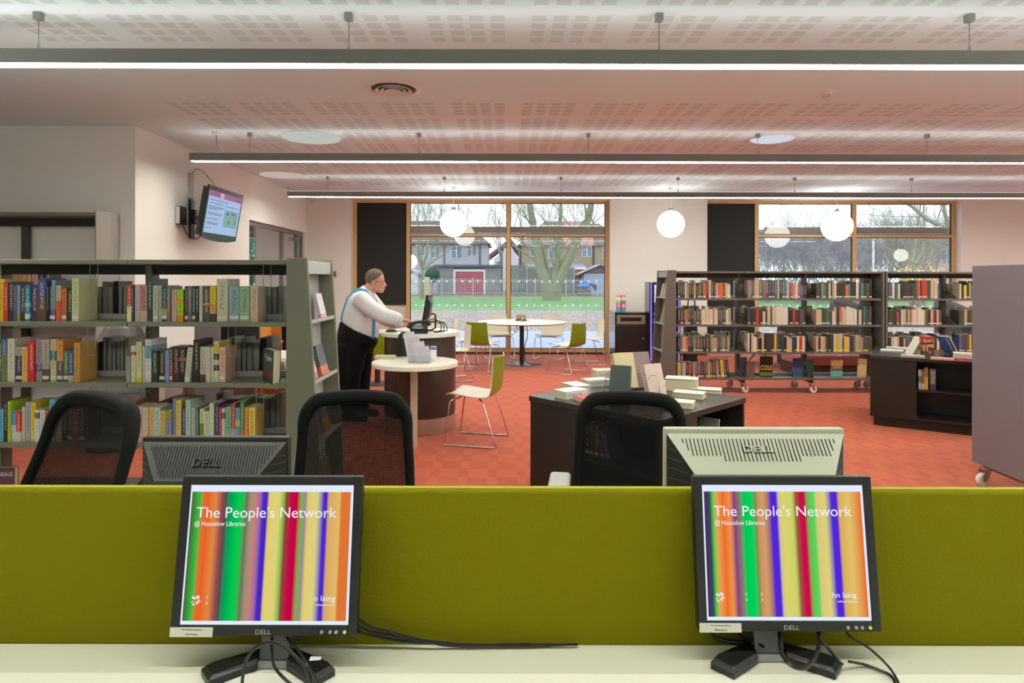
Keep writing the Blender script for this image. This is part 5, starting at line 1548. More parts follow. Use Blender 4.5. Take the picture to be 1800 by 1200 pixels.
front_monitor('black computer monitor with colour-striped display in front of the far-left mesh chairs'.replace('the far-left', 'two'), -0.483, 1.309, 1.257, 1.086, 0.781, ST_A, 0, -0.468)
front_monitor('black computer monitor with colour-striped display in front of the pale monitor back', 0.590, 1.3256, 1.2845, 1.083, 0.777, ST_B, 1, 0.556)
tag(obj('paper_scrap', MB().box(-0.011, 0.011, -0.006, 0.006, 0, 0.0006), PAPER, None, (at(554, 1167, 1.26).x, 1.268, DZ + 0.0215), (R(4), 0, R(8))), 'scrap of paper on the foot of the monitor by the mesh chairs', 'paper')

CAB = M('black_cable', (24, 24, 24), 0.35)


def cable(label, pts, r=0.0032, sm=6, mat=None):
    """Smooth cable through the given points."""
    P_ = [Vector(p) for p in pts]
    out = []
    for i in range(len(P_) - 1):
        p0, p1, p2, p3 = P_[max(i - 1, 0)], P_[i], P_[i + 1], P_[min(i + 2, len(P_) - 1)]
        for k in range(sm):
            u = k / sm
            out.append(0.5 * ((2 * p1) + (p2 - p0) * u + (2 * p0 - 5 * p1 + 4 * p2 - p3) * u * u + (3 * p1 - p0 - 3 * p2 + p3) * u ** 3))
    out.append(P_[-1])
    o_ = obj('cable', MB().tube(out, r, 8), mat or CAB, None, smooth=True)
    return tag(o_, label, 'cable')


def dpt(px, py, d): return at(px, py, d)


dd = lambda py, z=DZ + 0.004: (EYE - z) * FPX / (py - 490)
cable('black cable looping over the neck of the monitor by the mesh chairs', [dpt(426, 1215, dd(1215)), dpt(430, 1180, 1.195), dpt(441, 1148, 1.195), dpt(470, 1130, 1.195), dpt(500, 1137, 1.19), dpt(525, 1158, 1.19), dpt(543, 1182, 1.185), dpt(548, 1215, dd(1215))])
cable('thin black cable hanging down the neck of the monitor by the mesh chairs', [(-0.47, 1.285, 0.79), dpt(479, 1125, 1.275), dpt(480, 1152, 1.225), dpt(484, 1172, 1.205), dpt(500, 1192, 1.2), dpt(530, 1215, dd(1215))], 0.0028)
cable('black cable crossing from the monitor neck to the desk front', [(-0.45, 1.285, 0.79), dpt(508, 1124, 1.275), dpt(525, 1142, 1.235), dpt(545, 1175, 1.185), dpt(570, 1215, dd(1215))], 0.003)
for k, (y0, y1, r_) in enumerate(((1088, 1128, .0035), (1100, 1127, .003), (1110, 1130, .003))):
    cable(('thick black cable', 'middle black cable', 'lowest black cable')[k] + ' running along the foot of the green screen', [(-0.4, 1.325, 0.9 - 0.05 * k), dpt(632, y0, 1.33), dpt(690, (y0 + y1) / 2 + 4, 1.335), dpt(757, y1, 1.335), (-0.1 + 0.05 * k, 1.34, DZ + 0.006), (0.06 + 0.05 * k, 1.345, DZ + 0.006)], r_)
cable('thick black cable loop hanging under the monitor before the pale back', [(0.58, 1.315, 0.80), dpt(1372, 1118, 1.30), dpt(1375, 1145, 1.235), dpt(1393, 1168, 1.20), dpt(1418, 1171, 1.20), dpt(1437, 1148, 1.235), dpt(1441, 1118, 1.30), (0.655, 1.315, 0.80)], 0.0042)
cable('thin black cable trailing off the desk edge beside the second foot', [(0.72, 1.32, 0.79), dpt(1492, 1113, 1.30), dpt(1530, 1138, 1.27), dpt(1562, 1168, 1.235), dpt(1577, 1190, dd(1190)), dpt(1588, 1215, dd(1215))], 0.0025)
cable('thin black cable lying on the white desk beyond the second foot', [dpt(1494, 1161, dd(1161, DZ + .02)), dpt(1520, 1166, dd(1166)), dpt(1548, 1176, dd(1176)), dpt(1570, 1188, dd(1188)), dpt(1580, 1215, dd(1215))], 0.0028)
cable('black cable running down behind the second monitor foot', [(0.67, 1.315, 0.79), dpt(1443, 1118, 1.29), dpt(1458, 1138, 1.275), dpt(1474, 1158, 1.25), dpt(1484, 1166, 1.243)], 0.003)
cable('black cable bundle bending behind the sticker of the second monitor', [(0.45, 1.33, 0.80), dpt(1254, 1112, 1.33), dpt(1262, 1121, 1.33), dpt(1290, 1127, 1.335), dpt(1330, 1129, 1.335), (0.6, 1.34, DZ + 0.006)], 0.005)
cable('thin black cable slanting behind the second monitor neck', [(0.5, 1.335, 0.80), dpt(1302, 1113, 1.33), dpt(1325, 1125, 1.32), dpt(1345, 1136, 1.30)], 0.0028)


def rear_monitor(label, loc, W_, zt, col, ribcol, hump, drop, inset, logo, short):
    """Monitor seen from behind: a framed slab with a tapering back and vents. Local -y is towards the camera."""
    t = thing('computer_monitor', label, 'monitor', loc, 0, 'computer monitors')
    h = zt - loc[2]
    hb = 0.09
    mt_ = M('monitor_shell_' + logo, col, 0.42, spec=0.5)
    obj('bezel', MB().box(-W_ / 2, W_ / 2, 0, 0.022, hb, h), mt_, t, bevel=0.003)
    obj('display', MB().quad((-W_ / 2 + .018, 0.0225, hb + .02), (W_ / 2 - .018, 0.0225, hb + .02), (W_ / 2 - .018, 0.0225, h - .018), (-W_ / 2 + .018, 0.0225, h - .018)), M('dark_display', (20, 22, 26), 0.15), t)
    a, y1 = W_ / 2 - 0.004, -hump
    top = h - 0.012
    A, B = (-a, -0.002, top), (a, -0.002, top)
    E, F_ = (-inset, y1, top - drop), (inset, y1, top - drop)
    G, H_ = (-inset, y1, hb + 0.03), (inset, y1, hb + 0.03)
    P0, P1 = (-a, -0.002, hb + 0.01), (a, -0.002, hb + 0.01)
    # crown slope with a softened knee
    K0, K1 = (-inset - 0.006, y1 * 0.86, top - drop * 0.8), (inset + 0.006, y1 * 0.86, top - drop * 0.8)
    obj('back_shell', MB().add([A, B, K1, K0, E, F_, G, H_], [(0, 1, 2, 3), (3, 2, 5, 4), (4, 5, 7, 6)]).add([G, H_, P1, P0], [(0, 1, 2, 3)]), mt_, t, solid=0.003)
    sm = M('monitor_side_' + logo, ribcol, 0.6)
    for s_, q in ((-1, (A, K0, E, G, P0)), (1, (B, K1, F_, H_, P1))):
        obj('side_grille', MB().add(list(q), [(0, 1, 2, 3, 4)]), sm, t)
        rb_ = MB()
        pa, pk, pe = Vector(q[0]), Vector(q[1]), Vector(q[2])
        n = 13
        for i in range(1, n):
            z = top - 0.012 - i * (top - hb - 0.05) / n
            if z > pe.z:
                f = (pa.z - z) / (pa.z - pe.z)
                xi = pa.x + (pe.x - pa.x) * f * 0.92; yi = pa.y + (pe.y - pa.y) * f * 0.92
            else:
                xi, yi = pe.x * 1.02, pe.y * 0.97
            xo, yo = pa.x * 0.985, pa.y - 0.002
            nrm = Vector((s_ * 0.002, -0.0025, 0))
            if abs(xi - xo) < 0.008: continue
            rb_.add([Vector((xo, yo, z)) + nrm, Vector((xi, yi, z)) + nrm, Vector((xi, yi, z + 0.0022)) + nrm, Vector((xo, yo, z + 0.0022)) + nrm], [(0, 1, 2, 3)])
        obj('rib', rb_, M('rib_' + logo, tuple(min(255, c + 44) for c in ribcol), 0.5), t, kind='stuff')
    # vent slots along the crown slope
    vs_ = MB()
    n = 46 if short else 50
    for i in range(n):
        f = (i + 0.5) / n
        x = -a + 2 * a * f
        t0 = 0.1
        t1 = (0.42 if short else 0.92)
        lim = (a - abs(x) - 0.012) / (a - inset - 0.006) * 0.8 / 0.8
        if short and abs(x) < 0.09: t1 = 0.52
        if short: lim -= 0.12
        t1 = min(t1, lim)
        if t1 - t0 < 0.06: continue
        def on(u): return Vector((0, -0.002 + (y1 * 0.86 + 0.002) * u, top - drop * 0.8 * u))
        nrm = Vector((0, -0.0014, 0.0012)) * 1.4
        p, q = on(t0) + nrm, on(t1) + nrm
        vs_.add([(x, p.y, p.z), (x + 0.0026, p.y, p.z), (x + 0.0026 + 0.002, q.y, q.z), (x + 0.002, q.y, q.z)], [(0, 1, 2, 3)])
    obj('vent_slots', vs_, M('vent_' + logo, (40, 38, 30) if short else (6, 6, 6), 0.7), t, kind='stuff')
    um = 0.3 if short else 0.55
    c_ = Vector((0, -0.002 + (y1 * 0.86) * um, top - drop * 0.8 * um))
    sl = math.atan2(drop * 0.8, -y1 * 0.86)
    mk = text('maker_mark', 'DELL', 0.022 if short else 0.03, mt_ if short else M('mark_black', (44, 36, 30), 0.5), t, (c_.x - 0.004, c_.y - 0.003, c_.z + 0.002), (sl, 0, 0), ext=0.0018)
    fit(mk, 0.068)
    obj('neck', MB().box(-0.035, 0.035, 0.0, 0.03, 0.012, hb + 0.05), mt_, t, bevel=0.004)
    obj('base', MB().lathe([(0, 0), (0.12, 0), (0.12, 0.006), (0.06, 0.0119), (0, 0.0119)], 28, c=(0, 0.02, 0), sy=0.75), mt_, t, smooth=True)
    return t


dR = 1.47
rear_monitor('pale grey-green monitor back, short vent slots, behind the second striped display', (X(1328.5, dR), dR + 0.004, DZ), 317 * dR / FPX, Z(753, dR), (172, 175, 154), (22, 22, 19), 0.09, 0.13, 0.137, 'pale', True)
dL = 1.57
rear_monitor('black monitor back with long vent slots behind the first striped display', (X(378, dL), dL + 0.004, DZ), 258 * dL / FPX, Z(770, dL), (38, 40, 34), (20, 20, 17), 0.07, 0.1, 0.115, 'black', False)

# ------------------------------------------------------------------ mesh office chairs
CHB = M('chair_black', (9, 9, 8), 0.7, spec=0.2)
NET = weave('black_net', (10, 10, 9), 0.10, 0.0042)


def office_chair(label, x, y, rz, top=1.046, recline=8, arms=None, wide=1.0):
    t = thing('office_chair', label, 'office chair', (x, y, 0), rz, 'black mesh office chairs')
    zb0, y0 = 0.56, 0.2
    az = 0.716 if arms else 0.64
    hh = top - 0.022 - zb0
    ta = math.tan(R(recline))

    def bp(u, v):                             # u across -1..1 of half width, v height 0..1
        hw = (0.222 - 0.028 * v) * wide
        bow = -0.035 * (1 - u * u) * -1
        return Vector((u * hw, y0 + ta * v * hh + bow - 0.03 + 0.02 * math.sin(math.pi * v), zb0 + v * hh))
    path = []
    for k in range(9): path.append((-1, 0.0 + 0.80 * k / 8))
    for k in range(1, 7):
        a = math.pi / 2 * k / 6
        path.append((-1 + 0.36 * (1 - math.cos(a)), 0.80 + 0.2 * math.sin(a)))
    for k in range(1, 8): path.append((-0.64 + 1.28 * k / 8, 1.0 + 0.012 * math.sin(math.pi * k / 8)))
    for k in range(0, 7):
        a = math.pi / 2 * (1 - k / 6)
        path.append((1 - 0.36 * (1 - math.cos(a)), 0.80 + 0.2 * math.sin(a)))
    for k in range(1, 9): path.append((1, 0.80 - 0.80 * k / 8))
    pts = [bp(u, v) for u, v in path]
    rs = [0.019 + 0.009 * max(0, (v - 0.7) / 0.3) for u, v in path]
    obj('back_frame', MB().tube(pts, 0.02, 10, rs=rs, closed=True), CHB, t, smooth=True)

    def net(u, v):
        vv = v
        uu = 2 * u - 1
        lim = 1.0 if vv < 0.8 else 1 - 0.36 * (1 - math.cos(math.asin(min(1, (vv - 0.8) / 0.2))))
        return bp(uu * lim * 0.985, vv * 0.985)
    obj('back_mesh', MB().grid(net, 14, 18), NET, t, smooth=True)
    obj('back_bar', MB().tube([(0, y0 + 0.05, zb0 + 0.02), (0, y0 + 0.09, 0.5), (0, y0 - 0.02, 0.42), (0, 0.05, 0.405)], 0.028, 8), CHB, t, smooth=True)
    obj('seat', MB().grid(lambda u, v: ((u - 0.5) * 0.48 * (1 - 0.1 * abs(2 * v - 1) ** 3), -0.25 + 0.46 * v, 0.47 + 0.012 * math.cos(6.28 * u) - 0.03 * max(0, 0.25 - v) * 4), 8, 8), M('seat_fabric', (26, 26, 26), 0.95), t, smooth=True, solid=0.06)
    obj('gas_column', MB().lathe([(0, 0.1), (0.03, 0.1), (0.03, 0.25), (0.02, 0.25), (0.02, 0.43), (0, 0.43)], 14), BLACKP, t, smooth=True)
    for k in range(5):
        a = 2 * math.pi * k / 5 + 0.3
        lg = obj('leg', MB().tube([(0.02 * math.cos(a), 0.02 * math.sin(a), 0.11), (0.3 * math.cos(a), 0.3 * math.sin(a), 0.075)], 0.02, 6, rs=[0.026, 0.016]), BLACKP, t, smooth=True)
        obj('castor', MB().ball((0.3 * math.cos(a), 0.3 * math.sin(a), 0.032), 0.032, 12, 8), RUBBER, lg, smooth=True)
    for s_ in (-1, 1):
        am = M('grey_arm_pad', (172, 174, 166), 0.5) if arms else CHB
        ar_ = obj('arm', MB().tube([(s_ * 0.2, 0.04, 0.42), (s_ * 0.27, 0.04, 0.43), (s_ * 0.275, 0.02, 0.55), (s_ * 0.275, 0.02, az)], 0.014, 8), CHB, t, smooth=True)
        obj('arm_pad', MB().box(s_ * 0.275 - 0.04, s_ * 0.275 + 0.04, -0.14, 0.12, az, az + 0.03), am, ar_, bevel=0.012)
    return t


office_chair('black mesh office chair turned aside before the outer bay of books', -1.615, 1.87, R(-33), 1.085, 21, None, 1.4)
office_chair('black mesh office chair facing the desk, in front of the tapered bookcase end', X(628, 2.4), 2.2, R(3), 1.052, 7)
office_chair('black mesh office chair with grey arm pads, in front of the display table', X(1097, 2.5), 2.3, R(-8), 1.032, 8, True)
# ------------------------------------------------------------------ shell chairs
LEAF = M('leaf_green_shell', (126, 146, 18), 0.42, spec=0.5)
IVORY = M('ivory_shell', (226, 220, 200), 0.4, spec=0.5)
CHROME = STEEL
PROF = [(-0.225, 0.443), (-0.2, 0.452), (-0.12, 0.446), (0.0, 0.43), (0.1, 0.424), (0.155, 0.43), (0.19, 0.452), (0.212, 0.5), (0.228, 0.58), (0.242, 0.68), (0.25, 0.76), (0.256, 0.80)]


def shell_fn(off):
    n = len(PROF) - 1

    def fn(u, v):
        q = v * n; i = min(n - 1, int(q)); f = q - i
        y = PROF[i][0] + (PROF[i + 1][0] - PROF[i][0]) * f
        z = PROF[i][1] + (PROF[i + 1][1] - PROF[i][1]) * f
        dy, dz = PROF[i + 1][0] - PROF[i][0], PROF[i + 1][1] - PROF[i][1]
        L = math.hypot(dy, dz)
        ny, nz = -dz / L, dy / L                      # towards the sitter
        s = 2 * u - 1
        back = max(0.0, (v - 0.55) / 0.45)
        hw = 0.215 + 0.008 * math.sin(math.pi * v) - 0.03 * back
        cup = (0.05 * back + 0.012 * (1 - back)) * s * s
        o_ = off + cup
        return Vector((s * hw, y + ny * o_, z + nz * o_))
    return fn


SH_IN, SH_OUT, SH_RUN = None, None, None


def shell_chair(label, x, y, rz, group='green and ivory shell chairs'):
    global SH_IN, SH_OUT, SH_RUN
    t = thing('shell_chair', label, 'chair', (x, y, 0), rz, group)
    if SH_IN is None:
        SH_IN = MB().grid(shell_fn(0.008), 10, 33).mesh('inner_shell', IVORY, True)
        SH_OUT = MB().grid(shell_fn(0.0), 10, 33).mesh('outer_shell', LEAF, True)
        e = MB()
        fi, fo = shell_fn(0.008), shell_fn(0.0)
        per = [(k / 10, 0) for k in range(10)] + [(1, k / 33) for k in range(33)] + [(1 - k / 10, 1) for k in range(10)] + [(0, 1 - k / 33) for k in range(33)]
        for a, b in zip(per, per[1:] + per[:1]):
            e.quad(fi(*a), fi(*b), fo(*b), fo(*a))
        SH_RUN = [e.mesh('shell_edge', IVORY)]
        for s in (-1, 1):
            X_ = s * 0.235
            SH_RUN.append(MB().tube([(s * 0.16, -0.13, 0.416), (s * 0.2, -0.17, 0.412), (s * 0.222, -0.185, 0.395), (X_, -0.235, 0.02), (X_, -0.24, 0.011), (X_, -0.228, 0.0075), (X_, 0.235, 0.0075), (X_, 0.247, 0.011), (X_, 0.243, 0.02), (s * 0.222, 0.125, 0.39), (s * 0.2, 0.11, 0.405), (s * 0.15, 0.07, 0.412)], 0.0065, 8).mesh('sled_leg', CHROME, True))
        SH_RUN.append(MB().tube([(-0.16, -0.13, 0.416), (0.16, -0.13, 0.416)], 0.007, 6).tube([(-0.15, 0.07, 0.412), (0.15, 0.07, 0.412)], 0.007, 6).mesh('under_bar', CHROME, True))
    obj('inner_shell', SH_IN, None, t); obj('outer_shell', SH_OUT, None, t)
    for me in SH_RUN: obj(me.name.split('.')[0], me, None, t)
    return t


def face(x, y, tx, ty): return math.atan2(ty - y, tx - x) + R(90)


TX, TY = 0.315, 11.0
shell_chair('green-backed shell chair standing alone beside the round help desk', -0.25, 5.8, R(-104))
for px, d, tgt, lab in ((848, 10.25, (0.1, 11.2), 'shell chair showing its full green back, help-desk side of the white table'), (999, 10.05, (0.25, 10.75), 'shell chair showing its green back, bin side of the white table'),
                        (822, 10.9, (0.9, 10.7), 'shell chair turned edge-on at the help-desk side of the white table'), (1037, 11.1, (0.0, 10.9), 'shell chair turned edge-on at the bin side of the white table'),
                        (878, 11.85, (0.15, 10.9), 'shell chair with ivory inner face behind the white table, by the mullion'), (966, 11.8, (0.5, 10.9), 'shell chair with ivory inner face behind the white table, bin side'),
                        (799, 9.35, (-2.0, 9.0), 'shell chair half hidden behind the help desk drum'), (668, 8.05, (-1.75, 9.2), 'green shell chair back between the standing man and the help desk'),
                        (594, 9.5, (-1.4, 9.0), 'shell chair mostly hidden behind the standing man'), (753, 11.95, (-1.3, 10.0), 'shell chair with ivory face by the window behind the desk computer')):
    shell_chair(lab, X(px, d), d, face(X(px, d), d, *tgt))

# ------------------------------------------------------------------ round tables
COLM = M('dark_column', (52, 44, 40), 0.4, metal=0.3)


def round_table(label, x, y, r, rb_):
    t = thing('round_table', label, 'table', (x, y, 0))
    obj('table_top', MB().lathe([(0, 0.728), (r - 0.01, 0.728), (r, 0.734), (r, 0.746), (r - 0.003, 0.75), (0, 0.75)], 64), WHITEL, t, smooth=True)
    obj('top_edge', MB().lathe([(r - 0.009, 0.7275), (r + 0.001, 0.7335), (r + 0.001, 0.741), (r - 0.001, 0.741)], 64), DARKGREY, t)
    obj('column', MB().lathe([(0.0, 0.02), (0.04, 0.02), (0.04, 0.7279), (0, 0.7279)], 20), COLM, t, smooth=True)
    obj('base', MB().lathe([(0, 0), (rb_, 0), (rb_, 0.008), (rb_ - 0.02, 0.014), (0, 0.0199)], 40), M('base_plate', (92, 92, 94), 0.35, metal=0.4), t, smooth=True)
    return t


round_table('large round white table on a dark column by the tall window', TX, TY, 0.775, 0.27)
round_table('small round table mostly hidden behind the standing man', X(664, 8.95), 8.95, 0.34, 0.25)
t = thing('cable_box', 'dark box with a tan flap on the round white table', 'box', (X(916, 11.25), 11.25, 0.7505))
obj('body', MB().box(-0.1, 0.1, -0.04, 0.05, 0, 0.02), BLACKP, t, bevel=0.003)
obj('flap', MB().box(-0.085, 0.085, 0.03, 0.04, 0.0201, 0.11), M('tan_flap', (160, 144, 110), 0.6), t, bevel=0.003)
t = thing('card_tent', 'small folded white card on the round white table', 'card', (X(919, 11.0), 10.97, 0.7505))
obj('card', MB().prism([(-0.035, 0), (-0.03, 0), (0.0, 0.07), (0.03, 0), (0.035, 0), (0.0, 0.08)], 'y', -0.05, 0.05), PAPER, t)
tag(obj('paper_sheet', MB().box(-0.12, 0.12, -0.05, 0.05, 0, 0.002), PAPER, None, (X(928, 10.8), 10.82, 0.7503), (0, 0, 0.2)), 'flat sheet of paper on the round white table', 'paper')
cable('dark cable hanging loosely from the round table down its column', [(TX - 0.03, TY + 0.05, 0.72), (TX - 0.12, TY - 0.02, 0.62), (TX - 0.13, TY - 0.02, 0.56), (TX - 0.09, TY, 0.58), (TX - 0.042, TY - 0.02, 0.66)], 0.006)
cable('black cable running down beside the table column to the floor', [(TX + 0.08, TY + 0.05, 0.725), (TX + 0.1, TY + 0.04, 0.5), (TX + 0.05, TY + 0.02, 0.3), (TX + 0.06, TY, 0.1), (TX + 0.1, TY - 0.05, 0.03), (TX + 0.24, TY - 0.12, 0.022), (TX + 0.33, TY - 0.1, 0.008)], 0.007)

# ------------------------------------------------------------------ round help desk
hx, hy = X(739, 6.34), 6.34
DRUM = M('dark_brown_drum', (66, 54, 48), 0.34, spec=0.5)
hd = thing('help_desk', 'two-tier round help desk, white tops on a dark brown drum', 'desk', (hx, hy, 0))
obj('drum', MB().lathe([(0, 0.15), (0.357, 0.15), (0.357, 0.935), (0, 0.935)], 56), DRUM, hd, smooth=True)
obj('plinth', MB().lathe([(0, 0), (0.362, 0), (0.362, 0.1499), (0, 0.1499)], 56), M('satin_steel', (196, 186, 176), 0.32, metal=0.85), hd, smooth=True)
obj('upper_top', MB().lathe([(0, 0.9351), (0.386, 0.9351), (0.39, 0.939), (0.39, 0.971), (0.386, 0.975), (0, 0.975)], 64, c=(X(738.5, 6.3) - hx, 6.3 - hy, 0)), WHITEL, hd, smooth=True)
lx, ly = X(730, 5.61) - hx, 5.61 - hy
lt = MB()
prof = [(0.0, 0.72), (0.3785, 0.72), (0.3825, 0.724), (0.3825, 0.756), (0.3785, 0.76), (0.0, 0.76)]
obj('lower_shelf', MB().lathe(prof, 64, c=(lx, ly, 0)), WHITEL, hd, smooth=True)
obj('support_post', MB().box(lx - 0.03, lx + 0.03, ly - 0.09, ly - 0.04, 0, 0.7199), M('satin_post', (206, 196, 176), 0.32, metal=0.3), hd, bevel=0.004)
UZ, LZ = 0.9755, 0.7605
mt = thing('computer_monitor', 'thin black monitor seen edge-on on the round help desk', 'monitor', (-0.79, 6.3, UZ))
mm = Matrix.Translation((-0.005, 0, 0.07)) @ Matrix.Rotation(R(9), 4, 'Y')
obj('bezel', MB().box(-0.012, 0.012, -0.2, 0.2, 0, 0.3, mt=mm), BLACKP, mt, bevel=0.004)
obj('back_shell', MB().add([mm @ Vector(q) for q in [(0.0121, -0.17, 0.03), (0.0121, 0.17, 0.03), (0.0121, 0.17, 0.27), (0.0121, -0.17, 0.27), (0.035, -0.1, 0.08), (0.035, 0.1, 0.08), (0.035, 0.1, 0.22), (0.035, -0.1, 0.22)]], [(0, 1, 5, 4), (1, 2, 6, 5), (2, 3, 7, 6), (3, 0, 4, 7), (4, 5, 6, 7)]), BLACKP, mt)
obj('display', MB().quad(*[mm @ Vector(q) for q in ((-0.0125, -0.185, 0.02), (-0.0125, 0.185, 0.02), (-0.0125, 0.185, 0.285), (-0.0125, -0.185, 0.285))]), emitter('help_display', (150, 170, 190), 0.7), mt)
obj('stand', MB().tube([(0.055, 0, 0.17), (0.085, 0, 0.172), (0.1, 0, 0.155), (0.1, 0, 0.03), (0.06, 0, 0.008), (-0.03, 0, 0.006)], 0.009, 8), BLACKP, mt, smooth=True)
obj('foot', MB().lathe([(0, 0), (0.09, 0), (0.088, 0.005), (0, 0.0055)], 28), BLACKP, mt, smooth=True)
for k in range(3):
    cable(('tangled black cable behind the help desk monitor', 'second black cable curling beside the help desk monitor', 'third black cable trailing over the help desk top')[k],
          [(-0.76, 6.2 + 0.05 * k, UZ + 0.09), (-0.70 + 0.03 * k, 6.15, UZ + 0.13 - 0.02 * k), (-0.63 + 0.02 * k, 6.18, UZ + 0.09), (-0.62 + 0.03 * k, 6.14, UZ + 0.02), (-0.68, 6.1 + 0.03 * k, UZ + 0.006), (-0.60, 6.2, UZ + 0.005)], 0.005)
ph = thing('desk_telephone', 'black desk telephone with curved handset on the help desk', 'telephone', (X(737, 6.05), 6.03, UZ), R(8))
obj('body', MB().prism([(-0.08, 0), (0.08, 0), (0.08, 0.07), (0.06, 0.08), (-0.08, 0.025)], 'x', -0.085, 0.085), BLACKP, ph, bevel=0.006)
obj('handset', MB().tube([(-0.1, -0.02, 0.05), (-0.085, -0.02, 0.085), (-0.03, -0.02, 0.105), (0.04, -0.02, 0.112), (0.09, -0.02, 0.105), (0.1, -0.02, 0.075)], 0.018, 10, rs=[0.022, 0.024, 0.016, 0.016, 0.024, 0.022]), BLACKP, ph, smooth=True)
kb = MB()
for i in range(4):
    for j in range(3):
        kb.box(-0.035 + i * 0.02, -0.021 + i * 0.02, -0.05 + j * 0.028, -0.03 + j * 0.028, 0.045 + j * 0.011, 0.052 + j * 0.011)
obj('keys', kb, M('key_grey', (190, 192, 192), 0.5), ph, kind='stuff')
ms = thing('barcode_scanner', 'small black device lying at the help desk edge by the man', 'device', (X(688, 6.15), 6.15, UZ))
obj('body', MB().ball((0, 0, 0.0), 0.06, 16, 10, sc_=(1.0, 0.6, 0.55)), BLACKP, ms, smooth=True)
obj('tail', MB().tube([(0.05, 0, 0.012), (0.12, 0.03, 0.006), (0.2, 0.06, 0.005)], 0.004, 6), BLACKP, ms, smooth=True)
for k, (px, d, a, lab) in enumerate(((706, 6.4, 0.3, 'loose white papers under the man\'s hands'), (713, 6.35, 0.9, 'tilted white sheet on top of the loose papers'), (722, 6.55, -0.2, 'pale form beside the telephone'))):
    tag(obj('paper_sheet', MB().box(-0.1, 0.1, -0.07, 0.07, 0, 0.003), PAPER, None, (X(px, d), d, UZ + 0.0035 * k), (0, R(-2 if k == 1 else 0), a)), lab, 'paper')
kbx = thing('keyboard', 'slim cream keyboard on the lower tier of the help desk', 'keyboard', (X(682, 5.88), 5.80, LZ))
obj('case', MB().box(-0.1, 0.09, -0.05, 0.03, 0, 0.025), M('cream_plastic', (206, 196, 166), 0.5), kbx, bevel=0.004)
ky = MB()
for i in range(11):
    for j in range(4):
        ky.box(-0.094 + i * 0.0165, -0.081 + i * 0.0165, -0.045 + j * 0.018, -0.031 + j * 0.018, 0.0251, 0.031)
obj('keys', ky, M('cream_keys', (220, 212, 188), 0.5), kbx, kind='stuff')
ln = thing('lanyard', 'black lanyard with crumpled end draped over the upper help desk edge', 'lanyard', (X(705, 5.93), 5.93, UZ))
obj('strap', MB().tube([(0.05, 0.06, 0.012), (0.01, -0.01, 0.014), (-0.005, -0.045, -0.01), (-0.012, -0.052, -0.08), (-0.004, -0.054, -0.15), (-0.006, -0.07, -0.2)], 0.012, 8, flat=(1.2, 0.35)).tube([(0.06, 0.05, 0.02), (0.02, -0.02, 0.02), (0.012, -0.052, -0.02), (0.014, -0.056, -0.1), (0.006, -0.062, -0.17)], 0.01, 8, flat=(1.2, 0.35)), M('black_strap', (24, 24, 26), 0.8), ln, smooth=True)
obj('bundle', MB().ball((0.05, 0.03, 0.018), 0.036, 12, 8, sc_=(1.5, 1, 0.5)), M('cream_cord', (206, 200, 176), 0.8, bump=1.0, scale=60), ln, smooth=True)
lh = thing('leaflet_holder', 'clear leaflet holder with stepped pale leaflets on the help desk lower tier', 'leaflet holder', (X(737, 5.55), 5.52, LZ))
for k in range(4):
    m2 = Matrix.Translation((-0.045 + 0.038 * k, 0.02 - 0.016 * k, 0.012)) @ Matrix.Rotation(R(-14), 4, 'X') @ Matrix.Rotation(R(-13), 4, 'Y')
    obj('leaflet', MB().box(-0.05, 0.05, 0, 0.006, 0, 0.26 - 0.042 * k, mt=m2), M('lilac_paper_%d' % (k % 2), (202 - 10 * (k % 2), 196 - 12 * (k % 2), 204 - 8 * (k % 2)), 0.6), lh)
m2 = Matrix.Translation((0, -0.05, 0.006)) @ Matrix.Rotation(R(-14), 4, 'X')
obj('clear_front', MB().box(-0.085, 0.1, -0.004, 0, 0, 0.06, mt=m2), ACRYL, lh)
obj('foot', MB().box(-0.085, 0.1, -0.06, 0.06, 0, 0.005), ACRYL, lh)
tcx = thing('card_tent', 'folded white tent card with blue print on the help desk lower tier', 'card', (X(762, 5.72), 5.7, LZ), R(12))
obj('card', MB().add([(-0.035, -0.03, 0), (0.03, -0.03, 0), (0.03, 0, 0.125), (-0.02, 0, 0.125), (-0.035, 0.03, 0), (0.03, 0.03, 0)], [(0, 1, 2, 3), (3, 2, 5, 4)]), PAPER, tcx, solid=0.002)
obj('print', MB().add([(-0.022, -0.0085, 0.095), (0.025, -0.0085, 0.095), (0.026, -0.0032, 0.117), (-0.018, -0.0032, 0.117)], [(0, 1, 2, 3)]), M('blue_print', (70, 86, 160), 0.5), tcx)

# ------------------------------------------------------------------ returns cabinet, leaflet cartons, lit kiosk
bx0, bx1 = X(1081.5, 11.4), X(1137, 11.4)
bn = thing('returns_bin', 'black book returns cabinet with a slotted steel plate', 'bin', (bx0, 11.4, 0))
bw_, bh = bx1 - bx0, Z(548.5, 11.4)
GLB = M('gloss_black', (30, 26, 28), 0.18, spec=0.7, coat=0.6)
obj('body', MB().box(0, bw_, 0.02, 0.58, 0, bh - 0.03), GLB, bn, bevel=0.004)
obj('top', MB().box(-0.008, bw_ + 0.008, -0.004, 0.59, bh - 0.0299, bh), GLB, bn, bevel=0.004)
obj('door', MB().box(0.012, bw_ - 0.012, 0.002, 0.0199, 0.03, bh - 0.24), M('satin_black', (32, 26, 28), 0.35), bn, bevel=0.003)
pl = obj('fascia', MB().box(0.03, bw_ - 0.02, 0.0, 0.0199, bh - 0.215, bh - 0.045), M('warm_steel', (150, 134, 120), 0.4, metal=0.5), bn, bevel=0.003)
obj('slot', MB().box(0.1, bw_ - 0.1, -0.004, 0.006, bh - 0.16, bh - 0.09), M('slot_black', (8, 8, 8), 0.8), pl)
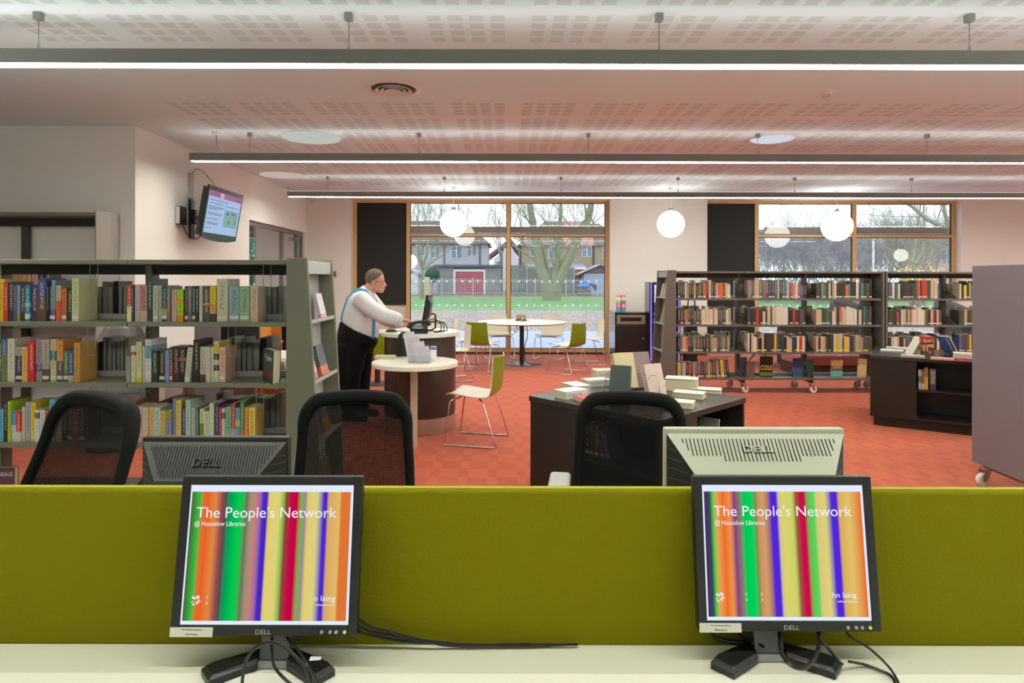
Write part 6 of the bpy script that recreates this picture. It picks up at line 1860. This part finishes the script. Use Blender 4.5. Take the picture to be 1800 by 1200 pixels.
obj('knob', MB().lathe([(0, 0), (0.014, 0), (0.016, 0.012), (0, 0.014)], 14, c=(0, 0, 0)), STEEL, bn, (bw_ - 0.065, 0.002, 0.42), (R(90), 0, 0), smooth=True)
for k, (px, lab) in enumerate(((1083.5, 'pink and blue charity carton standing on the returns cabinet'), (1092, 'second pink and blue carton, closer to the lit kiosk'))):
    c_ = thing('charity_carton', lab, 'carton', (X(px, 11.6) + 0.04, 11.6 + 0.02 * k, bh), R(-6 + 10 * k), 'cartons on the returns cabinet')
    w2, h2 = 0.085, 0.31
    for z0, z1, col, nm in ((0, .24, (90, 160, 190), 'base_band'), (.24, .5, (226, 70, 120), 'pink_band'), (.5, .68, (170, 200, 110) if k == 0 else (110, 130, 170), 'picture_band'), (.68, .88, (232, 232, 226), 'white_band'), (.88, 1, (222, 150, 110), 'lid')):
        obj(nm, MB().box(-w2 / 2, w2 / 2, -0.03, 0.03, z0 * h2 + 0.0005, z1 * h2), M('carton_' + nm + str(k), col, 0.5), c_)
    for s in range(3):
        obj('slogan', MB().box(-0.028, 0.028, -0.0306, -0.0301, (.29 + .065 * s) * h2, (.32 + .065 * s) * h2), PAPER, c_)
kx0, kx1 = X(1142, 11.25), X(1197, 11.25)
kk = thing('kiosk', 'black self-service kiosk edged with violet-blue light strips', 'kiosk', (kx0, 11.25, 0))
kw, kh = kx1 - kx0, Z(494.5, 11.25)
obj('body', MB().box(0, kw, 0.02, 0.4, 0, kh), GLB, kk, bevel=0.006)
VIO = emitter('violet_light', (112, 96, 255), 2.2)
for s in (0.022, kw - 0.04):
    st_ = obj('light_strip', MB().box(s, s + 0.018, 0.008, 0.0199, 0.03, kh - 0.01), VIO, kk)
obj('display', MB().box(0.09, kw - 0.09, 0.006, 0.0199, 1.08, 1.4), emitter('kiosk_display', (222, 232, 246), 0.95), kk)
for z in (0.86, 0.76):
    obj('indicator', MB().box(0.075, 0.12, 0.006, 0.0199, z, z + 0.03), emitter('blue_indicator', (40, 90, 255), 1.6), kk)
obj('tray', MB().box(0.05, kw - 0.05, -0.18, 0.0199, 0.7, 0.74), GLB, kk, bevel=0.006)
hk = obj('handle', MB().tube([(kw + 0.14, 0.1, 1.0), (kw + 0.14, 0.08, 1.12), (kw + 0.17, 0.08, 1.15), (kw + 0.23, 0.08, 1.15), (kw + 0.26, 0.08, 1.1), (kw + 0.26, 0.1, 1.0)], 0.012, 8).box(kw + 0.1, kw + 0.3, 0.06, 0.24, 0.0, 1.0), BLACKP, None, (kx0, 11.2, 0))
tag(hk, 'black trolley with a hooped handle behind the bookcase, beside the kiosk', 'trolley'); hk.name = 'trolley'

# ------------------------------------------------------------------ wall television
tv = thing('television', 'wall-mounted television tilted down from the left wall'.replace('the left', 'the white'), 'television', (-3.9, 7.78, 2.29))
mv = Matrix.Translation((0.41, 0, 0)) @ Matrix.Rotation(R(9.5), 4, 'Y')
TW, TH = 0.475, 0.31
obj('bezel', MB().box(-0.02, 0.0, -TW, TW, -TH, TH, mt=mv).prism([(-TW, -TH), (-TW * .5, -TH - .028), (0, -TH - .036), (TW * .5, -TH - .028), (TW, -TH)], 'x', -0.02, 0.0), M('gloss_bezel', (20, 22, 22), 0.1, spec=0.8), tv)
bzm = [q for q in C.objects if q.parent == tv][-1]
me = bzm.data
for i in range(8, len(me.vertices)): me.vertices[i].co = mv @ me.vertices[i].co
obj('back_shell', MB().box(-0.09, -0.0201, -TW + 0.03, TW - 0.03, -TH + 0.02, TH - 0.02, mt=mv), BLACKP, tv, bevel=0.012)
a, b, c, d_ = -TW + 0.03, TW - 0.03, -TH + 0.06, TH - 0.055
pic = obj('display', MB().quad((0.001, a, c), (0.001, b, c), (0.001, b, d_), (0.001, a, d_)), emitter('tv_paper', (176, 200, 236), 0.9), tv)
pic.matrix_local = mv


def tvq(nm, u0, u1, v0, v1, col, s=0.9):
    q = obj(nm, MB().quad((0.002, a + (b - a) * u0, c + (d_ - c) * v0), (0.002, a + (b - a) * u1, c + (d_ - c) * v0), (0.002, a + (b - a) * u1, c + (d_ - c) * v1), (0.002, a + (b - a) * u0, c + (d_ - c) * v1)), emitter('tv_' + nm, col, s), pic)
    return q


tvq('header', 0, 1, .865, 1, (170, 116, 150))
tvq('badge', .33, .43, .85, .99, (214, 200, 220))
ill = MB()
rt = random.Random(2)
for (u0, u1, v) in ((.04, .58, .79), (.06, .46, .715), (.52, .94, .705), (.04, .48, .635), (.04, .44, .60), (.04, .3, .565), (.04, .46, .48), (.04, .44, .445), (.04, .36, .34), (.04, .4, .25), (.04, .38, .215), (.04, .2, .12), (.04, .28, .93), (.82, .96, .91)):
    u = u0
    while u < u1:
        w2 = rt.uniform(.015, .05)
        ill.quad(*[(0.0026, a + (b - a) * q[0], c + (d_ - c) * q[1]) for q in ((u, v - .008), (min(u + w2, u1), v - .008), (min(u + w2, u1), v + .008), (u, v + .008))])
        u += w2 + .012
obj('text_lines', ill, emitter('tv_ink', (84, 100, 140), 0.7), pic, kind='stuff')
tvq('map', .52, .96, .2, .62, (140, 176, 180))
for k, (u, v, w2, h2, col) in enumerate(((.58, .5, .08, .06, (96, 120, 190)), (.7, .4, .1, .08, (210, 160, 110)), (.82, .5, .08, .05, (130, 150, 200)), (.66, .28, .05, .08, (90, 150, 110)), (.84, .3, .08, .1, (100, 180, 140)), (.74, .53, .1, .04, (80, 110, 190)))):
    q = obj('map_patch', MB().quad(*[(0.003, a + (b - a) * p[0], c + (d_ - c) * p[1]) for p in ((u, v), (u + w2, v), (u + w2, v + h2), (u, v + h2))]), emitter('tv_patch%d' % k, col, 0.85), pic)
obj('arm', MB().tube([(0.03, -0.02, -0.05), (0.16, 0.05, -0.03), (0.31, 0.0, 0.0)], 0.02, 8), DARKGREY, tv)
obj('wall_bracket', MB().box(0.0, 0.03, -0.05, 0.05, -0.3, 0.18).box(0.03, 0.07, -0.03, 0.03, -0.12, 0.06), BLACKP, tv, bevel=0.004)
obj('bracket_plate', MB().box(0.27, 0.31, -0.12, 0.12, -0.12, 0.12), DARKGREY, tv)
mb_ = thing('media_box', 'small black and white media player clipped beside the television bracket', 'media player', (-3.905, 7.5, 2.24))
obj('body', MB().box(0, 0.06, -0.07, 0.09, -0.1, 0.12), BLACKP, mb_, bevel=0.01)
obj('face', MB().box(0.005, 0.055, -0.078, -0.0701, -0.09, 0.11), M('box_face', (206, 204, 196), 0.4), mb_, bevel=0.003)
tr = thing('cable_trunking', 'pale cable trunking on the wall above the television bracket', 'trunking', (-3.91, 7.78, 2.68))
obj('cover', MB().box(0, 0.03, -0.045, 0.045, -0.19, 0.12), M('trunk_grey', (184, 180, 174), 0.5), tr, bevel=0.003)
cable('thin yellow-brown cable looping from the trunking to the television', [(-3.88, 7.8, 2.8), (-3.84, 7.8, 2.86), (-3.76, 7.85, 2.82), (-3.6, 7.85, 2.62), (-3.52, 7.8, 2.5)], 0.005, 6, M('ochre_cable', (150, 130, 80), 0.5))
cable('black cable loop drooping under the television bracket', [(-3.85, 7.5, 2.16), (-3.82, 7.55, 2.02), (-3.76, 7.66, 1.98), (-3.72, 7.74, 2.1), (-3.68, 7.78, 2.2)], 0.006)
# ------------------------------------------------------------------ tall wall shelf and what stands behind the bookcase
ws = thing('wall_shelf', 'tall grey wall shelving with a rounded pale end panel', 'shelving', (-4.08, 6.24, 0))
obj('end_panel', MB().prism([(0, 0.0), (0.012, 0.0), (0.03, 0.05), (0.034, 0.18), (0.03, 0.31), (0.012, 0.37), (0, 0.37)], 'z', 0, 2.175), M('pale_curved_end', (150, 144, 136), 0.35, spec=0.5), ws, smooth=True)
obj('canopy', MB().box(-2.4, -0.001, 0.0, 0.36, 2.12, 2.155), GREEN_GREY, ws, bevel=0.003)
obj('cross_beam', MB().box(-2.4, -0.002, 0.29, 0.33, 2.04, 2.1199), DARK_STEEL, ws)
for x in (-0.93, -1.85):
    u_ = obj('upright', MB().box(x - 0.03, x + 0.03, 0.29, 0.35, 0, 2.0399), M('dark_upright', (70, 62, 54), 0.5), ws)
for z in (0.1, 0.62, 1.02, 1.385, 1.70):
    if z == 1.70: continue
    obj('shelf', MB().box(-2.4, -0.002, 0.02, 0.36, z - 0.025, z), GREEN_GREY, ws, bevel=0.003)
for k, (px0, px1, c, lab) in enumerate(((24, 34, (206, 150, 120), 'salmon'), (35, 40, (200, 150, 100), 'tan'), (41, 56, (214, 160, 110), 'orange-tan'), (58, 68, (206, 160, 150), 'pink'), (69, 80, (60, 46, 44), 'dark brown'), (81, 92, (110, 92, 80), 'brown'))):
    d = 6.3
    book((px1 - px0) * d / FPX - 0.002, 0.18 + 0.006 * (k % 3), 0.14, c, (), '%s book, %s on the tall wall shelving seen over the front bookcase' % (lab, ORD[k + 1]), 'books on the tall wall shelving', None, (X(px0, d), 6.29, 1.3855))
gc = thing('lounge_chair', 'glossy grey moulded lounge chair back seen through the bookcase', 'chair', (X(208, 5.6), 5.6, 0))
obj('shell', MB().grid(lambda u, v: Vector(((u - 0.5) * 0.5 * (1 - 0.45 * v ** 7), 0.12 + 0.10 * v - 0.12 * (2 * u - 1) ** 2, 0.42 + 0.66 * v)), 12, 12), M('gloss_grey_shell', (132, 130, 128), 0.2, spec=0.7), gc, smooth=True, solid=0.03)
obj('seat', MB().box(-0.24, 0.24, -0.28, 0.1, 0.38, 0.44), M('grey_seat', (110, 108, 106), 0.5), gc, bevel=0.02)
obj('pedestal', MB().lathe([(0, 0), (0.25, 0), (0.25, 0.012), (0.03, 0.03), (0.03, 0.379), (0, 0.379)], 24), BLACKP, gc, smooth=True)
gd = thing('counter_desk', 'grey-mauve service desk behind the front bookcase', 'desk', (X(342, 6.0), 6.0, 0))
MV = M('grey_mauve_board', (112, 104, 110), 0.5)
obj('screen', MB().box(0, 0.24, 0, 0.03, 0.0, 1.1), MV, gd)
obj('desk_top', MB().box(0, 0.95, 0.0301, 0.7, 0.70, 0.73), WHITEL, gd)
obj('side_panel', MB().box(0, 0.03, 0.031, 0.68, 0, 0.6999).box(0.92, 0.95, 0.031, 0.68, 0, 0.6999), MV, gd)
dm = thing('computer_monitor', 'black monitor on the service desk behind the bookcase', 'monitor', (X(412, 6.2), 6.3, 0.7305))
obj('bezel', MB().box(-0.2, 0.2, 0, 0.04, 0.12, 0.42), BLACKP, dm, bevel=0.004)
obj('stand', MB().lathe([(0, 0), (0.1, 0), (0.09, 0.012), (0.02, 0.02), (0.02, 0.1199), (0, 0.1199)], 20, c=(0, 0.02, 0)), BLACKP, dm, smooth=True)
tag(obj('paper_sheet', MB().box(-0.1, 0.1, -0.003, 0.003, 0, 0.17), PAPER, None, (X(425, 5.9), 6.12, 0.7315), (R(-28), 0, R(0))), 'white sheet propped on the service desk behind the bookcase', 'paper')
cb = thing('storage_cabinet', 'low brown cabinet with orange-brown posts behind the front bookcase', 'cabinet', (X(322, 7.2), 7.2, 0))
obj('body', MB().box(0, 0.86, 0.02, 0.5, 0.0, 0.62), M('taupe_front', (120, 98, 86), 0.5), cb)
for k in range(3):
    obj('door', MB().box(0.03 + k * 0.28, 0.28 + k * 0.28, 0.0, 0.0199, 0.03, 0.42), M('taupe_front', (120, 98, 86), 0.5), cb, bevel=0.004)
    obj('post', MB().box(0.0 + k * 0.28, 0.025 + k * 0.28, -0.012, 0.0199, 0, 0.62), M('orange_brown_post', (176, 92, 62), 0.4), cb)
tr_ = thing('display_rack', 'orange wooden display rack with a slanted shelf behind the bookcase', 'rack', (X(455, 6.76), 6.76, 0))
obj('side', MB().box(0, 0.02, 0, 0.35, 0, 1.08), M('orange_wood', (206, 140, 62), 0.5, var=0.08), tr_)
obj('back', MB().add([(0.021, 0.3, 0.3), (0.17, 0.3, 0.3), (0.12, 0.32, 1.1), (0.021, 0.32, 1.1)], [(0, 1, 2, 3)]), M('orange_wood_dark', (186, 110, 40), 0.5), tr_, solid=0.01)
obj('shelf', MB().box(0.021, 0.16, 0.05, 0.3, 0.78, 0.8), M('orange_wood', (206, 140, 62), 0.5, var=0.08), tr_)
obj('shelf', MB().box(0.021, 0.16, 0.05, 0.3, 0.28, 0.3), M('orange_wood', (206, 140, 62), 0.5, var=0.08), tr_)
wp = thing('pedestal', 'white under-desk pedestal glimpsed under the books', 'pedestal', (X(424, 7.0) + 0.14, 7.0, 0))
obj('body', MB().box(0, 0.36, 0, 0.5, 0, 0.6), M('white_board', (214, 204, 200), 0.5), wp, bevel=0.004)
for z in (0.03, 0.31):
    obj('drawer', MB().box(0.01, 0.35, -0.018, -0.0001, z, z + 0.26), M('white_board', (214, 204, 200), 0.5), wp, bevel=0.004)
bc = thing('side_chair', 'black high-backed chair behind the tapered bookcase end', 'chair', (X(495, 7.1), 7.1, 0))
obj('backrest', MB().grid(lambda u, v: Vector(((u - 0.5) * 0.36, 0.2 + 0.08 * v, 0.5 + 0.62 * v)), 6, 6), CHB, bc, smooth=True, solid=0.05)
obj('seat', MB().box(-0.2, 0.2, -0.2, 0.2, 0.42, 0.48), CHB, bc, bevel=0.02)
for sx in (-0.17, 0.17):
    for sy in (-0.17, 0.17):
        obj('leg', MB().tube([(sx, sy, 0), (sx, sy, 0.4199)], 0.014, 8), STEEL, bc)
sf = thing('low_sofa', 'pink cushioned low seat seen under the caster bookcase', 'sofa', (X(1455, 9.9), 9.9, 0))
for k in range(2):
    obj('cushion', MB().box(-0.6 + 0.62 * k, 0.0 + 0.62 * k, -0.35, 0.35, 0.18, 0.36), M('dusty_pink_seat', (176, 120, 128), 0.7), sf, bevel=0.04)
obj('base', MB().box(-0.6, 0.62, -0.33, 0.33, 0.03, 0.1799), DARKGREY, sf)
obj('backrest', MB().box(-0.6, 0.62, 0.3501, 0.5, 0.1, 0.85), DARKGREY, sf, bevel=0.04)
tb = thing('lounge_table', 'dark low table with splayed grey legs behind the caster bookcase', 'table', (X(1372, 10.6), 10.9, 0))
obj('table_top', MB().lathe([(0, 0.4), (0.5, 0.4), (0.5, 0.43), (0, 0.43)], 32), DARKGREY, tb, smooth=True)
for k in range(4):
    a = math.pi / 4 + k * math.pi / 2
    obj('leg', MB().tube([(0.1 * math.cos(a), 0.1 * math.sin(a), 0.3999), (0.3 * math.cos(a), 0.3 * math.sin(a), 0.2), (0.45 * math.cos(a), 0.45 * math.sin(a), 0.012)], 0.02, 8), M('leg_grey', (150, 150, 156), 0.4), tb, smooth=True)
for px, d, lab in ((1500, 11.5, 'dark tub chair behind the third bay of the caster bookcase'), (1690, 10.6, 'dark tub chair behind the second caster bookcase')):
    ac = thing('tub_chair', lab, 'chair', (X(px, d), d, 0), 0.4)
    obj('shell', MB().grid(lambda u, v: Vector((0.36 * math.sin((u - 0.5) * 4.2), 0.36 * math.cos((u - 0.5) * 4.2) * -1 * -1, 0.3 + v * (0.85 - 0.35 * abs(2 * u - 1) ** 2))), 20, 8), M('slate_tub', (70, 72, 84), 0.6), ac, smooth=True, solid=0.05)
    obj('seat', MB().lathe([(0, 0.3), (0.32, 0.3), (0.33, 0.4), (0.28, 0.45), (0, 0.46)], 28), M('slate_tub', (70, 72, 84), 0.6), ac, smooth=True)
    obj('pedestal', MB().lathe([(0, 0), (0.26, 0), (0.26, 0.012), (0.03, 0.03), (0.03, 0.2999), (0, 0.2999)], 24), STEEL, ac, smooth=True)

# ------------------------------------------------------------------ the man at the help desk
PYm = 6.72


def loft(mb, rings, n=22):
    """rings: (x, y, z, tilt deg, front-back radius, side radius); the ring plane leans by tilt about the side axis."""
    v, f = [], []
    for (x, y, z, tl_, rn, ry) in rings:
        t_ = R(tl_)
        ex = Vector((math.cos(t_), 0, -math.sin(t_)))
        for j in range(n):
            a = 2 * math.pi * j / n
            v.append(Vector((x, y, z)) + ex * (rn * math.cos(a)) + Vector((0, ry * math.sin(a), 0)))
    k = len(rings)
    for i in range(k - 1):
        for j in range(n):
            f.append((i * n + j, i * n + (j + 1) % n, (i + 1) * n + (j + 1) % n, (i + 1) * n + j))
    f.append(list(range(n - 1, -1, -1))); f.append([(k - 1) * n + j for j in range(n)])
    return mb.add(v, f)


def fused(name, mb, mat, parent, voxel=0.012, smooth=6):
    o_ = obj(name, mb, mat, parent)
    for p in o_.data.polygons: p.use_smooth = True
    r_ = o_.modifiers.new('fuse', 'REMESH'); r_.mode = 'VOXEL'; r_.voxel_size = voxel; r_.use_smooth_shade = True
    s_ = o_.modifiers.new('soften', 'SMOOTH'); s_.factor = 0.5; s_.iterations = smooth
    return o_


man = thing('person', 'man in white shirt and blue braces leaning over the help desk', 'person', (-1.6, PYm, 0))
man_o = Vector((-1.6, PYm, 0))


def L_(x, y, z): return Vector((x + 1.6, y, z))


SKIN = M('skin', (206, 150, 128), 0.55, spec=0.35, var=0.04, scale=30)
SHIRT = M('white_shirt', (222, 220, 224), 0.85, spec=0.15, bump=0.9, scale=9, stretch=(1.6, 1, 0.6))
TROU = M('black_trousers', (16, 16, 19), 0.8, spec=0.2)
HAIR = M('grey_brown_hair', (106, 88, 76), 0.85, var=0.25, scale=140)
torso = [(-1.548, .955, 27, .222, .208), (-1.545, 1.01, 24, .222, .214), (-1.538, 1.08, 18, .208, .214), (-1.53, 1.16, 16, .188, .214), (-1.518, 1.24, 18, .166, .218), (-1.498, 1.30, 24, .136, .205), (-1.472, 1.35, 30, .098, .13), (-1.452, 1.385, 34, .072, .075)]
# body: head, neck, trunk, arms and hands in one skin
bd = MB()
loft(bd, [(x + 1.6, 0, z, tl_, rn - 0.03, ry - 0.03) for x, z, tl_, rn, ry in torso[:-2]] + [(-1.46 + 1.6, 0, 1.37, 34, .068, .072), (-1.425 + 1.6, 0, 1.42, 30, .06, .06), (-1.40 + 1.6, 0, 1.47, 20, .062, .062)])
bd.ball(L_(-1.385, 0, 1.505), 1, 22, 16, sc_=(.097, .077, .094))
bd.ball(L_(-1.348, 0, 1.445), 1, 20, 14, sc_=(.066, .062, .09))
bd.ball(L_(-1.325, 0, 1.375), 1, 14, 10, sc_=(.038, .042, .032))
bd.ball(L_(-1.372, 0, 1.39), 1, 14, 10, sc_=(.06, .058, .036))
bd.tube([L_(-1.292, 0, 1.468), L_(-1.277, 0, 1.442), L_(-1.271, 0, 1.426), L_(-1.288, 0, 1.416)], .014, 8, rs=[.009, .012, .016, .011])
bd.tube([L_(-1.302, -.035, 1.48), L_(-1.291, 0, 1.482), L_(-1.302, .035, 1.48)], .011, 8)
bd.tube([L_(-1.291, -.018, 1.393), L_(-1.283, 0, 1.393), L_(-1.291, .018, 1.393)], .0085, 8)
for s in (-1, 1):
    bd.ball(L_(-1.393, s * .078, 1.452), 1, 12, 8, sc_=(.019, .011, .032))
arms = {-1: [(-1.495, -.19, 1.285), (-1.39, -.235, 1.20), (-1.265, -.255, 1.12), (-1.16, -.19, 1.09), (-1.075, -.11, 1.068)], 1: [(-1.495, .19, 1.285), (-1.41, .23, 1.17), (-1.325, .235, 1.065), (-1.23, .14, 1.035), (-1.15, .04, 1.012)]}
for s, pts in arms.items():
    P_ = [L_(*p) for p in pts]
    bd.tube(P_, .05, 12, rs=[.058, .05, .044, .036, .028])
    w_ = P_[-1]
    dirv = (P_[-1] - P_[-2]).normalized()
    side = dirv.cross(Vector((0, 0, 1))).normalized()
    dn = Vector((0, 0, -1))
    palm = w_ + dirv * .05
    bd.tube([w_, w_ + dirv * .03, w_ + dirv * .06, w_ + dirv * .088], .03, 12, rs=[.028, .036, .04, .036], flat=(1.0, .42))
    for k, (off, ln_) in enumerate(((-.03, .064), (-.0105, .074), (.0105, .07), (.03, .055))):
        b0 = w_ + dirv * .082 + side * off
        bd.tube([b0, b0 + dirv * ln_ * .45 + dn * .006, b0 + dirv * ln_ * .75 + dn * .022, b0 + dirv * ln_ * .92 + dn * .042], .0085, 8, rs=[.0098, .0092, .0085, .0075])
    b0 = w_ + dirv * .03 + side * (.03 * s)
    bd.tube([b0, b0 + dirv * .025 + side * .02 * s + dn * .008, b0 + dirv * .055 + side * .026 * s + dn * .02], .011, 8, rs=[.013, .0115, .009])
fused('body', bd, SKIN, man, 0.0065, 5)
hr = MB()
nb = MB().ball(L_(-1.388, 0, 1.509), 1, 36, 24, sc_=(.102, .083, .098))
keep = []
for f in nb.f:
    c_ = sum((Vector(nb.v[i]) for i in f), Vector()) / len(f)
    xw = c_.x - 1.6
    if c_.z > 1.553 + 0.86 * (xw + 1.30) - (0.02 if abs(c_.y) > .06 and xw < -1.4 else 0): keep.append(f)
hr.add(nb.v, keep)
obj('hair', hr, HAIR, man, smooth=True, solid=0.004)
gl_ = MB()
for s in (-1, 1):
    gl_.tube([L_(-1.392, s * .082, 1.468), L_(-1.34, s * .075, 1.47), L_(-1.298, s * .064, 1.468)], .0025, 6)
    gl_.tube([L_(-1.289 - .006 * (math.cos(a) > 0) - .012 * 0, s * (.034 + .024 * math.cos(a)), 1.458 + .017 * math.sin(a)) for a in [2 * math.pi * k / 14 for k in range(14)]], .002, 6, closed=True)
gl_.tube([L_(-1.286, -.01, 1.462), L_(-1.283, 0, 1.465), L_(-1.286, .01, 1.462)], .002, 6)
obj('glasses', gl_, M('dark_glasses', (60, 56, 54), 0.3, metal=0.4), man)
for s in (-1, 1):
    ey = obj('eye', MB().ball(L_(-1.306, s * .031, 1.457), .0115, 12, 8), M('eye_white', (226, 222, 216), 0.3), man, smooth=True)
    obj('iris', MB().ball(L_(-1.2965, s * .032, 1.455), .0045, 10, 6), M('iris_dark', (60, 46, 40), 0.2), ey)
obj('mouth', MB().tube([L_(-1.292, -.022, 1.392), L_(-1.2795, 0, 1.3925), L_(-1.292, .022, 1.392)], .0018, 6), M('lip', (150, 90, 84), 0.5), man)
# shirt with full sleeves
stt = MB()
loft(stt, [(x + 1.6, 0, z, tl_, rn, ry) for x, z, tl_, rn, ry in torso])
for s, pts in arms.items():
    P_ = [L_(*p) for p in pts]
    P_[-1] = P_[-2].lerp(P_[-1], 0.82)
    stt.tube([P_[0].lerp(Vector((P_[0].x, 0, P_[0].z - .01)), 0.35)] + P_, .07, 14, rs=[.088, .094, .09, .086, .078, .058])
stt.tube([L_(-1.455, 0, 1.378) + Vector((math.cos(a) * .07 * math.cos(R(34)), math.sin(a) * .072, -math.cos(a) * .07 * math.sin(R(34)))) for a in [2 * math.pi * k / 16 for k in range(16)]], .014, 8, closed=True)
fused('shirt', stt, SHIRT, man, 0.012, 4)
# braces over the shirt
BLUE = M('sky_blue_braces', (70, 150, 196), 0.6)
for s in (-1, 1):
    back, front = [], []
    for x, z, tl_, rn, ry in torso[:6]:
        t_ = R(tl_); yy = min(.12, ry * .75)
        k = math.sqrt(max(0.05, 1 - (yy / ry) ** 2))
        ex = Vector((math.cos(t_), 0, -math.sin(t_)))
        back.append(Vector((x + 1.6, s * yy, z)) - ex * (rn * k + .004)); front.append(Vector((x + 1.6, s * yy, z)) + ex * (rn * k + .004))
    topp = [Vector((-1.53 + 1.6, s * .115, 1.388)), Vector((-1.46 + 1.6, s * .112, 1.372))]
    path = back + topp + front[::-1]
    stp = MB()
    prev = None
    w2 = .017
    pv = []
    for i, p in enumerate(path):
        tn = (path[min(i + 1, len(path) - 1)] - path[max(i - 1, 0)]).normalized()
        cen = Vector((-1.53 + 1.6, 0, p.z - .05))
        nrm = (p - cen); nrm = (nrm - tn * nrm.dot(tn)).normalized()
        sd = tn.cross(nrm).normalized()
        pv.append((p + sd * w2 + nrm * .003, p - sd * w2 + nrm * .003, p - sd * w2 - nrm * .006, p + sd * w2 - nrm * .006))
    v = [q for r_ in pv for q in r_]
    fs = []
    for i in range(len(pv) - 1):
        for j in range(4): fs.append((i * 4 + j, i * 4 + (j + 1) % 4, (i + 1) * 4 + (j + 1) % 4, (i + 1) * 4 + j))
    obj('braces', stp.add(v, fs), BLUE, man, smooth=True)
tro = MB()
loft(tro, [(-1.55 + 1.6, 0, .968, 27, .212, .2), (-1.556 + 1.6, 0, .93, 26, .226, .212), (-1.572 + 1.6, 0, .86, 16, .222, .214), (-1.585 + 1.6, 0, .78, 6, .2, .205), (-1.59 + 1.6, 0, .70, 0, .16, .18)])
for s, dx in ((-1, -.03), (1, .035)):
    loft(tro, [(-1.588 + 1.6 + dx * .3, s * .095, .80, 0, .165, .115), (-1.592 + 1.6 + dx * .6, s * .1, .62, 0, .14, .108), (-1.60 + 1.6 + dx, s * .105, .45, 0, .115, .1), (-1.61 + 1.6 + dx, s * .11, .25, 0, .108, .092), (-1.612 + 1.6 + dx, s * .112, .055, 0, .108, .088)])
fused('trousers', tro, TROU, man, 0.012, 4)
for s, dx in ((-1, -.03), (1, .035)):
    sh_ = MB()
    x0 = -1.60 + 1.6 + dx
    sh_.tube([Vector((x0 - .1, s * .112, .045)), Vector((x0 - .03, s * .112, .05)), Vector((x0 + .08, s * .118, .042)), Vector((x0 + .17, s * .124, .034)), Vector((x0 + .2, s * .126, .026))], .045, 14, rs=[.04, .046, .046, .042, .024])
    so = obj('shoe', sh_, M('black_shoe', (20, 19, 19), 0.3), man, smooth=True)
    for vtx in so.data.vertices:
        if vtx.co.z < 0.004: vtx.co.z = 0.004
    obj('sole', MB().box(x0 - .12, x0 + .19, s * .118 - .04, s * .118 + .04, 0, .012), RUBBER, so, bevel=.004)
